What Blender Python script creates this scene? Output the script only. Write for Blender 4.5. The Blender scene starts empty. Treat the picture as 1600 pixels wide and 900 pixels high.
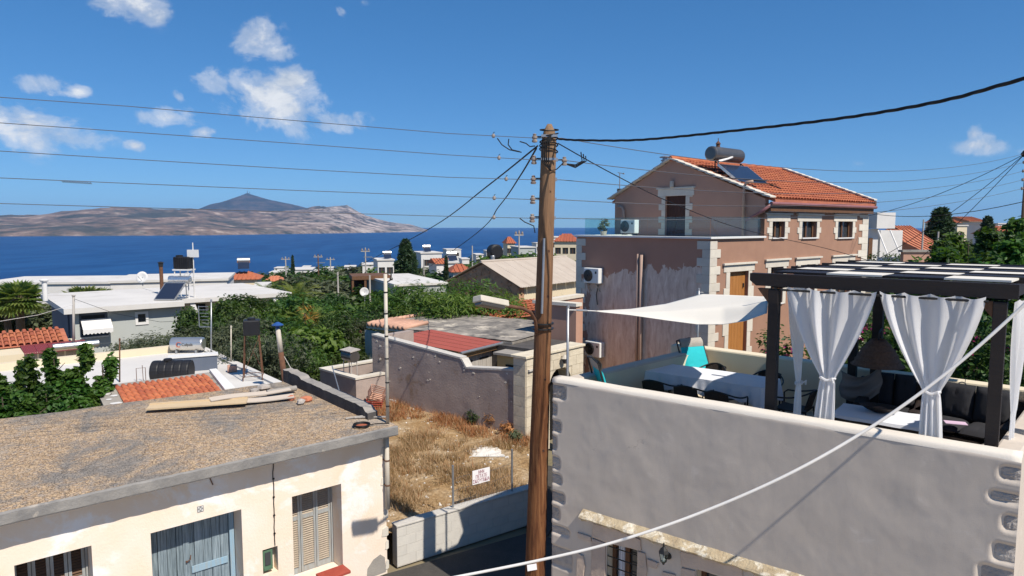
import bpy, math, random
from mathutils import Vector, Matrix, noise
R = math.radians
S = bpy.context.scene
COL = S.collection
# ------------------------------------------------------------------ camera
F_PX = 1067.0
PITCH = math.atan((450 - 352) / F_PX)
CAM = Vector((0, 0, 6.3))
cd = bpy.data.cameras.new('camera'); cd.sensor_width = 36; cd.lens = 36 * F_PX / 1600
cd.clip_start = 0.05; cd.clip_end = 60000
cam = bpy.data.objects.new('camera', cd); COL.objects.link(cam)
cam.location = CAM; cam.rotation_euler = (math.pi / 2 - PITCH, 0, 0)
S.camera = cam
# ------------------------------------------------------------------ view
S.view_settings.view_transform = 'Standard'; S.view_settings.look = 'None'
S.view_settings.gamma = 1; S.view_settings.use_curve_mapping = False
S.view_settings.exposure = 0.3
S.cycles.max_bounces = 6; S.cycles.transparent_max_bounces = 12
S.cycles.volume_bounces = 0
# ------------------------------------------------------------------ sun and sky
HAZE = 5.0e-5
SUN_AZ, SUN_EL = 138.0, 51.0          # clockwise from +Y
sd = Vector((math.sin(R(SUN_AZ)) * math.cos(R(SUN_EL)), math.cos(R(SUN_AZ)) * math.cos(R(SUN_EL)), math.sin(R(SUN_EL))))
sl = bpy.data.lights.new('sun', 'SUN'); sl.energy = 4.9; sl.angle = R(0.53); sl.color = (1, 0.93, 0.83)
so = bpy.data.objects.new('sun', sl); COL.objects.link(so)
so.rotation_euler = (-sd).to_track_quat('-Z', 'Y').to_euler(); so.location = (0, 0, 60)
W = bpy.data.worlds.new('World'); S.world = W; W.use_nodes = True

def NT(tree):
    class B:
        def __init__(s): s.t = tree
        def n(s, typ, props=None, **inp):
            nd = tree.nodes.new(typ)
            for k, v in (props or {}).items(): setattr(nd, k, v)
            for k, v in inp.items():
                key = int(k[1:]) if k[0] == 'i' and k[1:].isdigit() else k.replace('_', ' ')
                so_ = nd.inputs[key]
                if isinstance(v, bpy.types.NodeSocket): tree.links.new(v, so_)
                else: so_.default_value = v
            return nd
        def math(s, op, a, b=0.0, c=0.0, clamp=False):
            nd = s.n('ShaderNodeMath', {'operation': op, 'use_clamp': clamp}, i0=a, i1=b)
            if op == 'MULTIPLY_ADD': 
                if isinstance(c, bpy.types.NodeSocket): tree.links.new(c, nd.inputs[2])
                else: nd.inputs[2].default_value = c
            return nd.outputs[0]
        def ramp(s, fac, stops, interp='LINEAR'):
            nd = tree.nodes.new('ShaderNodeValToRGB'); nd.color_ramp.interpolation = interp
            el = nd.color_ramp.elements
            while len(el) < len(stops): el.new(0.5)
            for e, (p, c) in zip(el, stops):
                e.position = p; e.color = (c, c, c, 1) if isinstance(c, (int, float)) else (*c[:3], 1)
            tree.links.new(fac, nd.inputs[0]); return nd.outputs[0]
        def mix(s, fac, a, b, blend='MIX'):
            nd = tree.nodes.new('ShaderNodeMix'); nd.data_type = 'RGBA'; nd.blend_type = blend
            for i, v in ((0, fac), (6, a), (7, b)):
                if isinstance(v, bpy.types.NodeSocket): tree.links.new(v, nd.inputs[i])
                else: nd.inputs[i].default_value = v if i == 0 else (*v[:3], 1)
            return nd.outputs[2]
        def noise(s, vec, scale, detail=4, rough=0.55, dist=0.0):
            nd = s.n('ShaderNodeTexNoise', None, Vector=vec, Scale=scale, Detail=detail, Roughness=rough, Distortion=dist)
            return nd.outputs[0]
        def link(s, a, b): tree.links.new(a, b)
    return B()

def px_dir(px, py):
    a = (px - 800) / F_PX; b = (450 - py) / F_PX
    return Vector((a, math.cos(PITCH) + b * math.sin(PITCH), -math.sin(PITCH) + b * math.cos(PITCH)))

def build_world():
    t = W.node_tree; t.nodes.clear(); b = NT(t)
    sky = t.nodes.new('ShaderNodeTexSky'); sky.sky_type = 'NISHITA'; sky.sun_disc = False
    sky.sun_elevation = R(SUN_EL); sky.sun_rotation = R(SUN_AZ)
    sky.altitude = 0; sky.air_density = 0.62; sky.dust_density = 0.12; sky.ozone_density = 1.6
    hs = b.n('ShaderNodeHueSaturation', None, Saturation=1.3, Value=1.0, Color=sky.outputs[0])
    skyc = b.mix(1.0, hs.outputs[0], (0.68, 0.86, 1.0), 'MULTIPLY'); skyc = b.mix(1.0, b.n('ShaderNodeGamma', None, Color=skyc, Gamma=0.65).outputs[0], (0.88, 1.24, 1.52), 'MULTIPLY')
    tc = t.nodes.new('ShaderNodeTexCoord'); d = tc.outputs['Generated']
    sep = b.n('ShaderNodeSeparateXYZ', None, Vector=d)
    az = b.math('ARCTAN2', sep.outputs[0], sep.outputs[1])
    el = b.math('ARCSINE', sep.outputs[2])
    ae = b.n('ShaderNodeCombineXYZ', None, X=az, Y=b.math('MULTIPLY', el, 1.35)).outputs[0]
    n1 = b.noise(ae, 14.0, 12, 0.60, 0.3)
    n2 = b.noise(ae, 42.0, 6, 0.6, 0.2)
    # clouds seen over the bay: centre pixel, half width, half height
    cl = [(185, 6, 80, 26), (235, 22, 45, 16), (400, 62, 48, 36), (432, 84, 34, 18), (62, 132, 55, 20), (118, 143, 30, 12),
          (30, 200, 120, 46), (110, 214, 70, 22), (262, 186, 55, 20), (320, 208, 24, 10), (395, 142, 78, 36),
          (440, 172, 95, 40), (520, 190, 62, 20), (455, 124, 45, 25), (335, 132, 45, 26), (280, 146, 13, 20), (530, 17, 13, 10), (562, 4, 18, 9),
          (212, 227, 19, 10), (993, 138, 9, 14), (1340, 253, 42, 9), (1530, 226, 42, 16), (1521, 210, 15, 15), (1605, 236, 20, 8)]
    dens = None
    for (px, py, rx, ry) in cl:
        v = px_dir(px, py).normalized(); a0 = math.atan2(v.x, v.y); e0 = math.asin(v.z)
        ra = rx / F_PX * math.cos(a0) ** 2; re = ry / F_PX * math.cos(a0)
        x = b.math('MULTIPLY_ADD', az, 1 / ra, -a0 / ra); y = b.math('MULTIPLY_ADD', el, 1 / re, -e0 / re)
        r2 = b.math('ADD', b.math('MULTIPLY', x, x), b.math('MULTIPLY', y, y))
        g = b.math('POWER', 2.718, b.math('MULTIPLY', r2, -1.1))
        amp = 0.42 if rx < 10 or ry < 10 else (0.6 if rx < 15 else 1.0)
        g = b.math('MULTIPLY', g, amp)
        dens = g if dens is None else b.math('MAXIMUM', dens, g)
    # the same kind of scattered fair-weather cloud goes on outside the picture
    far = b.math('GREATER_THAN', b.math('ABSOLUTE', az), 0.72)
    nf = b.noise(ae, 3.2, 3, 0.5)
    farf = b.math('MULTIPLY', b.math('MULTIPLY', far, b.math('MULTIPLY_ADD', nf, 5.0, -2.75, True)), b.math('MULTIPLY_ADD', el, -2.2, 1.2, True), clamp=True)
    dens = b.math('MAXIMUM', dens, farf)
    nn = b.math('ADD', b.math('MULTIPLY', n1, 0.85), b.math('MULTIPLY', n2, 0.15))
    f = b.math('ADD', dens, b.math('MULTIPLY_ADD', nn, 4.0, -2.28))
    cov = b.ramp(b.math('MULTIPLY', f, b.math('MULTIPLY', dens, 2.2, clamp=True), clamp=True), [(0.02, 0.0), (0.5, 0.45), (1.0, 0.92)], 'EASE')
    # thickness: denser cores brighter on top, greyer beneath
    sh = b.noise(b.n('ShaderNodeVectorMath', {'operation': 'ADD'}, i0=ae, i1=(-0.010, -0.026, 0)).outputs[0], 14.0, 8, 0.60, 0.3)
    lit = b.math('MULTIPLY_ADD', b.math('SUBTRACT', n1, sh), 3.0, 0.55, True)
    cc = b.mix(lit, (3.4, 3.9, 4.6), (6.2, 6.3, 6.4))
    col = b.mix(cov, skyc, cc)
    bg = b.n('ShaderNodeBackground', None, Color=col, Strength=0.118)
    out = t.nodes.new('ShaderNodeOutputWorld'); b.link(bg.outputs[0], out.inputs[0])
build_world()

# ------------------------------------------------------------------ pixel rays -> places on known planes
def at_z(px, py, z):
    d = px_dir(px, py); return CAM + d * ((z - CAM.z) / d.z)
def at_y(px, py, y):
    d = px_dir(px, py); return CAM + d * (y / d.y)

class Fr:
    """local frame: x along a wall, y into the building, z up"""
    def __init__(s, o, ang):
        s.o = Vector(o); s.a = R(ang); s.ang = ang
        s.ux = Vector((math.cos(s.a), math.sin(s.a), 0)); s.uy = Vector((-math.sin(s.a), math.cos(s.a), 0))
    def w(s, x, y, z=0): return s.o + s.ux * x + s.uy * y + Vector((0, 0, z))
    def l(s, p):
        q = Vector(p) - s.o; return Vector((q.dot(s.ux), q.dot(s.uy), q.z))
    def pw(s, px, py, ly=0):
        d = px_dir(px, py); p0 = s.o + s.uy * ly; t = (p0 - CAM).dot(s.uy) / d.dot(s.uy); return s.l(CAM + d * t)
    def ps(s, px, py, lx=0):
        d = px_dir(px, py); p0 = s.o + s.ux * lx; t = (p0 - CAM).dot(s.ux) / d.dot(s.ux); return s.l(CAM + d * t)
    def pz(s, px, py, z): return s.l(at_z(px, py, z + s.o.z))

# ------------------------------------------------------------------ mesh builder
class MB:
    def __init__(s): s.v = []; s.f = []
    def add(s, vs, fs):
        k = len(s.v); s.v += [tuple(p) for p in vs]; s.f += [tuple(i + k for i in f) for f in fs]; return s
    def box(s, x0, x1, y0, y1, z0, z1, M=None):
        vs = [Vector(p) for p in ((x0, y0, z0), (x1, y0, z0), (x1, y1, z0), (x0, y1, z0), (x0, y0, z1), (x1, y0, z1), (x1, y1, z1), (x0, y1, z1))]
        if M is not None: vs = [M @ p for p in vs]
        return s.add(vs, [(3, 2, 1, 0), (4, 5, 6, 7), (0, 1, 5, 4), (1, 2, 6, 5), (2, 3, 7, 6), (3, 0, 4, 7)])
    def cbox(s, c, sz, rz=0, rx=0, ry=0):
        M = Matrix.Translation(c) @ Matrix.Rotation(rz, 4, 'Z') @ Matrix.Rotation(ry, 4, 'Y') @ Matrix.Rotation(rx, 4, 'X')
        a, b_, c_ = (q / 2 for q in sz)
        return s.box(-a, a, -b_, b_, -c_, c_, M)
    def extr(s, poly, vec):
        poly = [Vector(p) for p in poly]; vec = Vector(vec); n = len(poly)
        vs = poly + [p + vec for p in poly]
        fs = [tuple(range(n))[::-1], tuple(range(n, 2 * n))] + [(i, (i + 1) % n, n + (i + 1) % n, n + i) for i in range(n)]
        nrm = Vector((0, 0, 0))
        for i in range(n): nrm += poly[i].cross(poly[(i + 1) % n])
        if nrm.dot(vec) < 0: fs = [f[::-1] for f in fs]
        return s.add(vs, fs)
    def prism(s, poly, z0, z1):
        return s.extr([(p[0], p[1], z0) for p in poly], (0, 0, z1 - z0))
    def quad(s, a, b, c, d): return s.add([a, b, c, d], [(0, 1, 2, 3)])
    def tube(s, pts, r, n=8, cap=True):
        pts = [Vector(p) for p in pts]; m = len(pts)
        rs = list(r) if hasattr(r, '__len__') else [r] * m
        vs = []; prev = None
        for i, p in enumerate(pts):
            t = (pts[min(i + 1, m - 1)] - pts[max(i - 1, 0)])
            t = t.normalized() if t.length > 1e-9 else Vector((0, 0, 1))
            if prev is None: u = t.orthogonal().normalized()
            else:
                u = prev - t * prev.dot(t); u = u.normalized() if u.length > 1e-6 else t.orthogonal().normalized()
            prev = u; w = t.cross(u)
            for k in range(n):
                a = 2 * math.pi * k / n; vs.append(p + (u * math.cos(a) + w * math.sin(a)) * rs[i])
        fs = []
        for i in range(m - 1):
            for k in range(n):
                fs.append((i * n + k, i * n + (k + 1) % n, (i + 1) * n + (k + 1) % n, (i + 1) * n + k))
        if cap: fs += [tuple(range(n))[::-1], tuple(range((m - 1) * n, m * n))]
        return s.add(vs, fs)
    def lathe(s, prof, n=16, M=None, cap=True):
        vs = []; m = len(prof)
        for (r, z) in prof:
            for k in range(n):
                a = 2 * math.pi * k / n; p = Vector((r * math.cos(a), r * math.sin(a), z)); vs.append(M @ p if M is not None else p)
        fs = []
        for i in range(m - 1):
            for k in range(n): fs.append((i * n + k, i * n + (k + 1) % n, (i + 1) * n + (k + 1) % n, (i + 1) * n + k))
        if cap: fs += [tuple(range(n))[::-1], tuple(range((m - 1) * n, m * n))]
        return s.add(vs, fs)
    def grid(s, fn, nu, nv, closed=False):
        vs = [fn(i / nu, j / nv) for j in range(nv + 1) for i in range(nu + 1)]
        return s.add(vs, [(j * (nu + 1) + i, j * (nu + 1) + i + 1, (j + 1) * (nu + 1) + i + 1, (j + 1) * (nu + 1) + i) for j in range(nv) for i in range(nu)])
    def wall(s, L, H, T, ops, x0=0.0, z0=0.0):
        """wall in the xz plane from y=0 to y=T with real openings [(x0,x1,z0,z1)]"""
        xs = sorted(set([x0, x0 + L] + [v for o in ops for v in (o[0], o[1])])); zs = sorted(set([z0, z0 + H] + [v for o in ops for v in (o[2], o[3])]))
        xs = [x for x in xs if x0 <= x <= x0 + L]; zs = [z for z in zs if z0 <= z <= z0 + H]
        hole = lambda x, z: any(o[0] < x < o[1] and o[2] < z < o[3] for o in ops)
        for i in range(len(xs) - 1):
            for j in range(len(zs) - 1):
                a, b_, c, d = xs[i], xs[i + 1], zs[j], zs[j + 1]
                if hole((a + b_) / 2, (c + d) / 2): continue
                s.quad((a, 0, c), (b_, 0, c), (b_, 0, d), (a, 0, d)); s.quad((b_, T, c), (a, T, c), (a, T, d), (b_, T, d))
        for (a, b_, c, d) in ops:
            c2 = max(c, z0)
            s.quad((a, 0, c2), (a, 0, d), (a, T, d), (a, T, c2)); s.quad((b_, 0, d), (b_, 0, c2), (b_, T, c2), (b_, T, d))
            s.quad((a, 0, d), (b_, 0, d), (b_, T, d), (a, T, d))
            if c > z0: s.quad((b_, 0, c), (a, 0, c), (a, T, c), (b_, T, c))
        X = x0 + L; Z = z0 + H
        s.quad((x0, 0, Z), (X, 0, Z), (X, T, Z), (x0, T, Z)); s.quad((x0, T, z0), (X, T, z0), (X, 0, z0), (x0, 0, z0))
        s.quad((x0, T, z0), (x0, 0, z0), (x0, 0, Z), (x0, T, Z)); s.quad((X, 0, z0), (X, T, z0), (X, T, Z), (X, 0, Z)); return s
    def mesh(s, name, mat, smooth=False):
        me = bpy.data.meshes.new(name); me.from_pydata(s.v, [], s.f)
        if mat: me.materials.append(mat if not isinstance(mat, str) else M[mat])
        if smooth: me.polygons.foreach_set('use_smooth', [True] * len(me.polygons))
        me.update(); return me
    def build(s, name, mat, parent=None, smooth=False, bevel=0, label=None, loc=None, rot=None):
        o = bpy.data.objects.new(name, s.mesh(name, mat, smooth)); COL.objects.link(o)
        if parent is not None: o.parent = parent
        if loc is not None: o.location = loc
        if rot is not None: o.rotation_euler = rot
        if bevel:
            md = o.modifiers.new('bevel', 'BEVEL'); md.width = bevel; md.segments = 2; md.limit_method = 'ANGLE'; md.angle_limit = R(40)
        if label: o['label'] = label
        return o

def tag(o, label=None, cat=None, group=None, kind=None):
    if label: o['label'] = label
    if cat: o['category'] = cat
    if group: o['group'] = group
    if kind: o['kind'] = kind
    return o
def thing(name, label, cat, fr=None, loc=None, rz=0, group=None):
    o = bpy.data.objects.new(name, None); COL.objects.link(o); o.empty_display_size = 0.2
    if fr is not None: o.location = fr.o; o.rotation_euler = (0, 0, fr.a)
    else: o.location = loc or (0, 0, 0); o.rotation_euler = (0, 0, rz)
    return tag(o, label, cat, group)
def kids(o): return [c for c in bpy.data.objects if c.parent == o]
def copy_tree(o, parent=None, cache={}):
    c = o.copy(); COL.objects.link(c); c.parent = parent
    for ch in list(o.children): copy_tree(ch, c)
    return c
def dupe(me_obj, parent, loc, rot=(0, 0, 0), scale=None):
    c = me_obj.copy(); COL.objects.link(c); c.parent = parent; c.location = loc; c.rotation_euler = rot
    if scale: c.scale = scale
    return c

# ------------------------------------------------------------------ materials
M = {}
def pmat(name, c1, c2=None, scale=3.0, rough=0.85, bump=0.0, bscale=40.0, spec=0.3, stain=None, sscale=1.2, sthr=0.55, metal=0.0, island=0.0, stretch=None, speck=None):
    m = bpy.data.materials.new(name); m.use_nodes = True; t = m.node_tree; b = NT(t)
    p = t.nodes['Principled BSDF']
    tc = t.nodes.new('ShaderNodeTexCoord'); v = tc.outputs['Object']
    if stretch: v = b.n('ShaderNodeMapping', None, Vector=v, Scale=stretch).outputs[0]
    c2 = c2 or tuple(x * 0.82 for x in c1)
    n = b.noise(v, scale, 7, 0.6)
    col = b.mix(b.ramp(n, [(0.32, 0.0), (0.68, 1.0)]), c1, c2)
    if stain:
        ns = b.noise(tc.outputs['Object'], sscale, 8, 0.65, 0.4)
        col = b.mix(b.ramp(ns, [(sthr, 0.0), (sthr + 0.09, 1.0)]), col, stain)
    if speck:
        ns = b.noise(v, 60, 3, 0.6); col = b.mix(b.ramp(ns, [(0.58, 0.0), (0.66, 1.0)]), col, speck)
    if island:
        g = t.nodes.new('ShaderNodeNewGeometry'); oi = t.nodes.new('ShaderNodeObjectInfo')
        rr = b.math('FRACT', b.math('ADD', g.outputs['Random Per Island'], oi.outputs['Random']))
        hv = b.n('ShaderNodeHueSaturation', None, Color=col, Value=b.math('MULTIPLY_ADD', rr, 2 * island, 1 - island), Hue=b.math('MULTIPLY_ADD', rr, island * 0.06, 0.5 - island * 0.03))
        col = hv.outputs[0]
    b.link(col, p.inputs['Base Color'])
    p.inputs['Roughness'].default_value = rough; p.inputs['Specular IOR Level'].default_value = spec; p.inputs['Metallic'].default_value = metal
    if bump:
        nb = b.noise(v, bscale, 6, 0.65)
        bp = b.n('ShaderNodeBump', None, Strength=min(1, bump), Distance=0.02 if bump <= 1 else 0.02 * bump, Height=nb); b.link(bp.outputs[0], p.inputs['Normal'])
    M[name] = m; return m
def leafmat(name, c1, c2, trans=0.35, rough=0.5):
    m = bpy.data.materials.new(name); m.use_nodes = True; t = m.node_tree; b = NT(t); t.nodes.clear()
    g = t.nodes.new('ShaderNodeNewGeometry'); oi = t.nodes.new('ShaderNodeObjectInfo')
    r = b.math('FRACT', b.math('ADD', g.outputs['Random Per Island'], b.math('MULTIPLY', oi.outputs['Random'], 0.5)))
    hv = b.n('ShaderNodeHueSaturation', None, Color=b.mix(b.math('POWER', r, 1.4), c1, c2), Hue=b.math('MULTIPLY_ADD', oi.outputs['Random'], .045, .472), Value=b.math('MULTIPLY_ADD', b.math('FRACT', b.math('MULTIPLY', oi.outputs['Random'], 7.3)), .65, .62)); col = hv.outputs[0]
    p = b.n('ShaderNodeBsdfPrincipled', None, Base_Color=col, Roughness=rough, Specular_IOR_Level=0.35)
    tr = b.n('ShaderNodeBsdfTranslucent', None, Color=b.mix(0.5, col, (c2[0] * 1.3, c2[1] * 1.4, c2[2] * 0.7)))
    mx = b.n('ShaderNodeMixShader', None, i0=trans); b.link(p.outputs[0], mx.inputs[1]); b.link(tr.outputs[0], mx.inputs[2])
    o = t.nodes.new('ShaderNodeOutputMaterial'); b.link(mx.outputs[0], o.inputs[0]); M[name] = m; return m
# ------------------------------------------------------------------ material library
pmat('plaster_cream', (0.78, 0.69, 0.595), (0.76, 0.60, 0.44), 0.9, 0.9, 0.3, 25, stain=(0.79, 0.755, 0.715), sscale=1.1, sthr=0.52)
pmat('plaster_terrace', (0.575, 0.50, 0.42), (0.515, 0.447, 0.375), 1.0, 0.85, 0.25, 55)
pmat('plaster_rim_sunlit', (0.70, 0.64, 0.55), (0.64, 0.58, 0.50), 1.2, 0.85, 0.2, 50)  # lighter copy of the terrace plaster, sunlight on the rim put into its colour
pmat('plaster_inner', (0.70, 0.62, 0.46), (0.66, 0.57, 0.42), 1.4, 0.85, 0.15, 40)
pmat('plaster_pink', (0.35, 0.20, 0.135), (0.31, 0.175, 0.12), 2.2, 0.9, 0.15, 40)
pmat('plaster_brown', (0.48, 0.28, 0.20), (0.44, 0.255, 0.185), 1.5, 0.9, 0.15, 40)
pmat('plaster_court', (0.42, 0.34, 0.295), (0.30, 0.24, 0.215), 1.3, 0.92, 0.5, 18, stain=(0.25, 0.18, 0.13), sscale=1.3, sthr=0.58)
pmat('plaster_yellow', (0.66, 0.48, 0.22), (0.56, 0.39, 0.18), 1.4, 0.9, 0.2, 30)
pmat('plaster_grey', (0.42, 0.44, 0.42), (0.39, 0.41, 0.39), 0.7, 0.9, 0.1, 30)
pmat('plaster_slate', (0.12, 0.14, 0.18), (0.10, 0.12, 0.16), 0.9, 0.9, 0.1, 30)
pmat('plaster_white', (0.67, 0.65, 0.62), (0.60, 0.58, 0.55), 0.8, 0.85, 0.1, 30)
pmat('plaster_cream2', (0.68, 0.58, 0.41), (0.62, 0.53, 0.38), 0.9, 0.9, 0.1, 30)
pmat('roof_white', (0.63, 0.605, 0.565), (0.54, 0.515, 0.48), 0.35, 0.8, 0.15, 14, stain=(0.47, 0.44, 0.40), sscale=0.5, sthr=0.58)
pmat('concrete', (0.34, 0.31, 0.27), (0.25, 0.23, 0.21), 2.0, 0.95, 0.5, 30, stain=(0.13, 0.125, 0.12), sscale=1.6, sthr=0.6)
pmat('roof_lichen', (0.36, 0.32, 0.27), (0.085, 0.08, 0.075), 1.7, 0.95, 0.6, 16, stain=(0.52, 0.46, 0.37), sscale=1.3, sthr=0.56)
pmat('concrete_edge', (0.27, 0.255, 0.235), (0.17, 0.165, 0.16), 3.5, 0.95, 0.6, 22, stain=(0.38, 0.34, 0.29), sscale=3.0, sthr=0.58)
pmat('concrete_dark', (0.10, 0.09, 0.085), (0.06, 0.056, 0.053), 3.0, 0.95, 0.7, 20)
pmat('concrete_block', (0.60, 0.565, 0.50), (0.52, 0.49, 0.44), 3.0, 0.95, 0.4, 40, stain=(0.47, 0.43, 0.375), sscale=1.6, sthr=.58, island=0.02)
pmat('mortar', (0.56, 0.525, 0.47), None, 8, 0.95, 0.4, 60)
pmat('asphalt', (0.075, 0.068, 0.06), (0.055, 0.05, 0.045), 3, 0.9, 0.5, 120, speck=(0.10, 0.095, 0.09))
pmat('bounce_paving', (0.46, 0.40, 0.32), (0.40, 0.345, 0.275), .6, .9, .3, 30, stain=(0.33, 0.285, 0.235), sscale=.8, sthr=.58)
pmat('earth', (0.27, 0.215, 0.145), (0.17, 0.15, 0.085), 0.08, 0.98, 0.4, 3)
pmat('quoin', (0.64, 0.59, 0.50), (0.57, 0.52, 0.44), 3.0, 0.85, 0.2, 35, island=0.07)
pmat('limestone', (0.64, 0.56, 0.43), (0.52, 0.45, 0.34), 4.0, 0.9, 0.6, 20, island=0.10)
pmat('stone_grey', (0.45, 0.405, 0.36), (0.33, 0.295, 0.265), 9.0, 0.95, 1.0, 26, island=0.12)
pmat('stone_rose', (0.54, 0.43, 0.345), (0.43, 0.34, 0.27), 3.5, 0.92, 0.5, 18, island=0.10)
pmat('cornice', (0.50, 0.41, 0.27), (0.35, 0.27, 0.17), 9.0, 0.95, 0.9, 24, stain=(0.66, 0.60, 0.48), sscale=6, sthr=0.52)
pmat('barn_stone', (0.60, 0.35, 0.21), (0.40, 0.23, 0.14), 2.6, 0.98, 1.0, 6, stain=(0.62, 0.46, 0.33), sscale=2.2, sthr=0.62)
pmat('terracotta', (0.45, 0.135, 0.062), (0.31, 0.095, 0.05), 4.0, 0.8, 0.25, 40, island=0.16)
pmat('terracotta_old', (0.52, 0.19, 0.10), (0.40, 0.14, 0.08), 2.0, 0.85, 0.25, 40, island=0.14)
pmat('terracotta_pale', (0.56, 0.33, 0.235), (0.44, 0.25, 0.18), 2.5, 0.85, 0.3, 30, island=0.12)
pmat('red_sheet', (0.38, 0.10, 0.075), (0.33, 0.085, 0.065), 1.2, 0.6, 0.1, 20)
pmat('maroon_sheet', (0.25, 0.05, 0.055), (0.22, 0.045, 0.05), 1.0, 0.6)
pmat('asbestos', (0.46, 0.40, 0.34), (0.40, 0.34, 0.285), 0.6, 0.9, 0.15, 12, stretch=(1, 3, 3))
pmat('board_tan', (0.58, 0.44, 0.27), (0.52, 0.39, 0.24), 2.0, 0.75, 0.2, 30)
pmat('wood_pergola', (0.020, 0.013, 0.010), (0.012, 0.008, 0.007), 3.0, 0.55, 0.3, 30, stretch=(1, 1, 8), spec=0.4)
pmat('wood_brown', (0.17, 0.085, 0.042), (0.10, 0.048, 0.025), 4.0, 0.7, 0.3, 30, stretch=(6, 6, 0.6))
pmat('wood_door', (0.42, 0.185, 0.05), (0.33, 0.135, 0.035), 3.0, 0.6, 0.3, 25, stretch=(8, 8, 0.5))
pmat('wood_dark_door', (0.075, 0.030, 0.017), (0.05, 0.021, 0.012), 3.0, 0.5, 0.3, 25, stretch=(8, 8, 0.5))
pmat('wood_grey', (0.45, 0.42, 0.38), (0.34, 0.31, 0.28), 3, 0.85, 0.3, 25, stretch=(6, 6, 0.6))
pmat('wood_fascia', (0.40, 0.23, 0.10), (0.32, 0.18, 0.08), 3, 0.75, 0.3, 25)
pmat('paint_blue', (0.30, 0.37, 0.41), (0.10, 0.135, 0.155), 7.0, 0.85, 0.6, 30, stretch=(9, 9, 0.35), island=0.12)
pmat('paint_blue_frame', (0.25, 0.40, 0.52), (0.30, 0.36, 0.38), 5.0, 0.75, 0.3, 30, stretch=(9, 9, 0.5))
pmat('shutter', (0.44, 0.37, 0.28), (0.34, 0.28, 0.22), 6.0, 0.8, 0.3, 30, stretch=(5, 5, 0.6))
pmat('shutter_frame', (0.33, 0.37, 0.38), (0.28, 0.255, 0.22), 6.0, 0.8, 0.3, 30, stretch=(5, 5, 0.6))
pmat('shutter_brown', (0.13, 0.075, 0.045), (0.095, 0.055, 0.035), 6.0, 0.8, 0.3, 30)
pmat('white_paint', (0.70, 0.685, 0.66), (0.65, 0.635, 0.61), 1.5, 0.5, 0.05, 30)
pmat('offwhite_pipe', (0.55, 0.50, 0.41), (0.46, 0.41, 0.34), 3.0, 0.6, 0.1, 30)
pmat('pipe_pink', (0.44, 0.30, 0.23), (0.38, 0.26, 0.20), 3.0, 0.5)
pmat('gutter', (0.27, 0.12, 0.12), None, 3.0, 0.45)
pmat('galvanised', (0.42, 0.43, 0.44), (0.34, 0.35, 0.36), 6.0, 0.42, 0.05, 30, metal=0.7)
pmat('silver', (0.70, 0.68, 0.64), (0.62, 0.60, 0.56), 2.0, 0.33, 0.05, 10, metal=0.85)
pmat('foil', (0.80, 0.80, 0.80), (0.68, 0.68, 0.68), 8.0, 0.25, 0.9, 12, metal=0.9)
pmat('steel_dark', (0.20, 0.185, 0.17), (0.15, 0.14, 0.13), 3.0, 0.4, metal=0.75)
pmat('rust', (0.16, 0.075, 0.04), (0.09, 0.045, 0.03), 8.0, 0.9, 0.3, 40)
pmat('black_plastic', (0.012, 0.012, 0.014), (0.02, 0.02, 0.022), 2.0, 0.5)
pmat('cable_black', (0.010, 0.010, 0.011), None, 5, 0.6)
pmat('wire', (0.13, 0.13, 0.14), None, 5, 0.55, metal=0.3)
pmat('cable_white', (0.74, 0.71, 0.66), (0.68, 0.65, 0.60), 4, 0.6)
pmat('porcelain', (0.15, 0.10, 0.08), (0.36, 0.32, 0.28), 12, 0.35)
pmat('metal_black', (0.018, 0.018, 0.019), (0.03, 0.028, 0.026), 6, 0.45)
pmat('green_box', (0.105, 0.185, 0.115), (0.08, 0.15, 0.09), 6, 0.6)
pmat('red_plastic', (0.38, 0.075, 0.05), (0.32, 0.06, 0.04), 5, 0.6)
pmat('sail', (0.72, 0.68, 0.60), (0.69, 0.65, 0.57), 1, 0.8, 0.1, 60)
pmat('cloth_white', (0.72, 0.73, 0.76), (0.68, 0.69, 0.73), 2, 0.85, 0.15, 40)
pmat('panel_white', (0.70, 0.66, 0.58), (0.66, 0.62, 0.55), 2, 0.75)
pmat('cyan_cushion', (0.02, 0.43, 0.47), (0.018, 0.39, 0.43), 3, 0.85, 0.2, 90)
pmat('canvas', (0.40, 0.365, 0.32), None, 3, 0.9)
pmat('cloth_grey', (0.20, 0.18, 0.165), None, 3, .9)
pmat('wicker', (0.045, 0.030, 0.022), (0.022, 0.015, 0.012), 45, 0.6, 0.8, 90)
pmat('wicker_tan', (0.20, 0.115, 0.075), (0.12, 0.07, 0.05), 30, 0.75, 1.0, 70)
pmat('cushion_dark', (0.030, 0.030, 0.034), (0.023, 0.023, 0.027), 3, 0.9, 0.2, 80)
pmat('floor_tile', (0.50, 0.44, 0.36), (0.45, 0.39, 0.32), 1.5, 0.6)
pmat('ac_white', (0.72, 0.72, 0.70), (0.68, 0.68, 0.66), 2, 0.45)
pmat('dark_void', (0.012, 0.011, 0.010), None, 2, 0.9)
pmat('collector', (0.018, 0.026, 0.05), (0.022, 0.03, 0.055), 1, 0.12, spec=0.6)
pmat('glass_dark', (0.03, 0.035, 0.04), (0.05, 0.055, 0.06), 1, 0.08, spec=0.6)
pmat('sign_white', (0.82, 0.80, 0.80), (0.78, 0.76, 0.77), 3, 0.6)
pmat('ink_red', (0.30, 0.10, 0.14), (0.42, 0.25, 0.28), 20, 0.8)
pmat('ink_blue', (0.02, 0.14, 0.30), None, 3, 0.5)
pmat('ink_orange', (0.60, 0.13, 0.05), None, 3, 0.5)
pmat('rock_white', (0.72, 0.68, 0.62), (0.60, 0.56, 0.50), 6, 0.95, 0.6, 20, island=0.12)
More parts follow.
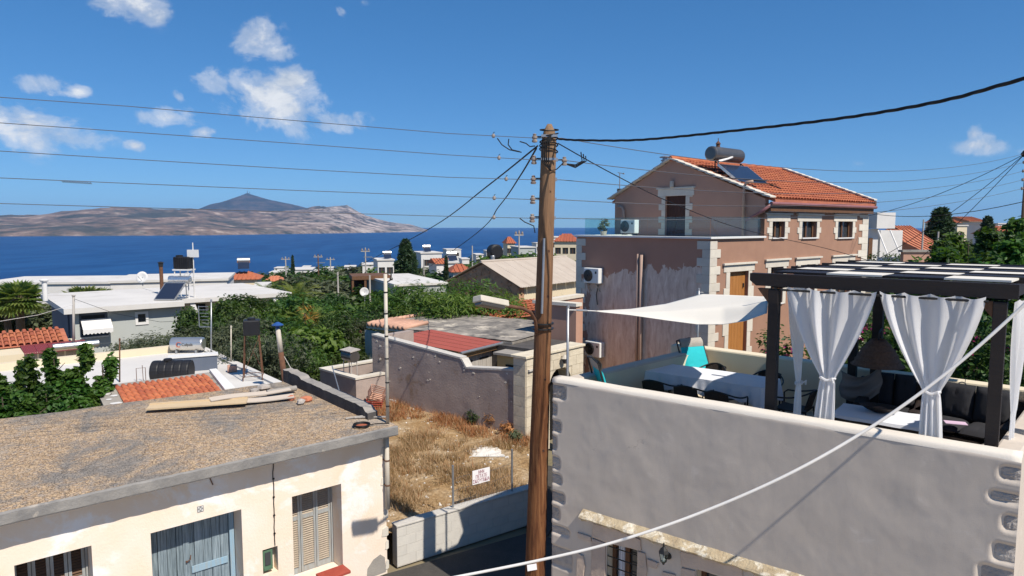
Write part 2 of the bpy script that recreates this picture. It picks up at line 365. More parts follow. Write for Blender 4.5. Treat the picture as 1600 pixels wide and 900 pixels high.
pmat('bark', (0.13, 0.10, 0.075), (0.08, 0.062, 0.048), 8, 0.95, 0.8, 20, stretch=(3, 3, 0.7))
pmat('palm_trunk', (0.15, 0.105, 0.07), (0.09, 0.065, 0.045), 10, 0.95, 0.9, 12, stretch=(1, 1, 4))
pmat('blue_cap', (0.03, 0.09, 0.28), None, 3, 0.4)
leafmat('leaf_mulberry', (0.030, 0.088, 0.012), (0.085, 0.17, 0.028), 0.42)
leafmat('leaf_dark', (0.018, 0.050, 0.010), (0.065, 0.125, 0.022), 0.34)
leafmat('leaf_mid', (0.026, 0.070, 0.012), (0.10, 0.165, 0.028), 0.38)
leafmat('leaf_bright', (0.048, 0.105, 0.014), (0.12, 0.19, 0.032), 0.42)
leafmat('leaf_olive', (0.065, 0.085, 0.040), (0.135, 0.155, 0.085), 0.25)
leafmat('leaf_pine', (0.014, 0.036, 0.012), (0.034, 0.064, 0.020), 0.12)
leafmat('leaf_palm', (0.12, 0.19, 0.04), (0.30, 0.34, 0.09), 0.45)
leafmat('leaf_yellow', (0.30, 0.20, 0.03), (0.42, 0.30, 0.07), 0.35)
leafmat('petal', (0.50, 0.02, 0.16), (0.62, 0.06, 0.26), 0.4)
leafmat('dry_blade', (0.36, 0.235, 0.105), (0.70, 0.54, 0.31), 0.3, 0.8)
leafmat('dry_brown', (0.26, 0.12, 0.04), (0.48, 0.27, 0.10), 0.3, 0.8)

def special_mats():
    # curtain: thin white voile
    m = bpy.data.materials.new('curtain'); m.use_nodes = True; t = m.node_tree; b = NT(t); t.nodes.clear()
    d = b.n('ShaderNodeBsdfDiffuse', None, Color=(0.92, 0.91, 0.90, 1)); tr = b.n('ShaderNodeBsdfTranslucent', None, Color=(0.90, 0.89, 0.88, 1))
    mx = b.n('ShaderNodeMixShader', None, i0=0.48); b.link(d.outputs[0], mx.inputs[1]); b.link(tr.outputs[0], mx.inputs[2])
    o = t.nodes.new('ShaderNodeOutputMaterial'); b.link(mx.outputs[0], o.inputs[0]); M['curtain'] = m
    # glass balustrade
    m = bpy.data.materials.new('glass_rail'); m.use_nodes = True; t = m.node_tree; b = NT(t); t.nodes.clear()
    tr = b.n('ShaderNodeBsdfTransparent', None, Color=(0.86, 0.945, 0.94, 1)); g = b.n('ShaderNodeBsdfGlossy', None, Color=(0.9, 1, 1, 1), Roughness=0.03)
    fr = b.n('ShaderNodeLayerWeight', None, Blend=.5); mx = b.n('ShaderNodeMixShader', None, i0=b.math('MULTIPLY_ADD', b.math('POWER', fr.outputs['Facing'], 4), .5, .04)); b.link(tr.outputs[0], mx.inputs[1]); b.link(g.outputs[0], mx.inputs[2])
    o = t.nodes.new('ShaderNodeOutputMaterial'); b.link(mx.outputs[0], o.inputs[0]); M['glass_rail'] = m
    # crusty flaking roof
    m = bpy.data.materials.new('roof_crust'); m.use_nodes = True; t = m.node_tree; b = NT(t); p = t.nodes['Principled BSDF']
    tc = t.nodes.new('ShaderNodeTexCoord'); v = tc.outputs['Object']
    vw = b.n('ShaderNodeVectorMath', {'operation': 'ADD'}, i0=v, i1=b.n('ShaderNodeVectorMath', {'operation': 'SCALE'}, i0=b.n('ShaderNodeTexNoise', None, Vector=v, Scale=14.0, Detail=5).outputs['Color'], Scale=0.07).outputs[0]).outputs[0]
    vo = b.n('ShaderNodeTexVoronoi', None, Vector=vw, Scale=25.0)
    vd = b.n('ShaderNodeTexVoronoi', {'feature': 'DISTANCE_TO_EDGE'}, Vector=vw, Scale=25.0)
    rs = b.n('ShaderNodeSeparateColor', None, Color=vo.outputs['Color'])
    chip = b.ramp(rs.outputs[0], [(0.0, (0.30, 0.20, 0.125)), (0.35, (0.44, 0.31, 0.19)), (0.62, (0.52, 0.375, 0.235)), (0.82, (0.36, 0.275, 0.21)), (1.0, (0.27, 0.235, 0.205))])
    edge = b.ramp(vd.outputs[0], [(0.0, 0.0), (0.09, 1.0)])
    chip = b.mix(b.math('MULTIPLY_ADD', edge, .75, .25), (0.12, 0.10, 0.08), chip); chip = b.mix(b.ramp(b.noise(v, 40, 4, .7), [(.50, 0.0), (.62, .7)]), chip, (0.62, 0.46, 0.31))
    n1 = b.noise(v, 0.9, 10, 0.7, 0.5); n2 = b.noise(v, 5.0, 6, 0.6)
    chip = b.mix(b.ramp(n1, [(0.49, 0.0), (0.61, 0.9)]), chip, b.mix(n2, (0.12, 0.112, 0.105), (0.32, 0.295, 0.265)))
    lk = b.n('ShaderNodeTexVoronoi', {'feature': 'DISTANCE_TO_EDGE'}, Vector=vw, Scale=.9); chip = b.mix(b.ramp(lk.outputs[0], [(0.0, .4), (.012, 0.0)]), chip, (.07, .065, .06))
    n3 = b.noise(b.n('ShaderNodeMapping', None, Vector=v, Location=(7, 3, 0)).outputs[0], 0.8, 8, 0.6, 0.3)
    chip = b.mix(b.ramp(n3, [(0.58, 0.0), (0.70, 0.7)]), chip, (0.42, 0.37, 0.31))
    b.link(chip, p.inputs['Base Color']); p.inputs['Roughness'].default_value = 0.97; p.inputs['Specular IOR Level'].default_value = 0.1
    hh = b.math('ADD', b.math('MULTIPLY', edge, rs.outputs[1]), b.math('MULTIPLY', n2, 0.5))
    bp = b.n('ShaderNodeBump', None, Strength=0.9, Distance=0.02, Height=hh); b.link(bp.outputs[0], p.inputs['Normal']); M['roof_crust'] = m
    # weathered telegraph pole timber
    m = bpy.data.materials.new('pole_wood'); m.use_nodes = True; t = m.node_tree; b = NT(t); p = t.nodes['Principled BSDF']
    tc = t.nodes.new('ShaderNodeTexCoord'); v = b.n('ShaderNodeMapping', None, Vector=tc.outputs['Object'], Scale=(9, 9, 0.55)).outputs[0]
    n = b.noise(v, 3.0, 9, 0.7, 0.5); v2 = b.n('ShaderNodeMapping', None, Vector=tc.outputs['Object'], Scale=(26, 26, 0.8)).outputs[0]; nf = b.noise(v2, 3.0, 5, 0.6)
    c = b.ramp(n, [(0.25, (0.035, 0.014, 0.008)), (0.45, (0.11, 0.042, 0.018)), (0.6, (0.20, 0.088, 0.036)), (0.8, (0.32, 0.17, 0.085))])
    sp = b.n('ShaderNodeSeparateXYZ', None, Vector=tc.outputs['Object'])
    c = b.mix(b.math('MULTIPLY_ADD', sp.outputs[2], 0.16, -0.62, True), c, b.mix(nf, (0.19, 0.115, 0.065), (0.42, 0.30, 0.185)))
    c = b.mix(b.ramp(nf, [(0.60, 0.0), (0.70, 0.8)]), c, (0.035, 0.018, 0.012))
    b.link(c, p.inputs['Base Color']); p.inputs['Roughness'].default_value = 0.85; p.inputs['Specular IOR Level'].default_value = 0.2
    bp = b.n('ShaderNodeBump', None, Strength=0.8, Distance=0.012, Height=b.math('ADD', n, nf)); b.link(bp.outputs[0], p.inputs['Normal']); M['pole_wood'] = m
    # half stripped render: brown paint left above a ragged line, scraped lilac-grey coat below
    m = bpy.data.materials.new('plaster_scraped'); m.use_nodes = True; t = m.node_tree; b = NT(t); p = t.nodes['Principled BSDF']
    tc = t.nodes.new('ShaderNodeTexCoord'); v = tc.outputs['Object']; sp = b.n('ShaderNodeSeparateXYZ', None, Vector=v)
    nb = b.noise(b.n('ShaderNodeMapping', None, Vector=v, Scale=(1.3, 1.3, 0.7)).outputs[0], 1.3, 6, 0.6, 0.2)
    nb2 = b.noise(b.n('ShaderNodeMapping', None, Vector=v, Scale=(4, 4, 2.4)).outputs[0], 1.0, 6, 0.65)
    # local x runs to the right, z up: the line climbs towards the corner
    ln = b.math('SUBTRACT', sp.outputs[2], b.math('MULTIPLY_ADD', sp.outputs[0], 0.10, 5.45))
    ln = b.math('ADD', b.math('SUBTRACT', ln, b.math('MULTIPLY_ADD', nb, 1.6, -0.8)), b.math('MULTIPLY_ADD', nb2, 1.0, -0.5))
    msk = b.ramp(ln, [(0.0, 0.0), (0.05, 1.0)])
    st = b.noise(b.n('ShaderNodeMapping', None, Vector=v, Scale=(3.2, 3.2, 0.8)).outputs[0], 1.6, 9, 0.72, 0.6)
    low = b.ramp(st, [(0.30, (0.43, 0.29, 0.21)), (0.43, (0.60, 0.46, 0.37)), (0.56, (0.70, 0.565, 0.465)), (0.70, (0.83, 0.72, 0.62))])
    left = b.math('LESS_THAN', b.math('ADD', sp.outputs[0], b.math('MULTIPLY', nb2, 0.5)), -5.5)
    brown = b.mix(b.noise(v, 2.0, 5, 0.5), (0.38, 0.20, 0.135), (0.44, 0.245, 0.175))
    msk2 = b.math('MAXIMUM', msk, b.math('MULTIPLY', left, b.ramp(nb, [(0.47, 0.0), (0.49, 1.0)])))
    b.link(b.mix(msk2, low, brown), p.inputs['Base Color']); p.inputs['Roughness'].default_value = 0.92
    bp = b.n('ShaderNodeBump', None, Strength=0.4, Distance=0.02, Height=st); b.link(bp.outputs[0], p.inputs['Normal']); M['plaster_scraped'] = m
    # hand-trowelled street wall with run-off streaks and hairline cracks
    m = M['plaster_terrace']; t = m.node_tree; b = NT(t); p = t.nodes['Principled BSDF']; tc = t.nodes.new('ShaderNodeTexCoord'); v = tc.outputs['Object']
    c0 = p.inputs['Base Color'].links[0].from_socket
    st = b.noise(b.n('ShaderNodeMapping', None, Vector=v, Scale=(5, 5, .5)).outputs[0], 1.0, 6, .65); pa = b.noise(v, 2.3, 8, .7, .5)
    c = b.mix(b.ramp(st, [(.5, 0.0), (.75, .35)]), c0, (.42, .37, .315)); c = b.mix(b.ramp(pa, [(.52, 0.0), (.68, .55)]), c, (.46, .41, .36)); c = b.mix(b.ramp(pa, [(.28, .5), (.4, 0.0)]), c, (.68, .61, .535))
    cr = b.n('ShaderNodeTexVoronoi', {'feature': 'DISTANCE_TO_EDGE'}, Vector=b.n('ShaderNodeVectorMath', {'operation': 'ADD'}, i0=v, i1=b.n('ShaderNodeTexNoise', None, Vector=v, Scale=3.0, Detail=6).outputs['Color']).outputs[0], Scale=.55)
    ck = b.math('MULTIPLY', b.ramp(cr.outputs[0], [(0.0, .8), (.003, 0.0)]), b.ramp(b.noise(v, .8, 2), [(.58, 0.0), (.66, .45)]))
    b.link(b.mix(ck, c, (.22, .19, .16)), p.inputs['Base Color'])
    h = b.math('ADD', b.noise(b.n('ShaderNodeMapping', None, Vector=v, Rotation=(0, .7, 0), Scale=(3, 3, 1.4)).outputs[0], 1.5, 4, .5), b.math('MULTIPLY', b.noise(v, 70, 3, .6), .25))
    bp = b.n('ShaderNodeBump', None, Strength=.3, Distance=.012, Height=b.math('SUBTRACT', h, ck)); b.link(bp.outputs[0], p.inputs['Normal'])
    # sea
    m = bpy.data.materials.new('sea_water'); m.use_nodes = True; t = m.node_tree; b = NT(t); p = t.nodes['Principled BSDF']
    tc = t.nodes.new('ShaderNodeTexCoord'); v = tc.outputs['Object']
    n = b.noise(b.n('ShaderNodeMapping', None, Vector=v, Scale=(0.0012, 0.0005, 1)).outputs[0], 1.0, 5, 0.6)
    n2 = b.noise(b.n('ShaderNodeMapping', None, Vector=v, Scale=(0.02, 0.006, 1)).outputs[0], 1.0, 4, 0.6)
    c = b.mix(b.ramp(n, [(0.35, 0.0), (0.65, 1.0)]), (0.006, 0.040, 0.135), (0.009, 0.056, 0.17))
    c = b.mix(b.ramp(n2, [(0.42, 0.0), (0.6, 0.7)]), c, (0.015, 0.078, 0.215))
    b.link(c, p.inputs['Base Color']); p.inputs['Roughness'].default_value = 0.55; p.inputs['Specular IOR Level'].default_value = 0.12
    nw = b.noise(b.n('ShaderNodeMapping', None, Vector=v, Scale=(0.12, 0.05, 1)).outputs[0], 1.0, 6, 0.7)
    bp = b.n('ShaderNodeBump', None, Strength=0.6, Distance=1.0, Height=nw); b.link(bp.outputs[0], p.inputs['Normal']); M['sea_water'] = m
    # headland rock and scrub; the dark copy has the mountain's cloud shadow in its colour
    def land(name, dark):
        m = bpy.data.materials.new(name); m.use_nodes = True; t = m.node_tree; b = NT(t); p = t.nodes['Principled BSDF']
        tc = t.nodes.new('ShaderNodeTexCoord'); v = tc.outputs['Object']
        n1 = b.noise(v, 0.0016, 9, 0.62, 0.3); n2 = b.noise(v, 0.0065, 8, 0.65); n3 = b.noise(v, 0.03, 4, 0.6)
        if dark: c = b.mix(b.ramp(n2, [(0.42, 0.0), (0.62, 1.0)]), (0.030, 0.036, 0.036), (0.085, 0.07, 0.062))
        else:
            c = b.ramp(n2, [(0.34, (0.035, 0.042, 0.028)), (0.45, (0.125, 0.09, 0.066)), (0.56, (0.21, 0.148, 0.11)), (0.68, (0.44, 0.35, 0.28))])
            c = b.mix(b.ramp(n1, [(0.48, 0.0), (0.58, 0.85)]), c, (0.042, 0.048, 0.036))
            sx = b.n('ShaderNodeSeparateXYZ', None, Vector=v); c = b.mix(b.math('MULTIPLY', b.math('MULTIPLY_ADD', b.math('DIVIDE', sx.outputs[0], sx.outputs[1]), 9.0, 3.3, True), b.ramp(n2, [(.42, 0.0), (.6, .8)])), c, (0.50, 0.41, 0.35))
            c = b.mix(b.ramp(n3, [(0.60, 0.0), (0.72, 0.6)]), c, (0.05, 0.06, 0.035))
        b.link(c, p.inputs['Base Color']); p.inputs['Roughness'].default_value = 1.0; p.inputs['Specular IOR Level'].default_value = 0.0
        M[name] = m
    land('land_rock', False); land('land_cloud_shade', True)
    # dry lot soil
    m = bpy.data.materials.new('dry_soil'); m.use_nodes = True; t = m.node_tree; b = NT(t); p = t.nodes['Principled BSDF']
    tc = t.nodes.new('ShaderNodeTexCoord'); v = tc.outputs['Object']
    n1 = b.noise(v, 1.1, 9, 0.7, 0.4); n2 = b.noise(v, 14, 6, 0.65)
    c = b.ramp(n1, [(0.30, (0.24, 0.14, 0.065)), (0.46, (0.38, 0.25, 0.125)), (0.6, (0.50, 0.375, 0.235)), (0.75, (0.62, 0.54, 0.43))])
    c = b.mix(b.ramp(n2, [(0.40, 0.55), (0.6, 0.0)]), c, (0.16, 0.10, 0.05))
    b.link(c, p.inputs['Base Color']); p.inputs['Roughness'].default_value = 1; p.inputs['Specular IOR Level'].default_value = 0.05
    bp = b.n('ShaderNodeBump', None, Strength=0.9, Distance=0.04, Height=n2); b.link(bp.outputs[0], p.inputs['Normal']); M['dry_soil'] = m
special_mats()

# ------------------------------------------------------------------ ground, sea, headland
SEA_Z = -53.7
KU = [(-1.6, -0.105), (-0.7, -0.095), (-0.35, -0.078), (-0.1, -0.052), (0.05, -0.044), (0.2, -0.036), (0.45, -0.012), (0.62, -0.002), (1.6, 0.0)]
def lerp_list(L, x):
    if x <= L[0][0]: return L[0][1]
    for (a, p), (b_, q) in zip(L, L[1:]):
        if x <= b_: return p + (q - p) * (x - a) / (b_ - a)
    return L[-1][1]
def T(x, y):
    if y < 15: return -0.05
    z = -0.05 + lerp_list(KU, x / y) * (y - 15)
    if y > 150: z -= ((y - 150) / 450) ** 2 * 30
    return max(z, SEA_Z - 0.5)
def gnd(px, d):
    x = (px - 800) / F_PX * d; return Vector((x, d, T(x, d)))
def build_ground():
    ys = [-14, -6, 0, 6, 12, 15, 18, 22, 27, 33, 40, 50, 62, 76, 92, 110, 130, 155, 185, 220, 260, 310, 370, 440, 520, 610, 720, 860, 1000]
    us = [i / 22 * 1.5 for i in range(-22, 23)]
    m = MB(); nu = len(us)
    for y in ys:
        for u in us:
            x = u * max(y, 18); m.v.append((x, y, T(x, y) - 0.05))
    for j in range(len(ys) - 1):
        for i in range(nu - 1): m.f.append((j * nu + i, j * nu + i + 1, (j + 1) * nu + i + 1, (j + 1) * nu + i))
    tag(m.build('ground', 'earth', smooth=True), 'dry sloping earth under the village down to the shore', None, kind='structure')
    m = MB(); m.prism([(-14, -13), (14, -13), (14, 9), (6.2, 9.2), (0.7, 13.4), (1.9, 17.2), (0.52, 17.7), (0.3, 13.55), (-2.3, 11.9), (-14, 2)], -0.085, -0.02)
    tag(m.build('road', 'asphalt'), 'narrow asphalt lane between the two houses', None, kind='structure')
    m = MB(); m.prism([(-14, -13), (14, -13), (14, 6.0), (5.0, 6.4), (.2, 10.0), (-1.6, 10.6), (-14, -.3)], -.018, -.002); tag(m.build('bounce_paving', 'bounce_paving'), 'unseen pale paving added to bounce light onto both houses', None, kind='structure')  # pale sheet added out of frame to bounce warm light onto shaded walls
    m = MB(); n = 96; rs = [250, 700, 1500, 3000, 6000, 16500]
    for r in rs:
        for k in range(n): a = 2 * math.pi * k / n; m.v.append((r * math.cos(a), r * math.sin(a), SEA_Z))
    for j in range(len(rs) - 1):
        for k in range(n): m.f.append((j * n + k, (j + 1) * n + k, (j + 1) * n + (k + 1) % n, j * n + (k + 1) % n))
    tag(m.build('sea', 'sea_water'), 'deep blue calm sea of the bay', None, kind='structure')
build_ground()

def build_headland():
    sk = [(-900, 350), (-500, 340), (-200, 338), (0, 337), (60, 334), (130, 330), (180, 327), (260, 328), (320, 328), (350, 331), (430, 332), (485, 325), (500, 322), (545, 322.5), (556, 328), (572, 336), (600, 345), (640, 350), (662, 357), (677, 361.5)]
    base = [(-900, 372), (0, 369.5), (330, 367.5), (500, 365), (620, 363), (677, 362)]
    m = MB(); nc, nr = 260, 36
    for j in range(nr + 1):
        s = j / nr
        for i in range(nc + 1):
            px = -900 + (1577) * i / nc
            ys = 60 * F_PX / (lerp_list(base, px) - 352); yr = ys * 1.42
            zt = CAM.z + (352 - lerp_list(sk, px)) / F_PX * yr
            y = ys + (yr - ys) * s * 1.35; a = (px - 800) / F_PX
            h = zt - SEA_Z
            if s * 1.35 <= 1: prof = (0.14 * min(1, s * 25) + 0.86 * (s * 1.35) ** 1.15)
            else: prof = 1 - (s * 1.35 - 1) * 0.8
            p = Vector((a * y, y, 0))
            nz = noise.fractal(p * 0.0011, 1.0, 2.1, 6) * 0.15 + (abs(noise.noise(p * .0026)) - .25) * -.42 + (abs(noise.noise(p * .007 + Vector((5, 0, 0)))) - .25) * -.2
            z = SEA_Z - 1 + h * max(0, prof * (1 + nz * (1 - abs(prof - 0.5) * 0.9)))
            if s == 0: z = SEA_Z - 2
            m.v.append((a * y, y, z))
    for j in range(nr):
        for i in range(nc): m.f.append((j * (nc + 1) + i, j * (nc + 1) + i + 1, (j + 1) * (nc + 1) + i + 1, (j + 1) * (nc + 1) + i))
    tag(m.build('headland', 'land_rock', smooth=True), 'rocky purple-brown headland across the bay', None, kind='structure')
    m = MB(); Y = 9000; ax = (390 - 800) / F_PX * Y; top = CAM.z + (352 - 302) / F_PX * Y
    n, k = 80, 26
    for j in range(k + 1):
        for i in range(n):
            a = 2 * math.pi * i / n; r = j / k
            rx = 1000 if math.cos(a) > 0 else 680
            p = Vector((ax + rx * r * math.cos(a), Y + 700 * r * math.sin(a), 0))
            zz = top - 240 * (r ** 0.82 if math.cos(a) > 0 else r ** 0.9) - 40 * max(0, r - .6)
            zz += 16 * noise.fractal(p * 0.004, 1.0, 2.1, 5) * min(1, r * 3)
            m.v.append((p.x, p.y, zz))
    for j in range(k):
        for i in range(n): m.f.append((j * n + i, (j + 1) * n + i, (j + 1) * n + (i + 1) % n, j * n + (i + 1) % n))
    # skirt to the sea floor so that it stands on the headland
    b0 = len(m.v)
    for i in range(n): v = m.v[k * n + i]; m.v.append((v[0], v[1], SEA_Z - 1))
    for i in range(n): m.f.append((k * n + i, b0 + i, b0 + (i + 1) % n, k * n + (i + 1) % n))
    tag(m.build('mountain', 'land_cloud_shade', smooth=True), 'cone-shaped mountain in painted cloud shadow rising behind the headland', None, kind='structure')
    w = MB(); w.tube([(ax, Y, top - 4), (ax, Y, top + 34)], [5, 2], 6); w.tube([(ax + 30, Y, top - 6), (ax + 30, Y, top + 16)], [4, 2], 6)
    tag(w.build('summit_mast', 'wire'), 'tiny radio mast on the mountain summit', 'mast')
build_headland()

# ------------------------------------------------------------------ vegetation
def leaf_quad(m, c, nrm, up, L, Wd):
    t = nrm.cross(up)
    if t.length < 1e-4: t = nrm.orthogonal()
    t.normalize(); u = t.cross(nrm).normalized()
    m.v += [tuple(c - u * L * .5), tuple(c + t * Wd * .5 + nrm * Wd * .12), tuple(c + u * L * .5), tuple(c - t * Wd * .5 + nrm * Wd * .12)]
    k = len(m.v) - 4; m.f += [(k, k + 1, k + 2), (k, k + 2, k + 3)]
def rnd_unit(rg):
    z = rg.uniform(-1, 1); a = rg.uniform(0, 2 * math.pi); r = math.sqrt(1 - z * z); return Vector((r * math.cos(a), r * math.sin(a), z))
def crown_mesh(name, mat, seed, lobes, clumps, per, leaf, spread=0.35, hang=0.0, aspect=0.55, even=False):
    """leaf clumps spread through the volume of several lobes (cx,cy,cz,rx,ry,rz)"""
    rg = random.Random(seed); m = MB(); vol = [1 if even else l[3] * l[4] * l[5] for l in lobes]
    for _ in range(clumps):
        l = rg.choices(lobes, vol)[0]; d = rnd_unit(rg); rr = rg.uniform(0.45, 1.0) ** 0.6 * (1 + 0.22 * noise.noise(d * 2.3 + Vector((seed, 0, 0))))
        c = Vector((l[0] + d.x * l[3] * rr, l[1] + d.y * l[4] * rr, l[2] + d.z * l[5] * rr))
        sp = spread * rg.uniform(0.6, 1.35)
        for _ in range(int(per * rg.uniform(0.6, 1.4))):
            q = rnd_unit(rg) * sp * rg.random() ** 0.5; q.z *= 0.7
            nrm = (d * 0.6 + Vector((0, 0, 0.7)) + rnd_unit(rg) * 0.8).normalized()
            up = (rnd_unit(rg) + Vector((0, 0, -hang))).normalized()
            s = leaf * rg.uniform(0.6, 1.3); leaf_quad(m, c + q, nrm, up, s, s * aspect)
    return m.mesh(name, mat)
def trunk_mesh(name, seed, lobes, h0, r0, mat='bark'):
    rg = random.Random(seed); m = MB(); cz = min(l[2] for l in lobes)
    pts = [Vector((0, 0, -0.3))]; k = 5
    for i in range(1, k + 1): pts.append(Vector((rg.uniform(-.06, .06) * h0 * .5, rg.uniform(-.06, .06) * h0 * .5, h0 * i / k)))
    m.tube(pts, [r0 * (1.25 - 0.6 * i / k) for i in range(k + 1)], 8)
    for l in lobes:
        e = Vector(l[:3]); mid = pts[-2].lerp(e, .5) + Vector((rg.uniform(-.1, .1), rg.uniform(-.1, .1), .1)) * h0 * .3
        m.tube([pts[-2], mid, e], [r0 * .55, r0 * .34, r0 * .1], 6)
    return m.mesh(name, mat)
def rand_lobes(seed, rx, rz, zc, n=6, flat=1.0):
    rg = random.Random(seed); L = [(0, 0, zc, rx * .62, rx * .62, rz * .68)]
    for i in range(n):
        a = 2 * math.pi * i / n + rg.uniform(-.4, .4); d = rx * rg.uniform(.4, .68)
        L.append((math.cos(a) * d, math.sin(a) * d, zc + rz * rg.uniform(-.45, .55), rx * rg.uniform(.3, .48), rx * rg.uniform(.3, .48), rz * rg.uniform(.3, .48)))
    return L
KIND = {}
def tree_kind(key, leafm, seed, rx, rz, zc, trunk_h, r0, clumps, per, leaf, n=6, spread=.35, hang=0, aspect=.55):
    L = rand_lobes(seed, rx, rz, zc, n)
    KIND[key] = (crown_mesh('crown', leafm, seed, L, clumps, per, leaf, spread, hang, aspect), trunk_mesh('trunk', seed, L, trunk_h, r0))
tree_kind('broad_a', 'leaf_mid', 3, 2.3, 1.9, 3.0, 2.0, .14, 620, 16, .22, 7, .38)
tree_kind('broad_b', 'leaf_dark', 5, 2.0, 2.0, 3.0, 2.0, .13, 560, 16, .21, 6, .36)
tree_kind('broad_c', 'leaf_bright', 8, 1.9, 1.6, 2.4, 1.6, .11, 520, 16, .20, 6, .34)
tree_kind('broad_d', 'leaf_bright', 9, 2.1, 1.8, 2.7, 1.7, .12, 330, 9, .36, 7, .36, .3, .6)
tree_kind('broad_e', 'leaf_dark', 10, 2.2, 2.2, 3.1, 2.0, .13, 420, 26, .13, 9, .26, 0, .5)
tree_kind('olive_a', 'leaf_olive', 11, 1.9, 1.5, 2.2, 1.3, .14, 640, 18, .15, 7, .30, 0.2, .28)
tree_kind('feather_a', 'leaf_mid', 14, 2.5, 1.7, 2.7, 1.8, .13, 420, 30, .26, 7, .55, .9, .22)
tree_kind('feather_b', 'leaf_bright', 17, 2.6, 1.8, 2.8, 1.8, .13, 460, 30, .26, 8, .55, .9, .22)
tree_kind('far_round', 'leaf_dark', 21, 2.4, 2.0, 2.4, 1.6, .14, 210, 10, .55, 5, .6)
tree_kind('far_pale', 'leaf_olive', 23, 2.4, 1.7, 2.0, 1.4, .14, 210, 10, .50, 5, .6)
tree_kind('far_mid', 'leaf_mid', 26, 2.3, 1.9, 2.3, 1.5, .14, 210, 10, .52, 5, .6)
def cone_kind(key, h, r, seed, mat, n, leaf):
    rg = random.Random(seed); m = MB()
    for i in range(n):
        z = h * (0.06 + 0.94 * rg.random() ** 1.25); rr = r * (1 - (z / h) ** 1.15) ** .8 * (0.8 + .35 * noise.noise(Vector((z * 1.7, seed, 0)))) + .05
        a = rg.uniform(0, 6.283); q = rr * rg.uniform(.35, 1) ** .5
        c = Vector((q * math.cos(a), q * math.sin(a), z + q * .18))
        for _ in range(7):
            d = Vector((math.cos(a), math.sin(a), .35)) + rnd_unit(rg) * .8
            leaf_quad(m, c + rnd_unit(rg) * .25 * (r / 1.5), rnd_unit(rg), d.normalized(), leaf * rg.uniform(.7, 1.3), leaf * .3)
    t = MB(); t.tube([(0, 0, -.3), (0, 0, h * .9)], [.16, .03], 8)
    KIND[key] = (m.mesh('crown', mat), t.mesh('trunk', 'bark'))
cone_kind('pine', 7.5, 1.9, 31, 'leaf_pine', 1500, .42)
cone_kind('cypress', 7.5, .75, 32, 'leaf_pine', 700, .32)
def palm_kind(key, seed, th, nf, fl, fan):
    rg = random.Random(seed); m = MB()
    for k in range(nf):
        a = 2.4 * k + rg.uniform(-.2, .2); el = R(70) - R(115) * k / nf; st = fl * .42 if fan else 0
        d = Vector((math.cos(a) * math.cos(el), math.sin(a) * math.cos(el), math.sin(el))); side = Vector((-math.sin(a), math.cos(a), 0)); up = side.cross(d) * -1
        o = Vector((0, 0, th)); m.tube([o, o + d * fl * .45], [.022, .015], 4)
        if fan:
            c = o + d * fl * .45
            for i in range(15):
                b_ = R(-105) + R(210) * i / 14; dd = (d * math.cos(b_) + side * math.sin(b_)).normalized(); L = fl * .55 * (1 - .25 * abs(b_) / 1.8)
                tip = c + dd * L + Vector((0, 0, -.16 * L)); sd_ = d.cross(dd); sd_ = (side * math.cos(b_) - d * math.sin(b_)) * .045 * fl
                mid = c + dd * L * .55; k0 = len(m.v); m.v += [tuple(c), tuple(mid + sd_), tuple(tip), tuple(mid - sd_)]; m.f += [(k0, k0 + 1, k0 + 2), (k0, k0 + 2, k0 + 3)]
        else:
            n = 22; prev = o
            for i in range(1, n + 1):
                s = i / n; p = o + d * fl * s + Vector((0, 0, -fl * .45 * s * s))
                for sg in (-1, 1):
                    tip = p + side * sg * fl * .22 * (1 - .6 * s) + d * .12 * fl + Vector((0, 0, -.10)); w_ = (p - prev) * .45
                    k0 = len(m.v); m.v += [tuple(p - w_), tuple(p + w_), tuple(tip)]; m.f += [(k0, k0 + 1, k0 + 2)]
                prev = p
    t = MB(); t.lathe([(.20, -.3), (.17, th * .3), (.15, th * .8), (.22, th), (.05, th + .25)], 10)
    KIND[key] = (m.mesh('crown', 'leaf_palm'), t.mesh('trunk', 'palm_trunk', True))
palm_kind('fan_palm', 41, 3.0, 46, 1.25, True)
palm_kind('date_palm', 43, 2.6, 40, 2.1, False)
_rt = random.Random(77)
def tree(name, key, loc, label, group=None, s=1.0, sz=None, rz=None):
    cr, tr = KIND[key]
    o = thing(name, label, 'tree', None, loc, rz if rz is not None else _rt.uniform(0, 6.28), group); o.scale = (s, s, sz or s)
    for nm, me in (('trunk', tr), ('crown', cr)):
        c = bpy.data.objects.new(nm, me); COL.objects.link(c); c.parent = o
    return o
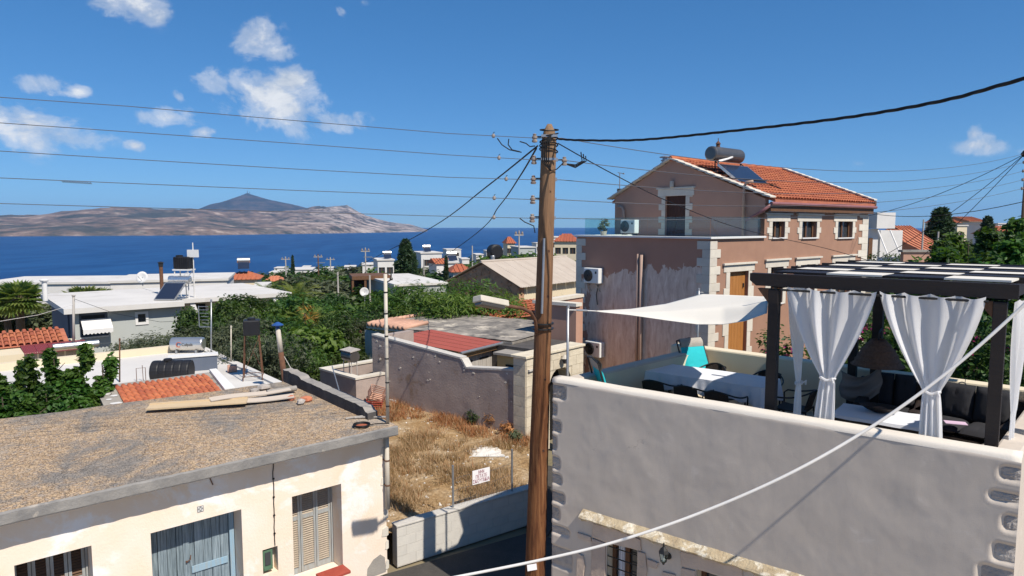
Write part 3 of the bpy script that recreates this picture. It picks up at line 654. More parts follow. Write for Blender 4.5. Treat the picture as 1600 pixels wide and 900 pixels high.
# ================================================================== beige house in front
ZE = 2.8
_e0 = at_z(618, 667, ZE); _e1 = at_z(0, 803, ZE)
_dir = (_e0 - _e1); BANG = math.degrees(math.atan2(_dir.y, _dir.x))
BF = Fr((_e0.x, _e0.y, 0), BANG); BF = Fr(BF.w(-0.01, 0.35), BANG); BF.o.z = 0
def beige_house():
    h = thing('beige_house', 'old low beige plaster house with crusted flat roof and faded shutters', 'house', BF)
    d0, d1 = BF.pw(235, 832), BF.pw(377, 797); w0, w1 = BF.pw(456, 775), BF.pw(533, 757); wb = BF.pw(535, 890)
    l0, l1 = BF.pw(22, 884), BF.pw(143, 855); mt0, mt1 = BF.pw(410, 860), BF.pw(435, 892)
    XL = -9.5
    door = (d0.x, d1.x, -0.03, (d0.z + d1.z) / 2); win = (w0.x, w1.x, wb.z, (w0.z + w1.z) / 2); lw = (l0.x, l1.x, wb.z, l0.z)
    nic = (mt0.x, mt1.x, mt1.z, mt0.z)
    m = MB(); m.wall(-XL, 2.62, 0.50, [door, win, lw, nic], XL, 0)
    m.box(-0.30, -0.002, 0.502, 3.7, 0, 2.6); m.box(XL, -0.32, 3.4, 3.7, 0, 2.6)
    m.build('wall', 'plaster_cream', h)
    # chipped stone showing at the corner
    rg = random.Random(4); q = MB()
    for i in range(13):
        if i % 3 == 1: continue
        z = 0.1 + i * 0.19 + rg.uniform(-.04, .04); w_ = rg.uniform(.02, .10)
        pts = [(-w_ - rg.uniform(0, .03), z + .02), (-.01, z), (.03, z + .02), (.03, z + .16), (-.01, z + .175), (-w_, z + .15)]
        q = MB(); q.extr([(x, -0.012, zz) for x, zz in pts], (0, .10, 0)); q.build('corner_stone', 'quoin', h)
    # roof slab with a ragged front edge
    m = MB(); n = 160; X0, X1 = XL, 0.06
    yb = 4.0; prof = []
    for i in range(n + 1):
        x = X0 + (X1 - X0) * i / n; j = noise.fractal(Vector((x * 5, 0, 2)), 1, 2, 5) * .012
        yback = 3.72 + 0.40 * min(1, max(0, -x) / 5)
        for (y, z) in ((-.34 + j, 2.64), (-.35 + j, 2.66 + j * .4), (-.35 + j * 1.3, 2.79 + j * .5), (-.32 + j, 2.81)): prof.append((x, y, z))
        for k in range(1, 16):
            y = -.32 + (yback + .32) * k / 15; prof.append((x, y, 2.81 + .12 * (k / 15) + noise.fractal(Vector((x * .8, y * .8, 5)), 1, 2, 5) * .018))
        prof.append((x, yback, 2.62))
    c = 20
    m.v = prof
    for i in range(n):
        for k in range(c - 1): m.f.append((i * c + k, (i + 1) * c + k, (i + 1) * c + k + 1, i * c + k + 1))
        m.f.append((i * c + c - 1, (i + 1) * c + c - 1, (i + 1) * c, i * c))
    m.f.append(tuple(range(c))); m.f.append(tuple(range(n * c, (n + 1) * c))[::-1])
    r = m.build('roof', 'roof_crust', h)
    r.data.materials.append(M['concrete_edge'])
    for p in r.data.polygons:
        if p.center.y < -.322 or p.center.z < 2.7: p.material_index = 1
    # dark upstand along the right edge of the roof
    m = MB(); n = 40
    a, b_ = Vector((-.10, .25, 2.83)), Vector((-.22, 3.75, 2.95))
    for i in range(n + 1):
        p = a.lerp(b_, i / n); j = noise.fractal(Vector((i * .5, 1, 0)), 1, 2, 5) * .022; hh = .20 + j + (.05 if i > 30 else 0); w_ = .10
        if i < 2: hh *= .6
        m.v += [(p.x - w_, p.y, p.z - .05), (p.x - w_ + j * .4, p.y, p.z + hh), (p.x + w_ + j * .3, p.y, p.z + hh + .01), (p.x + w_, p.y, p.z - .12)]
    for i in range(n):
        for k in range(4): m.f.append((i * 4 + k, i * 4 + (k + 1) % 4, (i + 1) * 4 + (k + 1) % 4, (i + 1) * 4 + k))
    m.f += [(0, 1, 2, 3), (n * 4 + 3, n * 4 + 2, n * 4 + 1, n * 4)]
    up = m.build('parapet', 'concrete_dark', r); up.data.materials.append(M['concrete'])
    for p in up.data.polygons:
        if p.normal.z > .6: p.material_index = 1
    # blue plank double door
    dr = MB(); dx0, dx1, _, dz = door; yd = .40
    rx = dx1 - .03
    dr.box(dx0 + .005, dx0 + .03, yd - .03, yd + .03, 0, dz - .005); dr.box(rx - .05, rx + .02, yd - .05, yd + .03, 0, dz - .005); dr.box(dx0 + .03, rx - .05, yd - .03, yd + .03, dz - .05, dz - .006)
    D = dr.build('door', 'paint_blue_frame', h)
    nx = 9; x0 = dx0 + .035; wd = (rx - .055 - x0) / nx
    for i in range(nx):
        p = MB(); p.box(x0 + i * wd + .003, x0 + (i + 1) * wd - .003, yd - (.012 if i % 2 else .006), yd + .02, 0.0, dz - .052); p.build('plank', 'paint_blue', D, bevel=.003)
    p = MB(); p.box(x0 + 4 * wd - .035, x0 + 4 * wd + .045, yd - .035, yd - .013, 0, dz - .06); p.build('cover_strip', 'paint_blue', D, bevel=.004)
    for zz in (.95, .25):
        p = MB(); p.box(x0 + 4.6 * wd, x0 + 8.8 * wd, yd - .032, yd - .013, zz, zz + .11); p.build('rail', 'paint_blue_frame', D, bevel=.004)
    p = MB(); hz = BF.pw(297, 893).z; p.tube([(x0 + 4 * wd, yd - .06, hz), (x0 + 4 * wd + .05, yd - .075, hz + .03), (x0 + 4 * wd + .06, yd - .06, hz + .09)], .008, 6); p.tube([(x0 + 4 * wd, yd - .036, hz), (x0 + 4 * wd, yd - .07, hz)], .012, 6); p.build('handle', 'rust', D)
    def shutter(o, frame_mat, slat_mat, leaves, name):
        ox0, ox1, oz0, oz1 = o; y = .36
        g = MB(); g.box(ox0 - .02, ox1 + .02, .46, .49, oz0 - .02, oz1 + .02)
        sh = g.build(name, 'dark_void', h)
        jam = .0; xr = ox1 - .035; w_ = (xr - ox0) / leaves
        for i in range(leaves):
            a, b2 = ox0 + i * w_ + .004, ox0 + (i + 1) * w_ - .004; fr = MB(); st = .038
            fr.box(a, a + st, y, y + .035, oz0 + .006, oz1 - .006); fr.box(b2 - st, b2, y, y + .035, oz0 + .006, oz1 - .006)
            for (za, zb) in ((oz0 + .006, oz0 + .10), (oz1 - .075, oz1 - .006), (oz0 + (oz1 - oz0) * .62, oz0 + (oz1 - oz0) * .62 + .07)): fr.box(a + st, b2 - st, y + .004, y + .031, za, zb)
            F = fr.build('shutter_leaf', frame_mat, sh)
            sl = MB(); nz = 34
            for k in range(nz):
                z = oz0 + .11 + (oz1 - oz0 - .20) * (k + .5) / nz
                sl.cbox(((a + b2) / 2, y + .018, z), (b2 - a - 2 * st, .034, .007), 0, R(40))
            s_ = sl.build('slats', slat_mat, F); s_['kind'] = 'stuff'
        fr = MB(); fr.box(xr + .002, xr + .03, y - .01, y + .04, oz0, oz1 - .001); fr.build('window_frame', frame_mat, sh)
        return sh
    shutter(win, 'shutter_frame', 'shutter', 3, 'window')
    shutter(lw, 'shutter_frame', 'shutter_brown', 4, 'window')
    p = MB(); p.box(win[0] - .0, win[1] + .0, -.06, .35, win[2] - .05, win[2] + .004); p.build('window_sill', 'plaster_cream', h, bevel=.01)
    p = MB(); a = BF.pw(503, 905, -.25); p.box(a.x, a.x + .5, -.30, -.01, a.z - .05, a.z + .0); p.build('red_ledge', 'red_plastic', h, bevel=.008)
    # electricity meter in its niche
    g = MB(); g.box(nic[0] - .01, nic[1] + .01, .17, .19, nic[2] - .01, nic[3] + .01); N = g.build('meter_niche', 'plaster_cream', h)
    g = MB(); x0, x1 = nic[0] + .015, nic[1] - .07; g.box(x0, x1, .03, .165, nic[2] + .05, nic[3] - .03); g.build('meter_box', 'green_box', N, bevel=.012)
    g = MB(); g.box(x0 + .03, x1 - .04, .018, .028, nic[2] + .14, nic[3] - .07); g.build('meter_window', 'glass_dark', N, bevel=.004)
    g = MB(); g.box(x0 + .01, x1 - .01, .014, .028, nic[2] + .06, nic[2] + .11); g.build('meter_flap', 'green_box', N, bevel=.003)
    # cable down the front wall, little enamel plaque, hanging wire end
    g = MB(); c0, c1 = BF.pw(426, 719), BF.pw(429, 852); rg = random.Random(2)
    g.tube([(c0.x + (c1.x - c0.x) * i / 14 + rg.uniform(-.008, .008), -.012, c0.z + (c1.z - c0.z) * i / 14) for i in range(15)], .007, 6)
    for i in (3, 6, 9, 12): g.cbox((c0.x + (c1.x - c0.x) * i / 14, -.012, c0.z + (c1.z - c0.z) * i / 14), (.03, .024, .02))
    g.build('wall_cable', 'cable_black', h)
    a = BF.pw(313, 795); g = MB(); g.box(a.x - .045, a.x + .045, -.008, .001, a.z - .045, a.z + .045); pq = g.build('number_plaque', 'galvanised', h)
    g = MB()
    for i in range(3):
        for j in range(3):
            if (i + j) % 2 == 0: g.box(a.x - .035 + i * .025, a.x - .015 + i * .025, -.0105, -.0082, a.z - .035 + j * .025, a.z - .015 + j * .025)
    g.build('plaque_pattern', 'white_paint', pq)
    c0, c1 = BF.pw(325, 741), BF.pw(332, 757); g = MB(); g.tube([(c0.x, -.01, c0.z), (c1.x, -.02, c1.z)], .008, 6); g.build('wire_end', 'rust', h)
    # rainwater pipe with brackets
    t, bt = BF.pw(604, 676, -.09), BF.pw(606, 795, -.09)
    g = MB(); g.tube([(t.x, -.09, 2.62), (t.x, -.09, bt.z)], .042, 12); P = g.build('downpipe', 'offwhite_pipe', h, smooth=True)
    for f in (.35, .68):
        g = MB(); z = 2.62 + (bt.z - 2.62) * f; g.lathe([(.05, -.012), (.05, .012)], 12, Matrix.Translation((t.x, -.09, z))); g.cbox((t.x - .03, -.045, z), (.02, .09, .015)); g.build('pipe_bracket', 'rust', P)
    # patch of grey repair mortar low on the corner
    g = MB(); a = BF.pw(590, 885)
    pts = [(-.42, .02), (-.40, .20), (-.28, .33), (-.14, .38), (-.05, .30), (-.03, .02)]
    g.extr([(x, -.006, z + .02) for x, z in pts], (0, .008, 0)); g.build('mortar_patch', 'concrete', h)
    return h
beige_house()
# things lying on that roof
def roof_z(y): return 2.83 + .12 * (y + .27) / 4.2
a, b_ = BF.pz(228, 642, 2.96), BF.pz(385, 632, 2.95); c = BF.pz(378, 624, 2.96)
m = MB(); dv = (b_ - a); L = Vector((dv.x, dv.y, 0)).length; ang = math.atan2(dv.y, dv.x)
m.box(0, L, 0, .32, -.012, .012); m.box(.0, L, .30, .36, .012, .03)
o = m.build('fibre_board', 'board_tan', None, loc=BF.w(a.x, a.y, roof_z(a.y) + .055), rot=(R(1.5), 0, BF.a + ang)); tag(o, 'long tan fibre board lying on the crusted roof', 'board')
for i, (p0, p1, w_, dz) in enumerate((((315, 632), (460, 618), .22, .045), ((330, 628), (455, 611), .2, .10))):
    a, b_ = BF.pz(*p0, 3.0), BF.pz(*p1, 3.0); dv = b_ - a; L = Vector((dv.x, dv.y, 0)).length; m = MB()
    m.grid(lambda u, v: (u * L, v * w_, .018 * math.sin(v * 14) + .012 * math.sin(u * 7)), 20, 18)
    n0 = len(m.v); m.v += [(x, y, z - .012) for x, y, z in m.v[:n0]]; m.f += [tuple(k + n0 for k in f[::-1]) for f in m.f[:]]
    o = m.build('corrugated_offcut', 'asbestos', None, loc=BF.w(a.x, a.y, roof_z(a.y) + dz), rot=(R(3), 0, BF.a + math.atan2(dv.y, dv.x)))
    tag(o, ('grey corrugated sheet offcut beside the tan board', 'upper grey corrugated offcut lying against the dark roof upstand')[i], 'sheet')
p = BF.pz(440, 602, 3.1); m = MB(); m.tube([(-.30, 0, 0), (.30, 0, 0)], .055, 12); o = m.build('clay_pipe', 'concrete', None, loc=BF.w(p.x, p.y, roof_z(p.y) + .08), rot=(0, 0, BF.a)); tag(o, 'short grey pipe lying at the back of the crusted roof', 'pipe')
for i, (q, s, mt) in enumerate((((478, 622), .12, 'terracotta_old'), ((470, 626), .09, 'stone_grey'), ((455, 621), .07, 'terracotta_old'), ((412, 606), .13, 'stone_grey'), ((398, 612), .10, 'stone_grey'))):
    p = BF.pz(*q, 2.95); rg = random.Random(i); m = MB()
    m.lathe([(s * .7, -.03), (s, .0), (s * .85, .05), (s * .3, .075)], 7); m.v = [(x * (1 + rg.uniform(-.25, .25)), y * (1 + rg.uniform(-.25, .25)), z) for x, y, z in m.v]
    o = m.build('rubble_piece', mt, None, loc=BF.w(p.x, p.y, roof_z(p.y) + .02), rot=(0, 0, i)); tag(o, ('orange tile shard on the crusted roof', 'flat grey stone beside the orange tile shard', 'small dull red tile chip on the roof', 'grey stone by the roof pipe', 'grey rubble stone near the corrugated offcuts')[i], 'rubble')
p = BF.pz(565, 663, 2.87); m = MB(); rr = .13
for k in range(3): m.tube([(rr * (1 + .04 * k) * math.cos(t), rr * (1 + .04 * k) * math.sin(t), .012 + .012 * k) for t in [i * .2618 for i in range(25)]], .011, 6)
m.tube([(rr, 0, .02), (.22, .10, .015), (.36, .12, .015), (.46, .10, .02)], .009, 6)
o = m.build('hose_coil', 'cable_black', None, loc=BF.w(p.x, p.y, roof_z(p.y) + .0)); tag(o, 'coil of black hose on the roof corner', 'hose')
m = MB(); m.lathe([(.09, 0), (.10, .012), (.06, .02)], 12); o = m.build('tile_disc', 'terracotta', None, loc=BF.w(p.x, p.y, roof_z(p.y) + .002)); tag(o, 'round terracotta piece inside the black hose coil', 'tile')
for i in range(3):
    a = BF.pz(545 + i * 14, 650 - i * 1, 2.9); m = MB(); m.cbox((.14, 0, 0), (.40, .035, .02)); o = m.build('wood_stick', 'wood_grey', None, loc=BF.w(a.x, a.y, roof_z(a.y) + .014), rot=(0, 0, BF.a - .2 - .25 * i)); tag(o, 'grey weathered stick lying by the roof upstand', 'stick', 'sticks on the crusted roof')
# striped mast of pipe at the roof corner
pb = BF.w(-.045, -.05); m = MB(); b0 = at_y(606, 660, pb.y); tp = at_y(602, 428, pb.y)
MP = thing('mast_pipe', 'tall pale banded pipe mast standing on the crusted roof corner', 'mast', None, (b0.x, pb.y, 2.80)); L = tp.z - 2.80
m = MB(); m.tube([(0, 0, -.02), (0, 0, L)], .031, 12); m.build('pipe', 'offwhite_pipe', MP, smooth=True)
for f in (.12, .28, .44, .59, .74, .88):
    m = MB(); m.lathe([(.035, -.012), (.035, .012)], 12, Matrix.Translation((0, 0, L * f))); m.build('band', 'metal_black', MP)
m = MB(); m.tube([(.03, 0, L - .14), (.10, 0, L - .10), (.10, 0, L + .0)], .012, 6); m.lathe([(.025, -.03), (.03, 0), (.012, .03)], 8, Matrix.Translation((.10, 0, L - .08))); m.build('insulator_bracket', 'metal_black', MP)

# ================================================================== vacant lot with dry grass
A = at_z(620, 824, .72); B = at_z(827, 765, .72)
WALLF = Fr((A.x, A.y, 0), math.degrees(math.atan2(B.y - A.y, B.x - A.x))); WL = (B - A).length + .35
LOT = [WALLF.w(.0, .12), WALLF.w(WL, .12), Vector((.70, 17.55, 0)), Vector((-3.9, 21.2, 0)), Vector((-5.6, 20.5, 0)), BF.w(0, 3.9), BF.w(0.03, 1.0)]
def inpoly(x, y, P):
    c = False; j = len(P) - 1
    for i in range(len(P)):
        if (P[i].y > y) != (P[j].y > y) and x < (P[j].x - P[i].x) * (y - P[i].y) / (P[j].y - P[i].y) + P[i].x: c = not c
        j = i
    return c
def lot_z(x, y): return .56 + .07 * noise.fractal(Vector((x * .6, y * .6, 1)), 1, 2, 4) + .055 * max(0, y - 15)
def build_lot():
    m = MB(); x0, x1, y0, y1, st = -6.2, 1.6, 11.2, 21.6, .16; idx = {}
    nx, ny = int((x1 - x0) / st), int((y1 - y0) / st)
    for j in range(ny):
        for i in range(nx):
            cx, cy = x0 + (i + .5) * st, y0 + (j + .5) * st
            if not inpoly(cx, cy, LOT): continue
            f = []
            for (di, dj) in ((0, 0), (1, 0), (1, 1), (0, 1)):
                k = (i + di, j + dj)
                if k not in idx: x, y = x0 + k[0] * st, y0 + k[1] * st; idx[k] = len(m.v); m.v.append((x, y, lot_z(x, y)))
                f.append(idx[k])
            m.f.append(tuple(f))
    tag(m.build('lot_ground', 'dry_soil', smooth=True), 'stony dry soil of the vacant lot', None, kind='structure')
    rg = random.Random(9); g = MB(); g2 = MB()
    cnt = 0
    while cnt < 22000:
        x, y = rg.uniform(x0, x1), rg.uniform(y0, y1)
        if not inpoly(x, y, LOT): continue
        dn = noise.fractal(Vector((x * .9, y * .9, 7)), 1, 2, 4)
        if dn < -.25 + rg.random() * .45: continue
        if (x + .38) ** 2 / .5 + (y - 16.2) ** 2 / .35 < 1 and rg.random() < .9: continue
        cnt += 1; h = rg.uniform(.07, .24) * (1 + .5 * dn); a = rg.uniform(0, 6.28); ln = rg.uniform(.2, 1.3) * h
        b0 = Vector((x, y, lot_z(x, y) - .01)); w_ = Vector((math.cos(a + 1.57), math.sin(a + 1.57), 0)) * .0085; tip = b0 + Vector((math.cos(a) * ln, math.sin(a) * ln, h))
        # rust-brown weeds grow along the foot of the courtyard wall
        q = g2 if (rg.random() < (.75 if (-x * .6 + (y - 17.6)) > -1.1 + rg.random() * .5 and y > 17.0 - x * .5 and y > 16.8 else .05)) else g
        k = len(q.v); q.v += [tuple(b0 - w_), tuple(b0 + w_), tuple(tip)]; q.f.append((k, k + 1, k + 2))
    tag(g.build('dry_grass', 'dry_blade'), 'straw coloured dry grass over the vacant lot', 'grass', kind='stuff')
    tag(g2.build('dry_weeds', 'dry_brown'), 'rust brown dry weeds along the foot of the courtyard wall', 'weeds', kind='stuff')
    st_ = MB(); cnt = 0
    while cnt < 260:
        x, y = rg.uniform(x0, x1), rg.uniform(y0, y1)
        if not inpoly(x, y, LOT): continue
        s = rg.uniform(.008, .028)
        if (x + .4) ** 2 / .3 + (y - 16.3) ** 2 / .3 < 1 or (x - .35) ** 2 / .25 + (y - 16.6) ** 2 / .5 < 1: s *= 1.5
        cnt += 1; st_.cbox((x, y, lot_z(x, y) + s * .3), (s * 2, s * 1.5, s), rg.uniform(0, 3), rg.uniform(-.4, .4), rg.uniform(-.4, .4))
    tag(st_.build('lot_stones', 'rock_white'), 'small pale stones strewn over the vacant lot', 'stones', kind='stuff')
    # heap of white lime rubble
    c0 = at_z(758, 707, .6); q = MB(); q.grid(lambda u, v: (c0.x + (u - .5) * 1.0, c0.y + (v - .5) * .9, lot_z(c0.x, c0.y) - .03 + .07 * max(0, 1 - ((u - .5) ** 2 + (v - .5) ** 2) * 4.2) * (1 + .6 * noise.noise(Vector((u * 7, v * 7, 0))))), 26, 22)
    tag(q.build('lime_heap', 'rock_white', smooth=True), 'low heap of white lime rubble in the dry grass', 'heap')
    # green and dry shrubs by the wall foot
    for i, (px, py, kd, r_, lab) in enumerate(((740, 655, 'leaf_dark', .22, 'small dark green weed at the courtyard wall foot'), (770, 660, 'dry_brown', .24, 'rust brown dry bush beside the green weed'), (792, 672, 'dry_brown', .2, 'rust brown dry bush near the gate pillar'), (650, 628, 'leaf_olive', .18, 'low grey green weed by the wall near the mast'), (545, 600, 'dry_blade', .42, 'tall straw coloured dry bush by the low wall corner'), (805, 680, 'leaf_olive', .13, 'tiny green weed by the gate pillar'))):
        p = at_z(px, py + 14, .62); L = [(0, 0, r_ * .9, r_, r_, r_ * 1.0)]
        t_ = thing('weed_bush', lab, 'bush', None, (p.x, p.y, lot_z(p.x, p.y)))
        o = bpy.data.objects.new('foliage', crown_mesh('foliage', kd, 60 + i, L, 60, 9, .10, .10, 0, .3)); COL.objects.link(o); o.parent = t_
        q = MB()
        for k in range(5): q.tube([(0, 0, -.03), (math.cos(k * 1.3) * r_ * .5, math.sin(k * 1.3) * r_ * .5, r_ * 1.1)], [.008, .003], 4)
        q.build('stem', 'bark', t_)
build_lot()
def block_wall():
    t = thing('block_wall', 'low pale concrete block wall along the lane below the dry lot', 'wall', WALLF)
    m = MB(); m.box(0, WL, .005, .19, -.06, .70); m.build('core', 'mortar', t)
    bm = MB(); bm.box(.005, .387, 0, .1, .004, .184); me = bm.mesh('block', 'concrete_block')
    for c in range(4):
        n = int(WL / .392) + 1
        for i in range(-1, n):
            x = i * .392 + (.196 if c % 2 else 0); x0 = max(x, 0); x1 = min(x + .392, WL)
            if x1 - x0 < .08: continue
            o = bpy.data.objects.new('block', me); COL.objects.link(o); o.parent = t; o.location = (x0, random.Random(c * 50 + i).uniform(-.001, .0025), -.045 + c * .188); o.scale = ((x1 - x0) / .392, 1, 1)
    m = MB(); m.box(-.01, WL + .01, -.015, .21, .7085, .75); m.build('coping', 'mortar', t, bevel=.01)
    return t
block_wall()
def fence():
    t = thing('wire_fence', 'sagging wire fence on grey posts along the block wall', 'fence', WALLF)
    for (px, py, pt) in ((708, 795, 727), (800, 762, 702)):
        b0 = WALLF.pw(px, py, .10); tp = WALLF.pw(px, pt, .10); m = MB(); m.tube([(b0.x, .10, .70), (b0.x, .10, tp.z)], .022, 8); m.build('post', 'galvanised', t)
    a = WALLF.pw(708, 740, .1); b0 = WALLF.pw(800, 715, .1)
    for z in (.08, .32, .56):
        m = MB(); m.tube([(a.x + (b0.x - a.x) * i / 8, .10, .76 + z + .02 * math.sin(i)) for i in range(9)], .003, 4); m.build('strand', 'wire', t)
    m = MB()
    n = 22
    for i in range(n):
        x = a.x + (b0.x - a.x) * i / n; m.tube([(x, .10, .76), (x + .05, .10, 1.34)], .0016, 3)
    w_ = m.build('mesh_wire', 'wire', t); w_['kind'] = 'stuff'
fence()
def text_part(txt, size, mat, parent, M4, name='lettering', align='CENTER', extrude=0.001, sx=1.0):
    cu = bpy.data.curves.new(name, 'FONT'); cu.body = txt; cu.size = size; cu.align_x = align; cu.align_y = 'CENTER'; cu.extrude = extrude; cu.offset = size * .012
    ob = bpy.data.objects.new('tmp', cu); COL.objects.link(ob); dg = bpy.context.evaluated_depsgraph_get(); me = bpy.data.meshes.new_from_object(ob.evaluated_get(dg)); bpy.data.objects.remove(ob); bpy.data.curves.remove(cu)
    for v in me.vertices: v.co.x *= sx
    me.transform(M4); me.materials.clear(); me.materials.append(M[mat]); me.name = name
    o = bpy.data.objects.new(name, me); COL.objects.link(o); o.parent = parent; return o
def sign():
    a, b_ = WALLF.pw(738, 736, .085), WALLF.pw(765, 731, .085); c = WALLF.pw(738, 758, .085)
    w_ = (b_ - a).length; h = a.z - c.z
    t = thing('rubbish_sign', 'white sign with red Greek capitals wired to the lot fence', 'sign', None, WALLF.w(a.x, .085, c.z), WALLF.a)
    m = MB(); m.box(0, w_, -.006, .0, 0, h); m.build('board', 'sign_white', t)
    for i, (s, k) in enumerate((('ΜΗΝ', .62), ('ΠΕΤΑΤΕ', .72), ('ΣΚΟΥΠΙΔΙΑ', .76))):
        text_part(s, h * .34, 'ink_red', t, Matrix.Translation((w_ / 2, -.0095, h * (.80 - i * .30))) @ Matrix.Rotation(math.pi / 2, 4, 'X'), sx=k)
sign()

# ================================================================== courtyard wall, gate and yellow annex behind the lot
_a = at_z(615, 641, .62); _b = at_z(822, 690, .62); CANG = math.degrees(math.atan2(_b.y - _a.y, _b.x - _a.x))
CF = Fr((_b.x, _b.y, .3), CANG)
def courtyard():
    t = thing('courtyard_wall', 'tall patchy mauve plaster wall with a stepped top behind the dry lot', 'wall', CF)
    p = [CF.pw(*q) for q in ((581, 524), (720, 561), (728, 576), (828, 581))]
    xl = p[0].x
    pts = [(xl, 0), (xl, p[0].z), (p[1].x, p[1].z), (p[2].x, p[2].z), (0.02, p[3].z - .03), (0.02, 0)]
    m = MB(); n = 90; top = lambda x: lerp_list([(xl, p[0].z), (p[1].x, p[1].z), (p[2].x, p[2].z), (.02, p[3].z)], x)
    xs = sorted([xl + (-xl + .02) * i / n for i in range(n + 1)] + [p[1].x, p[2].x])
    nz = 12
    for x in xs:
        for k in range(nz + 1):
            z = top(x) * k / nz; m.v.append((x, .012 * noise.fractal(Vector((x * .9, z * .9, 3)), 1, 2, 4), z))
    for i in range(len(xs) - 1):
        for k in range(nz): m.f.append((i * (nz + 1) + k, (i + 1) * (nz + 1) + k, (i + 1) * (nz + 1) + k + 1, i * (nz + 1) + k + 1))
    m.extr([(x, .03, z * (1 if z else 1)) for x, z in pts], (0, .20, 0)); 
    m.build('wall', 'plaster_court', t)
    for (i, j) in ((0, 1), (1, 2), (2, 3)):
        a, b_ = p[i], p[j]; q = MB(); d = Vector((b_.x - a.x, 0, b_.z - a.z)); k = Vector((-d.z, 0, d.x)).normalized() * .05
        if i == 1: k = Vector((.05, 0, .02))
        q.extr([(a.x, -.015, a.z), (b_.x, -.015, b_.z), (b_.x + k.x, -.015, b_.z + k.z), (a.x + k.x, -.015, a.z + k.z)], (0, .27, 0)); q.build('coping', 'mortar', t)
    # pale chips where the render has flaked
    rg = random.Random(12)
    for i in range(26):
        x = rg.uniform(xl + .2, -.1); z = top(x) - (rg.uniform(.06, .35) if i < 16 else rg.uniform(.4, 1.6)); s = rg.uniform(.015, .06); q = MB()
        q.extr([(x + s * math.cos(k * 1.05) * rg.uniform(.5, 1.2), -.010 + .004 * (k % 2), z + s * math.sin(k * 1.05) * rg.uniform(.2, .9)) for k in range(6)], (0, .03, 0)); q.build('flaked_patch', 'quoin', t)
    # left return of the wall running back
    q = MB(); q.box(xl, xl + .22, .232, 1.6, 0, p[0].z - .02); q.build('return_wall', 'plaster_court', t)
    return p
_cp = courtyard()
def gateway():
    GF = Fr(CF.w(.03, -.06), CANG + 90 - 4); GF.o.z = .2
    # pillar and arched gate wall: local x runs back to the right, y = 0 faces the lane
    t = thing('stone_gateway', 'pale stone block gateway with arched opening and flat coping', 'gateway', GF)
    top = GF.pw(830, 559).z; L = 2.55; ax0, ax1 = 1.0, 2.0; spring = top - .95
    m = MB(); n = 14
    arch = [(ax0, 0)] + [((ax0 + ax1) / 2 - (ax1 - ax0) / 2 * math.cos(math.pi * i / n), spring + (ax1 - ax0) / 2 * math.sin(math.pi * i / n)) for i in range(n + 1)] + [(ax1, 0)]
    poly = [(0, 0)] + arch + [(L, 0), (L, top), (0, top)]
    # split in three convex-ish pieces
    m.extr([(0, 0, 0), (ax0, 0, 0), (ax0, 0, top), (0, 0, top)], (0, -.0 + .42, 0)); m.extr([(ax1, 0, 0), (L, 0, 0), (L, 0, top), (ax1, 0, top)], (0, .42, 0))
    for i in range(n):
        a, b_ = arch[1 + i], arch[2 + i]; m.extr([(a[0], 0, a[1]), (b_[0], 0, b_[1]), (b_[0], 0, top), (a[0], 0, top)], (0, .42, 0))
    m.build('core', 'limestone', t)
    rg = random.Random(5); z = 0.0; c = 0
    while z < top - .05:
        hh = min(.27, top - z); x = 0
        while x < L - .01:
            w_ = min(rg.uniform(.38, .62), L - x)
            if L - x - w_ < .15: w_ = L - x
            mid = x + w_ / 2
            for (xa, xb) in ((x, min(x + w_, ax0)), (max(x, ax1), x + w_)) if z < spring + .3 else ((x, x + w_),):
                if xb - xa < .05: continue
                if z < top - .5 and xa < ax1 - .02 and xb > ax0 + .02: continue
                q = MB(); q.box(xa + .004, xb - .004, -.018 - rg.uniform(0, .006), .0, z + .004, z + hh - .004); q.build('stone_block', 'limestone', t, bevel=.005)
            x += w_
        # blocks on the pillar's own left face
        q = MB(); q.box(-.016, -.0, .004 + .0, .416, z + .004, z + hh - .004); q.build('stone_block', 'limestone', t, bevel=.005)
        z += hh; c += 1
    m = MB(); m.box(-.06, L + .04, -.06, .48, top + .001, top + .07); m.build('coping', 'limestone', t, bevel=.01)
    m = MB(); m.box(ax0 - .02, ax1 + .02, .44, .47, 0, spring + .58); m.build('gate_leaf', 'dark_void', t)
    lan = thing('gate_lantern', 'small pale lantern above the arched gateway', 'lantern', None, GF.w((ax0 + ax1) / 2, -.14, spring + .62 - 0.0), GF.a)
    q = MB(); q.lathe([(.04, 0), (.085, .12), (.09, .14)], 8); q.build('lamp_glass', 'glass_dark', lan)
    q = MB(); q.lathe([(.11, .141), (.06, .20), (.02, .24)], 8); q.tube([(0, .14, .18), (0, 0, .22)], .014, 6); q.build('lamp_cap', 'offwhite_pipe', lan)
    return GF
GF = gateway()
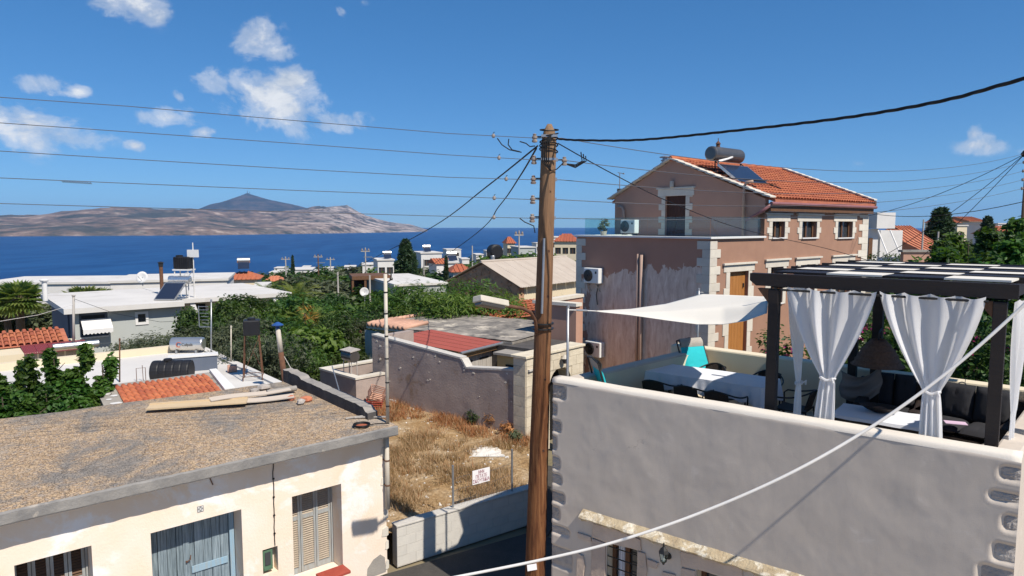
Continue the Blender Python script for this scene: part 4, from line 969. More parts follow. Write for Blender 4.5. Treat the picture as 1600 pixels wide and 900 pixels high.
def annex():
    # yellow house with patched flat roof, red sheet lean-to and pink tiled verge
    zr = 2.28
    a = at_z(560, 515, zr); b_ = at_z(828, 530, zr - .1)
    AF = Fr((at_z(553, 514, zr).x, at_z(553, 514, zr).y, -.3), CANG + 3); AF.o += AF.uy * 1.25
    t = thing('yellow_annex', 'yellow plaster annex with mossy flat roof and red sheet lean-to', 'house', AF)
    # left end wall facing the lane and front wall facing the lot
    H = zr + .3
    m = MB(); xr = 6.6
    m.box(0, xr, .0, .22, 0, H - .10); m.box(0, .22, .222, 4.0, 0, H - .10); m.box(xr - .22, xr, .222, 4.0, 0, H - .1); m.build('wall', 'plaster_yellow', t)
    m = MB(); m.grid(lambda u, v: (-.15 + u * (xr + .3), -.2 + v * 4.5, H + .02 + .05 * v + .02 * noise.fractal(Vector((u * 9, v * 6, 0)), 1, 2, 4)), 40, 26)
    m.box(-.15, xr + .15, -.2, 4.3, H - .10, H - .015); m.build('roof', 'roof_lichen', t)
    # pink tile verge at the left
    for i in range(9):
        q = MB(); q.tube([(-.22 + i * .24, -.30, H + .05), (-.22 + i * .24, 1.1, H + .11)], [.095, .085], 8); q.build('verge_tile', 'terracotta_pale', t, smooth=True)
    q = MB(); q.box(-.35, 2.0, -.26, -.21, H - .12, H + .0); q.build('eave_board', 'offwhite_pipe', t)
    for i in range(16):
        q = MB(); q.tube([(-.30, -.1 + i * .26, H + .06), (-.30, .17 + i * .26, H + .08)], [.085, .095], 8); q.build('verge_tile', 'terracotta_pale', t, smooth=True)
    # pale blue door
    d = AF.pw(581, 560); q = MB(); q.box(d.x - .35, d.x + .55, -.03, -.002, 0.3, H - .25); D = q.build('door', 'plaster_grey', t)
    for k in range(5):
        q = MB(); q.box(d.x - .33 + k * .176, d.x - .33 + k * .176 + .166, -.042, -.031, .32, H - .28); q.build('plank', 'plaster_grey', D)
    q = MB(); q.lathe([(.07, 0), (.07, .03)], 10, Matrix.Translation((d.x - .6, -.03, H - .35)) @ Matrix.Rotation(R(90), 4, 'X')); q.build('wall_lamp', 'rust', t)
    # lean-to: corrugated red sheets on posts, open to the right
    L = thing('red_lean_to', 'red corrugated lean-to roof on a timber beam in the courtyard', 'lean-to', AF)
    ya, yb, xa, xb = -2.5, -.21, 3.1, 6.2; zz = lambda x: H + .10 - .05 * (x - xa)
    for s in range(5):
        q = MB(); y0 = ya + (yb - ya) * s / 5; y1 = ya + (yb - ya) * (s + 1) / 5 - .012
        q.grid(lambda u, v: (xa + (xb + .12 - xa) * v, y0 + (y1 - y0) * u, zz(xa + (xb - xa) * v) + .016 * math.sin(2 * math.pi * u * 5) + .003 * s), 40, 4); q.build('roof_sheet', 'red_sheet', L, smooth=True)
    q = MB(); q.box(xb, xb + .06, ya, yb, zz(xb) - .22, zz(xb) - .02); q.build('fascia_beam', 'wood_fascia', L)
    q = MB(); q.tube([(xb + .14, ya - .05, zz(xb) - .03), (xb + .14, yb, zz(xb) - .03)], .05, 8); q.build('gutter', 'galvanised', L)
    for yy in (ya + .06, yb - .06): q = MB(); q.box(xb - .12, xb - .002, yy - .05, yy + .05, 0, zz(xb) - .05); q.build('post', 'wood_fascia', L)
    W2 = thing('plank_doors', 'whitewashed plank double doors under the red lean-to', 'door', AF)
    for k in range(9): q = MB(); yy = ya + .14 + k * .23; q.box(xb - .2, xb - .16, yy, yy + .222, .1, zz(xb) - .25); q.build('plank', 'wood_grey', W2)
    for yy in (ya + .7, ya + 1.6): q = MB(); q.box(xb - .159, xb - .145, yy - .25, yy + .25, H - .55, H - .49); q.build('hinge', 'metal_black', W2)
    Y = thing('yellow_shed', 'small yellow plaster shed beside the gateway', 'shed', AF)
    q = MB(); q.box(6.75, 7.9, -1.1, -.21, 0, H - .30); q.build('wall', 'plaster_yellow', Y); q = MB(); q.box(6.65, 8.0, -1.2, -.205, H - .299, H - .22); q.build('roof', 'concrete', Y)
    q = MB(); q.box(7.1, 7.5, -1.13, -1.101, H - .9, H - .6); q.build('vent', 'dark_void', Y)
    return AF
AF = annex()
# low garden wall left of the courtyard, smoker drum, crates, rail
def low_yard():
    p0, p1 = at_z(500, 575, 1.75), at_z(556, 591, 1.75)
    F1 = Fr((p0.x, p0.y, .0), math.degrees(math.atan2(p1.y - p0.y, p1.x - p0.x))); L = (p1 - p0).length
    t = thing('garden_wall', 'low grey plaster garden wall with pale coping left of the courtyard', 'wall', F1)
    m = MB(); m.box(0, L, 0, .2, 0, 1.70); m.box(0, .2, .201, 3.4, 0, 1.7); m.box(L - .2, L, .201, 1.3, 0, 1.7); m.build('wall', 'plaster_court', t)
    m = MB(); m.box(-.03, L + .03, -.03, .23, 1.701, 1.76); m.box(-.03, .23, .231, 3.4, 1.701, 1.76); m.box(L - .23, L + .03, .231, 1.3, 1.701, 1.76); m.build('coping', 'quoin', t)
    m = MB(); q0 = F1.w(L, 1.0); m.prism([F1.w(L + .05, 1.0)[:2], F1.w(L + .45, 1.1)[:2], F1.w(L + .8, 3.4)[:2], F1.w(L + .05, 3.4)[:2]], -.02, .95); tag(m.build('courtyard_paving', 'roof_white'), 'pale concrete paving inside the courtyard', None, kind='structure')
    # barbecue drum on legs
    p = at_y(547, 556, F1.w(L, .8).y + .2); b_ = thing('drum_barbecue', 'grey oil drum barbecue on thin legs behind the garden wall', 'barbecue', None, (p.x, p.y, .2), F1.a)
    m = MB(); z = p.z - .2; Mx = Matrix.Translation((-.28, 0, z)) @ Matrix.Rotation(R(90), 4, 'Y'); m.lathe([(.17, 0), (.18, .02), (.18, .27), (.185, .28), (.18, .29), (.18, .54), (.17, .56)], 16, Mx); m.build('drum', 'steel_dark', b_, smooth=False)
    m = MB(); m.cbox((0, 0, z + .19), (.62, .36, .03), 0, R(8)); m.build('lid', 'stone_grey', b_)
    for sx in (-.24, .24):
        for sy in (-.12, .12): m = MB(); m.tube([(sx, sy, 0), (sx * .9, sy * .8, z - .1)], .014, 6); m.build('leg', 'wood_grey', b_)
    # red plastic crates
    for i, (px, py, mt, rot) in enumerate(((586, 606, 'terracotta_pale', (.5, .35, .4)), (584, 630, 'red_plastic', (0, .1, .2)))):
        p = at_y(px, py, 20.0); zb = lot_z(p.x, p.y)
        c = thing('crate', ('tilted faded pink lattice crate on top of the red crate', 'red plastic lattice crate on the ground by the courtyard wall')[i], 'crate', None, (p.x, p.y, zb + (0.0 if i else .33)), .4); c.rotation_euler = rot
        w_, d_, h_ = .24, .18, .28
        for (a, b2, hor) in ((-w_, w_, 0), (-w_, w_, 1), (-d_, d_, 2), (-d_, d_, 3)):
            for k in range(5):
                m = MB(); z = .02 + k * h_ / 4.3
                if hor < 2: m.box(-w_, w_, (-d_ if hor == 0 else d_ - .012), (-d_ + .012 if hor == 0 else d_), z, z + .028)
                else: m.box((-w_ if hor == 2 else w_ - .012), (-w_ + .012 if hor == 2 else w_), -d_ + .013, d_ - .013, z, z + .028)
                m.build('slat', mt, c)
        for sx in (-1, 1):
            for sy in (-1, 1): m = MB(); m.box(sx * (w_ - .02) - .012, sx * (w_ - .02) + .012, sy * (d_ - .025) - .01, sy * (d_ - .025) + .01, 0, h_ + .03); m.build('corner_post', mt, c)
        m = MB(); m.box(-w_ + .013, w_ - .013, -d_ + .013, d_ - .013, 0, .015); m.build('base', mt, c)
    p0, p1 = at_y(519, 572, 20.6), at_y(531, 614, 19.2); m = MB(); m.tube([p0, p1], .018, 6); o = m.build('leaning_pipe', 'galvanised'); tag(o, 'thin grey pipe leaning on the garden wall', 'pipe')
low_yard()
# ================================================================== terrace house on the right
_L = at_z(862, 590, 4.0)
TF = Fr((_L.x, _L.y, 0), -38.5)
TW = TF.pz(1597, 714, 4.0).x            # length of the street wall
FLZ = 3.10                              # terrace floor
def sdbox(x, z, b, r):
    cx, cz, hx, hz = (b[0] + b[1]) / 2, (b[2] + b[3]) / 2, (b[1] - b[0]) / 2 - r, (b[3] - b[2]) / 2 - r
    dx, dz = abs(x - cx) - hx, abs(z - cz) - hz
    return math.hypot(max(dx, 0), max(dz, 0)) + min(max(dx, dz), 0) - r
def px_rect(l):
    out = []
    for (x0, x1, y0, y1) in l:
        a, b_ = TF.pw(x0, y0), TF.pw(x1, y1); out.append((a.x, b_.x, b_.z, a.z))
    return out
def terrace_house():
    t = thing('terrace_house', 'off-white plastered house with corner stones and a walled roof terrace', 'house', TF)
    ql = px_rect([(858, 882, 600, 625), (858, 868, 629, 649), (858, 875, 656, 676), (858, 868, 680, 703), (858, 873, 712, 734), (858, 876, 739, 758), (858, 881, 766, 788), (858, 873, 790, 813), (858, 889, 818, 840), (858, 893, 850, 893)])
    qr = px_rect([(1564, 1599, 728, 755), (1547, 1597, 766, 791), (1568, 1595, 804, 834), (1553, 1594, 847, 886)])
    ql = [(-.02, b[1], b[2], b[3]) for b in ql]; qr = [(b[0], TW + .02, b[2], b[3]) for b in qr]
    z1 = qr[-1][2]; qr += [(qr[1][0] - .05, TW + .02, z1 - .45, z1 - .07), (qr[0][0], TW + .02, z1 - .85, z1 - .52)]
    st = ql + qr
    a, b_ = TF.pw(948, 847), TF.pw(996, 858); win = (a.x, b_.x, .75, (a.z + b_.z) / 2)
    c = TF.pw(1088, 889); w2 = (c.x, c.x + .85, .0, c.z)
    # the plaster skin with its hand-smoothed waves, dipping in round the bare corner stones
    m = MB(); nx, nz = 280, 196
    for j in range(nz + 1):
        z = -.12 + 4.12 * j / nz
        for i in range(nx + 1):
            x = TW * i / nx; p = Vector((x, z, 0))
            y = .010 * noise.fractal(p * .9 + Vector((3, 0, 0)), 1, 2, 3) + .004 * noise.noise(p * 3.0) + .0012 * noise.noise(p * 9)
            d = min([sdbox(x, z, b, .045) for b in st])
            y += .040 * max(0, min(1, (.030 - d) / .045)) - .003 * max(0, 1 - abs(d - .03) / .03)
            if z > 3.93: y += (z - 3.93) ** 2 * 14
            if i == 0: y += .02
            m.v.append((x, y, z))
    for j in range(nz):
        for i in range(nx):
            x, z = TW * (i + .5) / nx, -.12 + 4.12 * (j + .5) / nz
            if (win[0] < x < win[1] and win[2] < z < win[3]) or (w2[0] < x < w2[1] and w2[2] < z < w2[3]): continue
            k = j * (nx + 1) + i; m.f.append((k, k + 1, k + nx + 2, k + nx + 1))
    m.build('street_wall', 'plaster_terrace', t, smooth=True)
    # the body behind the skin
    m = MB()
    def wl(p0, p1, th, z0, z1, mm):
        p0, p1 = Vector((*p0, 0)), Vector((*p1, 0)); d = (p1 - p0).normalized(); n = Vector((-d.y, d.x, 0)) * th
        mm.extr([p0 + Vector((0, 0, z0)), p1 + Vector((0, 0, z0)), p1 + n + Vector((0, 0, z0)), p0 + n + Vector((0, 0, z0))], (0, 0, z1 - z0))
    m.wall(TW - .04, 3.0, .20, [win, w2], .02, -.12); m.v = [(x, y + .06, z) for x, y, z in m.v]
    m.box(.02, TW - .02, .06, .27, 2.881, 3.94)
    m.build('inner_wall', 'plaster_inner', t)
    m = MB(); BLx, BLy = .52, 4.0; BRx, BRy = 6.2, 3.60
    wl((BLx, BLy), (.0, .10), .25, -.12, 3.96, m); m.build('side_wall', 'plaster_terrace', t, bevel=.03)
    m = MB(); wl((BRx, BRy), (BLx - .0, BLy + .02), .25, -.12, 3.97, m); m.v = [(x, y + .25, z) for x, y, z in m.v]; m.build('back_wall', 'plaster_inner', t, bevel=.03)
    m = MB(); wl((TW - .26, .272), (TW - .26 + .3, 3.6), -.25, -.12, 3.95, m); m.build('side_wall', 'plaster_terrace', t, bevel=.03)
    # inner faces of the parapets are cream
    m = MB(); wl((BLx + .262, BLy - .06), (.262, .28), .008, FLZ, 3.93, m); m.build('parapet_lining', 'plaster_inner', t)
    m = MB(); m.box(.22, .62, 3.62, 3.98, FLZ, 4.03); m.build('corner_pier', 'plaster_inner', t, bevel=.02)
    # a thick rounded rim on the street parapet
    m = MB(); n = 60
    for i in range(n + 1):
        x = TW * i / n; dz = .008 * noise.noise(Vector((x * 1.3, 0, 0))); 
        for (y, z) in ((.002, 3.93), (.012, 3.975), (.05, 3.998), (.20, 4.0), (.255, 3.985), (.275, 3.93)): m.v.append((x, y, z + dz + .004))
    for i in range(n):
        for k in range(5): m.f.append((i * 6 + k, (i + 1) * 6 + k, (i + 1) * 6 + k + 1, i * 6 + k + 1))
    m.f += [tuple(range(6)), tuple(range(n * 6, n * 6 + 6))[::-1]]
    m.build('parapet_rim', 'plaster_rim_sunlit', t, smooth=True)
    # corner stones
    rg = random.Random(3)
    for b in st:
        q = MB(); x0, x1, zz0, zz1 = max(b[0], .0), min(b[1], TW), b[2], b[3]; nx_, nz_ = 7, 7
        q.grid(lambda u, v: (x0 + (x1 - x0) * u, .034 - .012 * (1 - (2 * u - 1) ** 4) * (1 - (2 * v - 1) ** 4) + .010 * noise.noise(Vector((u * 5 + b[2] * 9, v * 5, b[0]))), zz0 + (zz1 - zz0) * v), nx_, nz_)
        q.build('corner_stone', 'stone_grey', t)
    m = MB(); fl = [(.02, .27), (TW - .05, .27), (6.1, 3.8), (.55, 4.1), (.2, 2)]
    m.prism(fl, 2.885, FLZ - .012); F_ = m.build('terrace_floor', 'mortar', t)
    tm = MB(); tm.box(.004, .396, .004, .396, -.012, 0); me = tm.mesh('floor_tile', 'floor_tile')
    for i in range(14):
        for j in range(9):
            x, y = .32 + i * .4, .28 + j * .4
            if y > 3.72 or x > 5.4: continue
            o = bpy.data.objects.new('floor_tile', me); COL.objects.link(o); o.parent = F_; o.location = (x, y, FLZ)
    # old stone ledge over the ground floor
    c0, c1 = TF.pw(911, 803), TF.pw(1215, 893); zc = (c0.z + c1.z) / 2; n = 90; m = MB(); XE = min(c1.x + 1.2, TW - .5)
    for i in range(n + 1):
        x = c0.x + (XE - c0.x) * i / n; j = noise.fractal(Vector((x * 4, 9, 0)), 1, 2, 4); j2 = noise.fractal(Vector((x * 7, 2, 0)), 1, 2, 3)
        pr = .13 + .022 * j; th = .055 + .02 * j2
        for (y, z) in ((.03, zc - th - .02), (-pr + .03, zc - th - .03 * max(0, j2)), (-pr, zc - th * .4), (-pr + .02, zc + .012 * j), (.02, zc + .075)): m.v.append((x, y, z))
    for i in range(n):
        for k in range(5): m.f.append((i * 5 + k, i * 5 + (k + 1) % 5, (i + 1) * 5 + (k + 1) % 5, (i + 1) * 5 + k))
    m.f += [tuple(range(5))[::-1], tuple(range(n * 5, n * 5 + 5))]
    m.build('stone_ledge', 'cornice', t)
    # bare rose stones round the openings
    polys = [[(928, 817), (962, 826), (1001, 842), (1003, 860), (996, 858), (948, 847), (926, 838)], [(926, 840), (947, 848), (947, 912), (924, 912)], [(997, 860), (1009, 864), (1012, 890), (1008, 915), (997, 915)],
             [(903, 831), (924, 838), (925, 846), (905, 840)], [(903, 862), (912, 868), (915, 884), (911, 912), (901, 912)], [(1064, 860), (1112, 872), (1160, 886), (1162, 905), (1110, 894), (1088, 888), (1066, 884)], [(1066, 886), (1087, 891), (1087, 918), (1064, 918)], [(1036, 892), (1056, 897), (1056, 915), (1034, 915)], [(1012, 872), (1030, 879), (1026, 888), (1013, 884)]]
    for pl in polys:
        q = MB(); pts = [TF.pw(*p) for p in pl]; q.extr([(p.x, -.030, p.z) for p in pts], (0, .06, 0)); q.build('bare_stone', 'stone_rose', t, bevel=.008)
    # barred window
    def window(o, bars):
        q = MB(); q.box(o[0] + .002, o[1] - .002, .215, .235, o[2], o[3]); Wn = q.build('window', 'glass_dark', t)
        for (xa, xb) in ((o[0] + .003, o[0] + .06), (o[1] - .06, o[1] - .003), ((o[0] + o[1]) / 2 - .035, (o[0] + o[1]) / 2 + .035)):
            q = MB(); q.box(xa, xb, .17, .213, o[2], o[3] - .003); q.build('window_frame', 'wood_brown', Wn)
        if bars:
            q = MB(); q.grid(lambda u, v: (o[0] + .09 + .10 * u, .205 + .012 * math.sin(u * 14), o[2] + (o[3] - o[2] - .02) * v), 12, 2); q.build('window_curtain', 'cloth_white', Wn)
            k = o[3] - .10
            while k > o[2]: q = MB(); q.tube([(o[0] - .01, .05, k), (o[1] + .01, .05, k)], .009, 6); q.build('bar', 'metal_black', Wn); k -= .15
    window(win, True); window(w2, False)
    for i in range(2):
        pass
    return t
terrace_house()
def wall_lantern():
    a = TF.pw(1037, 882, -.14); zt = TF.pw(1037, 848, -.14).z; H = (zt - a.z) * 1.0
    t = thing('wall_lantern', 'black glazed wall lantern hanging under the stone ledge', 'lantern', None, TF.w(a.x, -.15, a.z), TF.a)
    s = H / .36
    q = MB(); q.lathe([(.012 * s, 0), (.02 * s, .02 * s), (.045 * s, .055 * s), (.05 * s, .06 * s)], 6); q.build('finial', 'metal_black', t); q = MB(); q.lathe([(.085 * s, .20 * s), (.06 * s, .25 * s), (.02 * s, .30 * s), (.012 * s, .36 * s)], 6); q.build('cap', 'metal_black', t)
    q = MB(); q.lathe([(.048 * s, .061 * s), (.075 * s, .199 * s)], 6); q.build('lamp_glass', 'glass_rail', t)
    q = MB(); q.lathe([(.015 * s, .062 * s), (.018 * s, .15 * s)], 8); q.build('bulb', 'white_paint', t)
    for k in range(6):
        an = k * math.pi / 3; q = MB(); q.tube([(.05 * s * math.cos(an), .05 * s * math.sin(an), .058 * s), (.079 * s * math.cos(an), .079 * s * math.sin(an), .202 * s)], .004, 4); q.build('cage_bar', 'metal_black', t)
    q = MB(); q.tube([(0, .03, .10 * s), (.0, .11, .05 * s), (0, .13, .09 * s)], .01, 6); q.lathe([(.05, 0), (.05, .015)], 10, Matrix.Translation((0, .155, .08 * s)) @ Matrix.Rotation(R(90), 4, 'X')); q.build('bracket', 'metal_black', t)
wall_lantern()

# ------------------------------------------------------------------ things on the terrace
def dining_set():
    c = [TF.pz(*q, 3.84) for q in ((1010, 578), (1043, 568), (1218, 590), (1190, 605))]
    x0, x1, y0, y1 = .52, 2.50, 2.03, 2.83; zt = 3.83
    t = thing('dining_table', 'long dining table on the terrace hidden under a white cloth', 'table', None, TF.w((x0 + x1) / 2, (y0 + y1) / 2, FLZ), TF.a)
    hx, hy = (x1 - x0) / 2, (y1 - y0) / 2; h = zt - FLZ
    m = MB(); m.box(-hx, hx, -hy, hy, h - .04, h - .004); m.build('table_top', 'wood_brown', t)
    for sx in (-1, 1):
        for sy in (-1, 1): m = MB(); m.box(sx * (hx - .1) - .03, sx * (hx - .1) + .03, sy * (hy - .08) - .03, sy * (hy - .08) + .03, 0, h - .041); m.build('leg', 'metal_black', t)
    # cloth: top sheet with a waved skirt
    m = MB(); per = []
    def edge(s):
        P = 4 * (hx + hy); d = s * P
        for (ax, ay, bx, by) in ((-hx, -hy, hx, -hy), (hx, -hy, hx, hy), (hx, hy, -hx, hy), (-hx, hy, -hx, -hy)):
            L = abs(bx - ax) + abs(by - ay)
            if d <= L: f = d / L; return Vector((ax + (bx - ax) * f, ay + (by - ay) * f, 0)), Vector(((by - ay), -(bx - ax), 0)).normalized()
            d -= L
        return Vector((-hx, -hy, 0)), Vector((0, -1, 0))
    n, k = 220, 7; rows = []
    for j in range(k + 1):
        v = j / k
        for i in range(n):
            e, nr = edge(i / n); corner = max(0, 1 - min(abs(abs(e.x) - hx) + abs(abs(e.y) - hy), .25) / .25) if abs(abs(e.x) - hx) < .25 and abs(abs(e.y) - hy) < .25 else 0
            drop = .25 + .12 * corner + .02 * math.sin(i * .5); w_ = .018 * math.sin(i * .42) * v + .012 * math.sin(i * .95 + 1) * v
            p = e + nr * (.012 + .02 * v + w_ + .05 * corner * v); m.v.append((p.x, p.y, h + .004 - (drop * v if j else 0)))
    for j in range(k):
        for i in range(n): m.f.append((j * n + i, (j + 1) * n + i, (j + 1) * n + (i + 1) % n, j * n + (i + 1) % n))
    m.f.append(tuple(range(n)))
    cl = m.build('tablecloth', 'cloth_white', None, loc=TF.w((x0 + x1) / 2, (y0 + y1) / 2, FLZ), rot=(0, 0, TF.a), smooth=False); tag(cl, 'white cloth draped over the long terrace dining table', 'tablecloth')
    for i, (dx, dy, w_, d_) in enumerate(((.30, -.02, .34, .36),)): pass
    # bistro armchairs
    def chair(label):
        c = thing('armchair', label, 'chair', None, (0, 0, FLZ), 0, 'dark woven armchairs round the dining table')
        m = MB(); m.grid(lambda u, v: (-.22 + .44 * u, -.21 + .43 * v, .42 - .02 * math.sin(math.pi * v)), 8, 8); m.box(-.22, .22, -.21, .22, .385, .405); m.build('seat', 'wicker', c)
        m = MB()
        m.grid(lambda u, v: (-.19 + .38 * u, -.21 - .07 * v - .03 * (1 - (2 * u - 1) ** 2), .44 + .27 * v - .03 * (2 * u - 1) ** 2 * v), 10, 8); b0 = m.build('backrest', 'wicker', c)
        md = b0.modifiers.new('s', 'SOLIDIFY'); md.thickness = .02
        m = MB(); pts = []
        for i in range(25):
            a = math.pi * i / 24; x = .29 * math.cos(a); y = -.27 * math.sin(a) ** .7 - .03; z = .60 + .12 * math.sin(a) ** 2; pts.append((x, y + (.22 * (1 - math.sin(a))) * 1.0, z))
        m.tube([(.27, .23, .0), (.28, .24, .56)] + pts + [(-.28, .24, .56), (-.27, .23, .0)], .013, 8); m.build('arm_rail', 'metal_black', c, smooth=True)
        for sx in (-1, 1): m = MB(); m.tube([(sx * .21, -.22, .42), (sx * .24, -.28, 0)], .012, 8); m.build('leg', 'metal_black', c)
        return c
    first = chair('dark woven armchair with its back to the street wall, at the cloth-covered table')
    spots = [(.92, 1.78, 0, None), (1.48, 1.74, .06, None), (2.02, 1.70, -.05, None), (1.20, 3.16, math.pi, 'dark woven armchair behind the cloth-covered table, before the cyan lounger'), (2.18, 3.16, math.pi + .1, 'dark woven armchair at the far side of the table near the pergola post'), (2.86, 2.42, math.pi / 2, 'dark woven armchair at the end of the table beside the pergola post')]
    for i, (x, y, r_, lab) in enumerate(spots):
        o = first if i == 0 else copy_tree(first); o.location = TF.w(x, y, FLZ); o.rotation_euler = (0, 0, TF.a + r_)
        if lab: o['label'] = lab
dining_set()
def lounger(loc, rz, label, recline=R(62)):
    t = thing('sun_lounger', label, 'lounger', None, loc, rz)
    # local: y forward (foot end), back leans to -y
    d = Vector((0, -math.cos(recline), math.sin(recline))); o = Vector((0, -.05, .34))
    for sx in (-.28, .28):
        m = MB(); m.tube([o + Vector((sx, 0, 0)), o + d * .82 + Vector((sx, 0, 0))], .014, 8); m.tube([(sx, -.05, .34), (sx, .62, .30), (sx, 1.0, .26)], .014, 8); m.build('side_rail', 'metal_black', t)
        m = MB(); m.tube([(sx, -.35, 0), (sx, .25, .36)], .013, 8); m.tube([(sx, .45, 0), (sx, -.10, .55), (sx, .12, .57)], .013, 8); m.build('leg', 'metal_black', t)
    m = MB(); m.tube([o + d * .82 + Vector((-.28, 0, 0)), o + d * .86, o + d * .82 + Vector((.28, 0, 0))], .014, 8); m.build('top_rail', 'metal_black', t)
    up = Vector((0, math.sin(recline), math.cos(recline)))
    m = MB(); nx, ny = 14, 20
    def cush(u, v, s):
        p = o + d * (.02 + .66 * v) + Vector((-.25 + .5 * u, 0, 0)); th = .045 * (1 - (2 * u - 1) ** 6) * (1 - (2 * v - 1) ** 8) * (1 - .45 * math.exp(-((v % .34 - .17) / .02) ** 2) * math.exp(-((u * 2 % 1 - .5) / .15) ** 2)); return p + up * (.03 + s * th)
    m.grid(lambda u, v: cush(u, v, 1), nx, ny); m.grid(lambda u, v: cush(1 - u, v, -.4), nx, ny); m.build('back_cushion', 'cyan_cushion', t, smooth=True)
    m = MB(); m.grid(lambda u, v: (-.25 + .5 * u, -.02 + .62 * v, .36 + .03 * math.sin(math.pi * v) ** .3), 6, 10); m.grid(lambda u, v: (.25 - .5 * u, -.02 + .62 * v, .33), 6, 10); m.build('seat_cushion', 'cushion_dark', t)
    m = MB(); m.grid(lambda u, v: o + d * (.68 + .17 * v) + Vector((-.24 + .48 * u, 0, 0)) + up * (.035 + .03 * math.sin(math.pi * v)), 8, 6); m.grid(lambda u, v: o + d * (.68 + .17 * v) + Vector((.24 - .48 * u, 0, 0)) + up * .012, 8, 6); m.build('head_pillow', 'canvas', t)
    m = MB(); m.box(-.25, .25, .62, 1.0, .275, .30); m.build('leg_rest', 'metal_black', t, bevel=.01)
p = TF.w(.98, 3.36, FLZ); lounger(p, R(200), 'cyan cushioned reclining lounger standing in the terrace corner by the pier')
p = TF.w(.55, .78, FLZ); lounger(p, R(-80), 'folded cyan lounger seen edge-on against the terrace side wall', R(74))

def sail():
    t = thing('shade_sail', 'cream fabric shade sail stretched over the dining table', 'shade sail', None, TF.w(.1, .2, 0))
    o0 = TF.w(.1, .2, 0)
    def curve(L, u):
        return lerp_list([(i / (len(L) - 1), q[0]) for i, q in enumerate(L)], u), lerp_list([(i / (len(L) - 1), q[1]) for i, q in enumerate(L)], u), lerp_list([(i / (len(L) - 1), q[2]) for i, q in enumerate(L)], u)
    Fc = [(931, 486.5, 10.4), (985, 492, 10.1), (1040, 500, 9.8), (1090, 506.5, 9.55), (1130, 506.5, 9.35), (1165, 501, 9.15), (1198, 489, 8.95)]
    Mc = [(931, 486, 10.4), (985, 487.5, 10.25), (1040, 486, 10.05), (1090, 482, 9.85), (1130, 479, 9.7), (1165, 477.5, 9.45), (1200, 470, 9.2)]
    Bc = [(931, 485.5, 10.4), (985, 482.5, 11.2), (1040, 474.5, 12.1), (1095, 459.5, 13.0), (1130, 460.5, 12.2), (1165, 462, 11.2), (1200, 463.5, 10.4)]
    def pt(u, v):
        if v < .4: a, b_, f = curve(Fc, u), curve(Mc, u), v / .4
        else: a, b_, f = curve(Mc, u), curve(Bc, u), (v - .4) / .6
        f2 = f * f * (3 - 2 * f) if v < .4 else f
        q = [a[i] + (b_[i] - a[i]) * (f if i == 2 else f2) for i in range(3)]
        return at_y(*q) - o0
    m = MB(); m.grid(pt, 42, 20); s_ = m.build('cloth', 'sail', t, smooth=True); md = s_.modifiers.new('s', 'SOLIDIFY'); md.thickness = .006
    m = MB(); a = pt(0, .4); pl = at_y(888, 484, 10.45) - o0; m.tube([a, pl], .008, 6); m.build('corner_rope', 'cable_white', t)
    m = MB(); m.tube([a + (pl - a) * .3, a + (pl - a) * .7], .016, 8); m.build('turnbuckle', 'galvanised', t)
    m = MB(); a = pt(1, .5); b_ = Vector(at_y(1206, 466, 9.0)) - o0
    for k in range(9): p = a.lerp(b_, k / 8) ; m.tube([p + Vector((0, 0, .02)), p + Vector((.02, 0, 0)), p - Vector((0, 0, .02))], .006, 5)
    m.build('corner_chain', 'metal_black', t)
sail()
for i, (px, pt, pb, Y, zb, lab) in enumerate(((887.5, 479, 590, 10.45, 3.95, 'grey steel pole at the terrace corner holding the shade sail tip'), (1092, 452, 545, 13.05, 3.9, 'thin grey pole behind the lounger holding the sail peak'))):
    a = at_y(px, pt, Y); o = thing('sail_pole', lab, 'pole', None, (a.x, Y, zb))
    m = MB(); m.tube([(0, 0, -.85), (0, 0, a.z - zb)], .021, 10); m.build('tube', 'galvanised', o, smooth=True); m = MB(); m.lathe([(.025, -.02), (.025, .02), (.0, .03)], 10, Matrix.Translation((0, 0, a.z - zb))); m.build('pole_cap', 'galvanised', o); m = MB(); m.tube([(.015, 0, -.06 + a.z - zb), (.09, 0, -.06 + a.z - zb)], .008, 6); m.build('hook', 'galvanised', o)

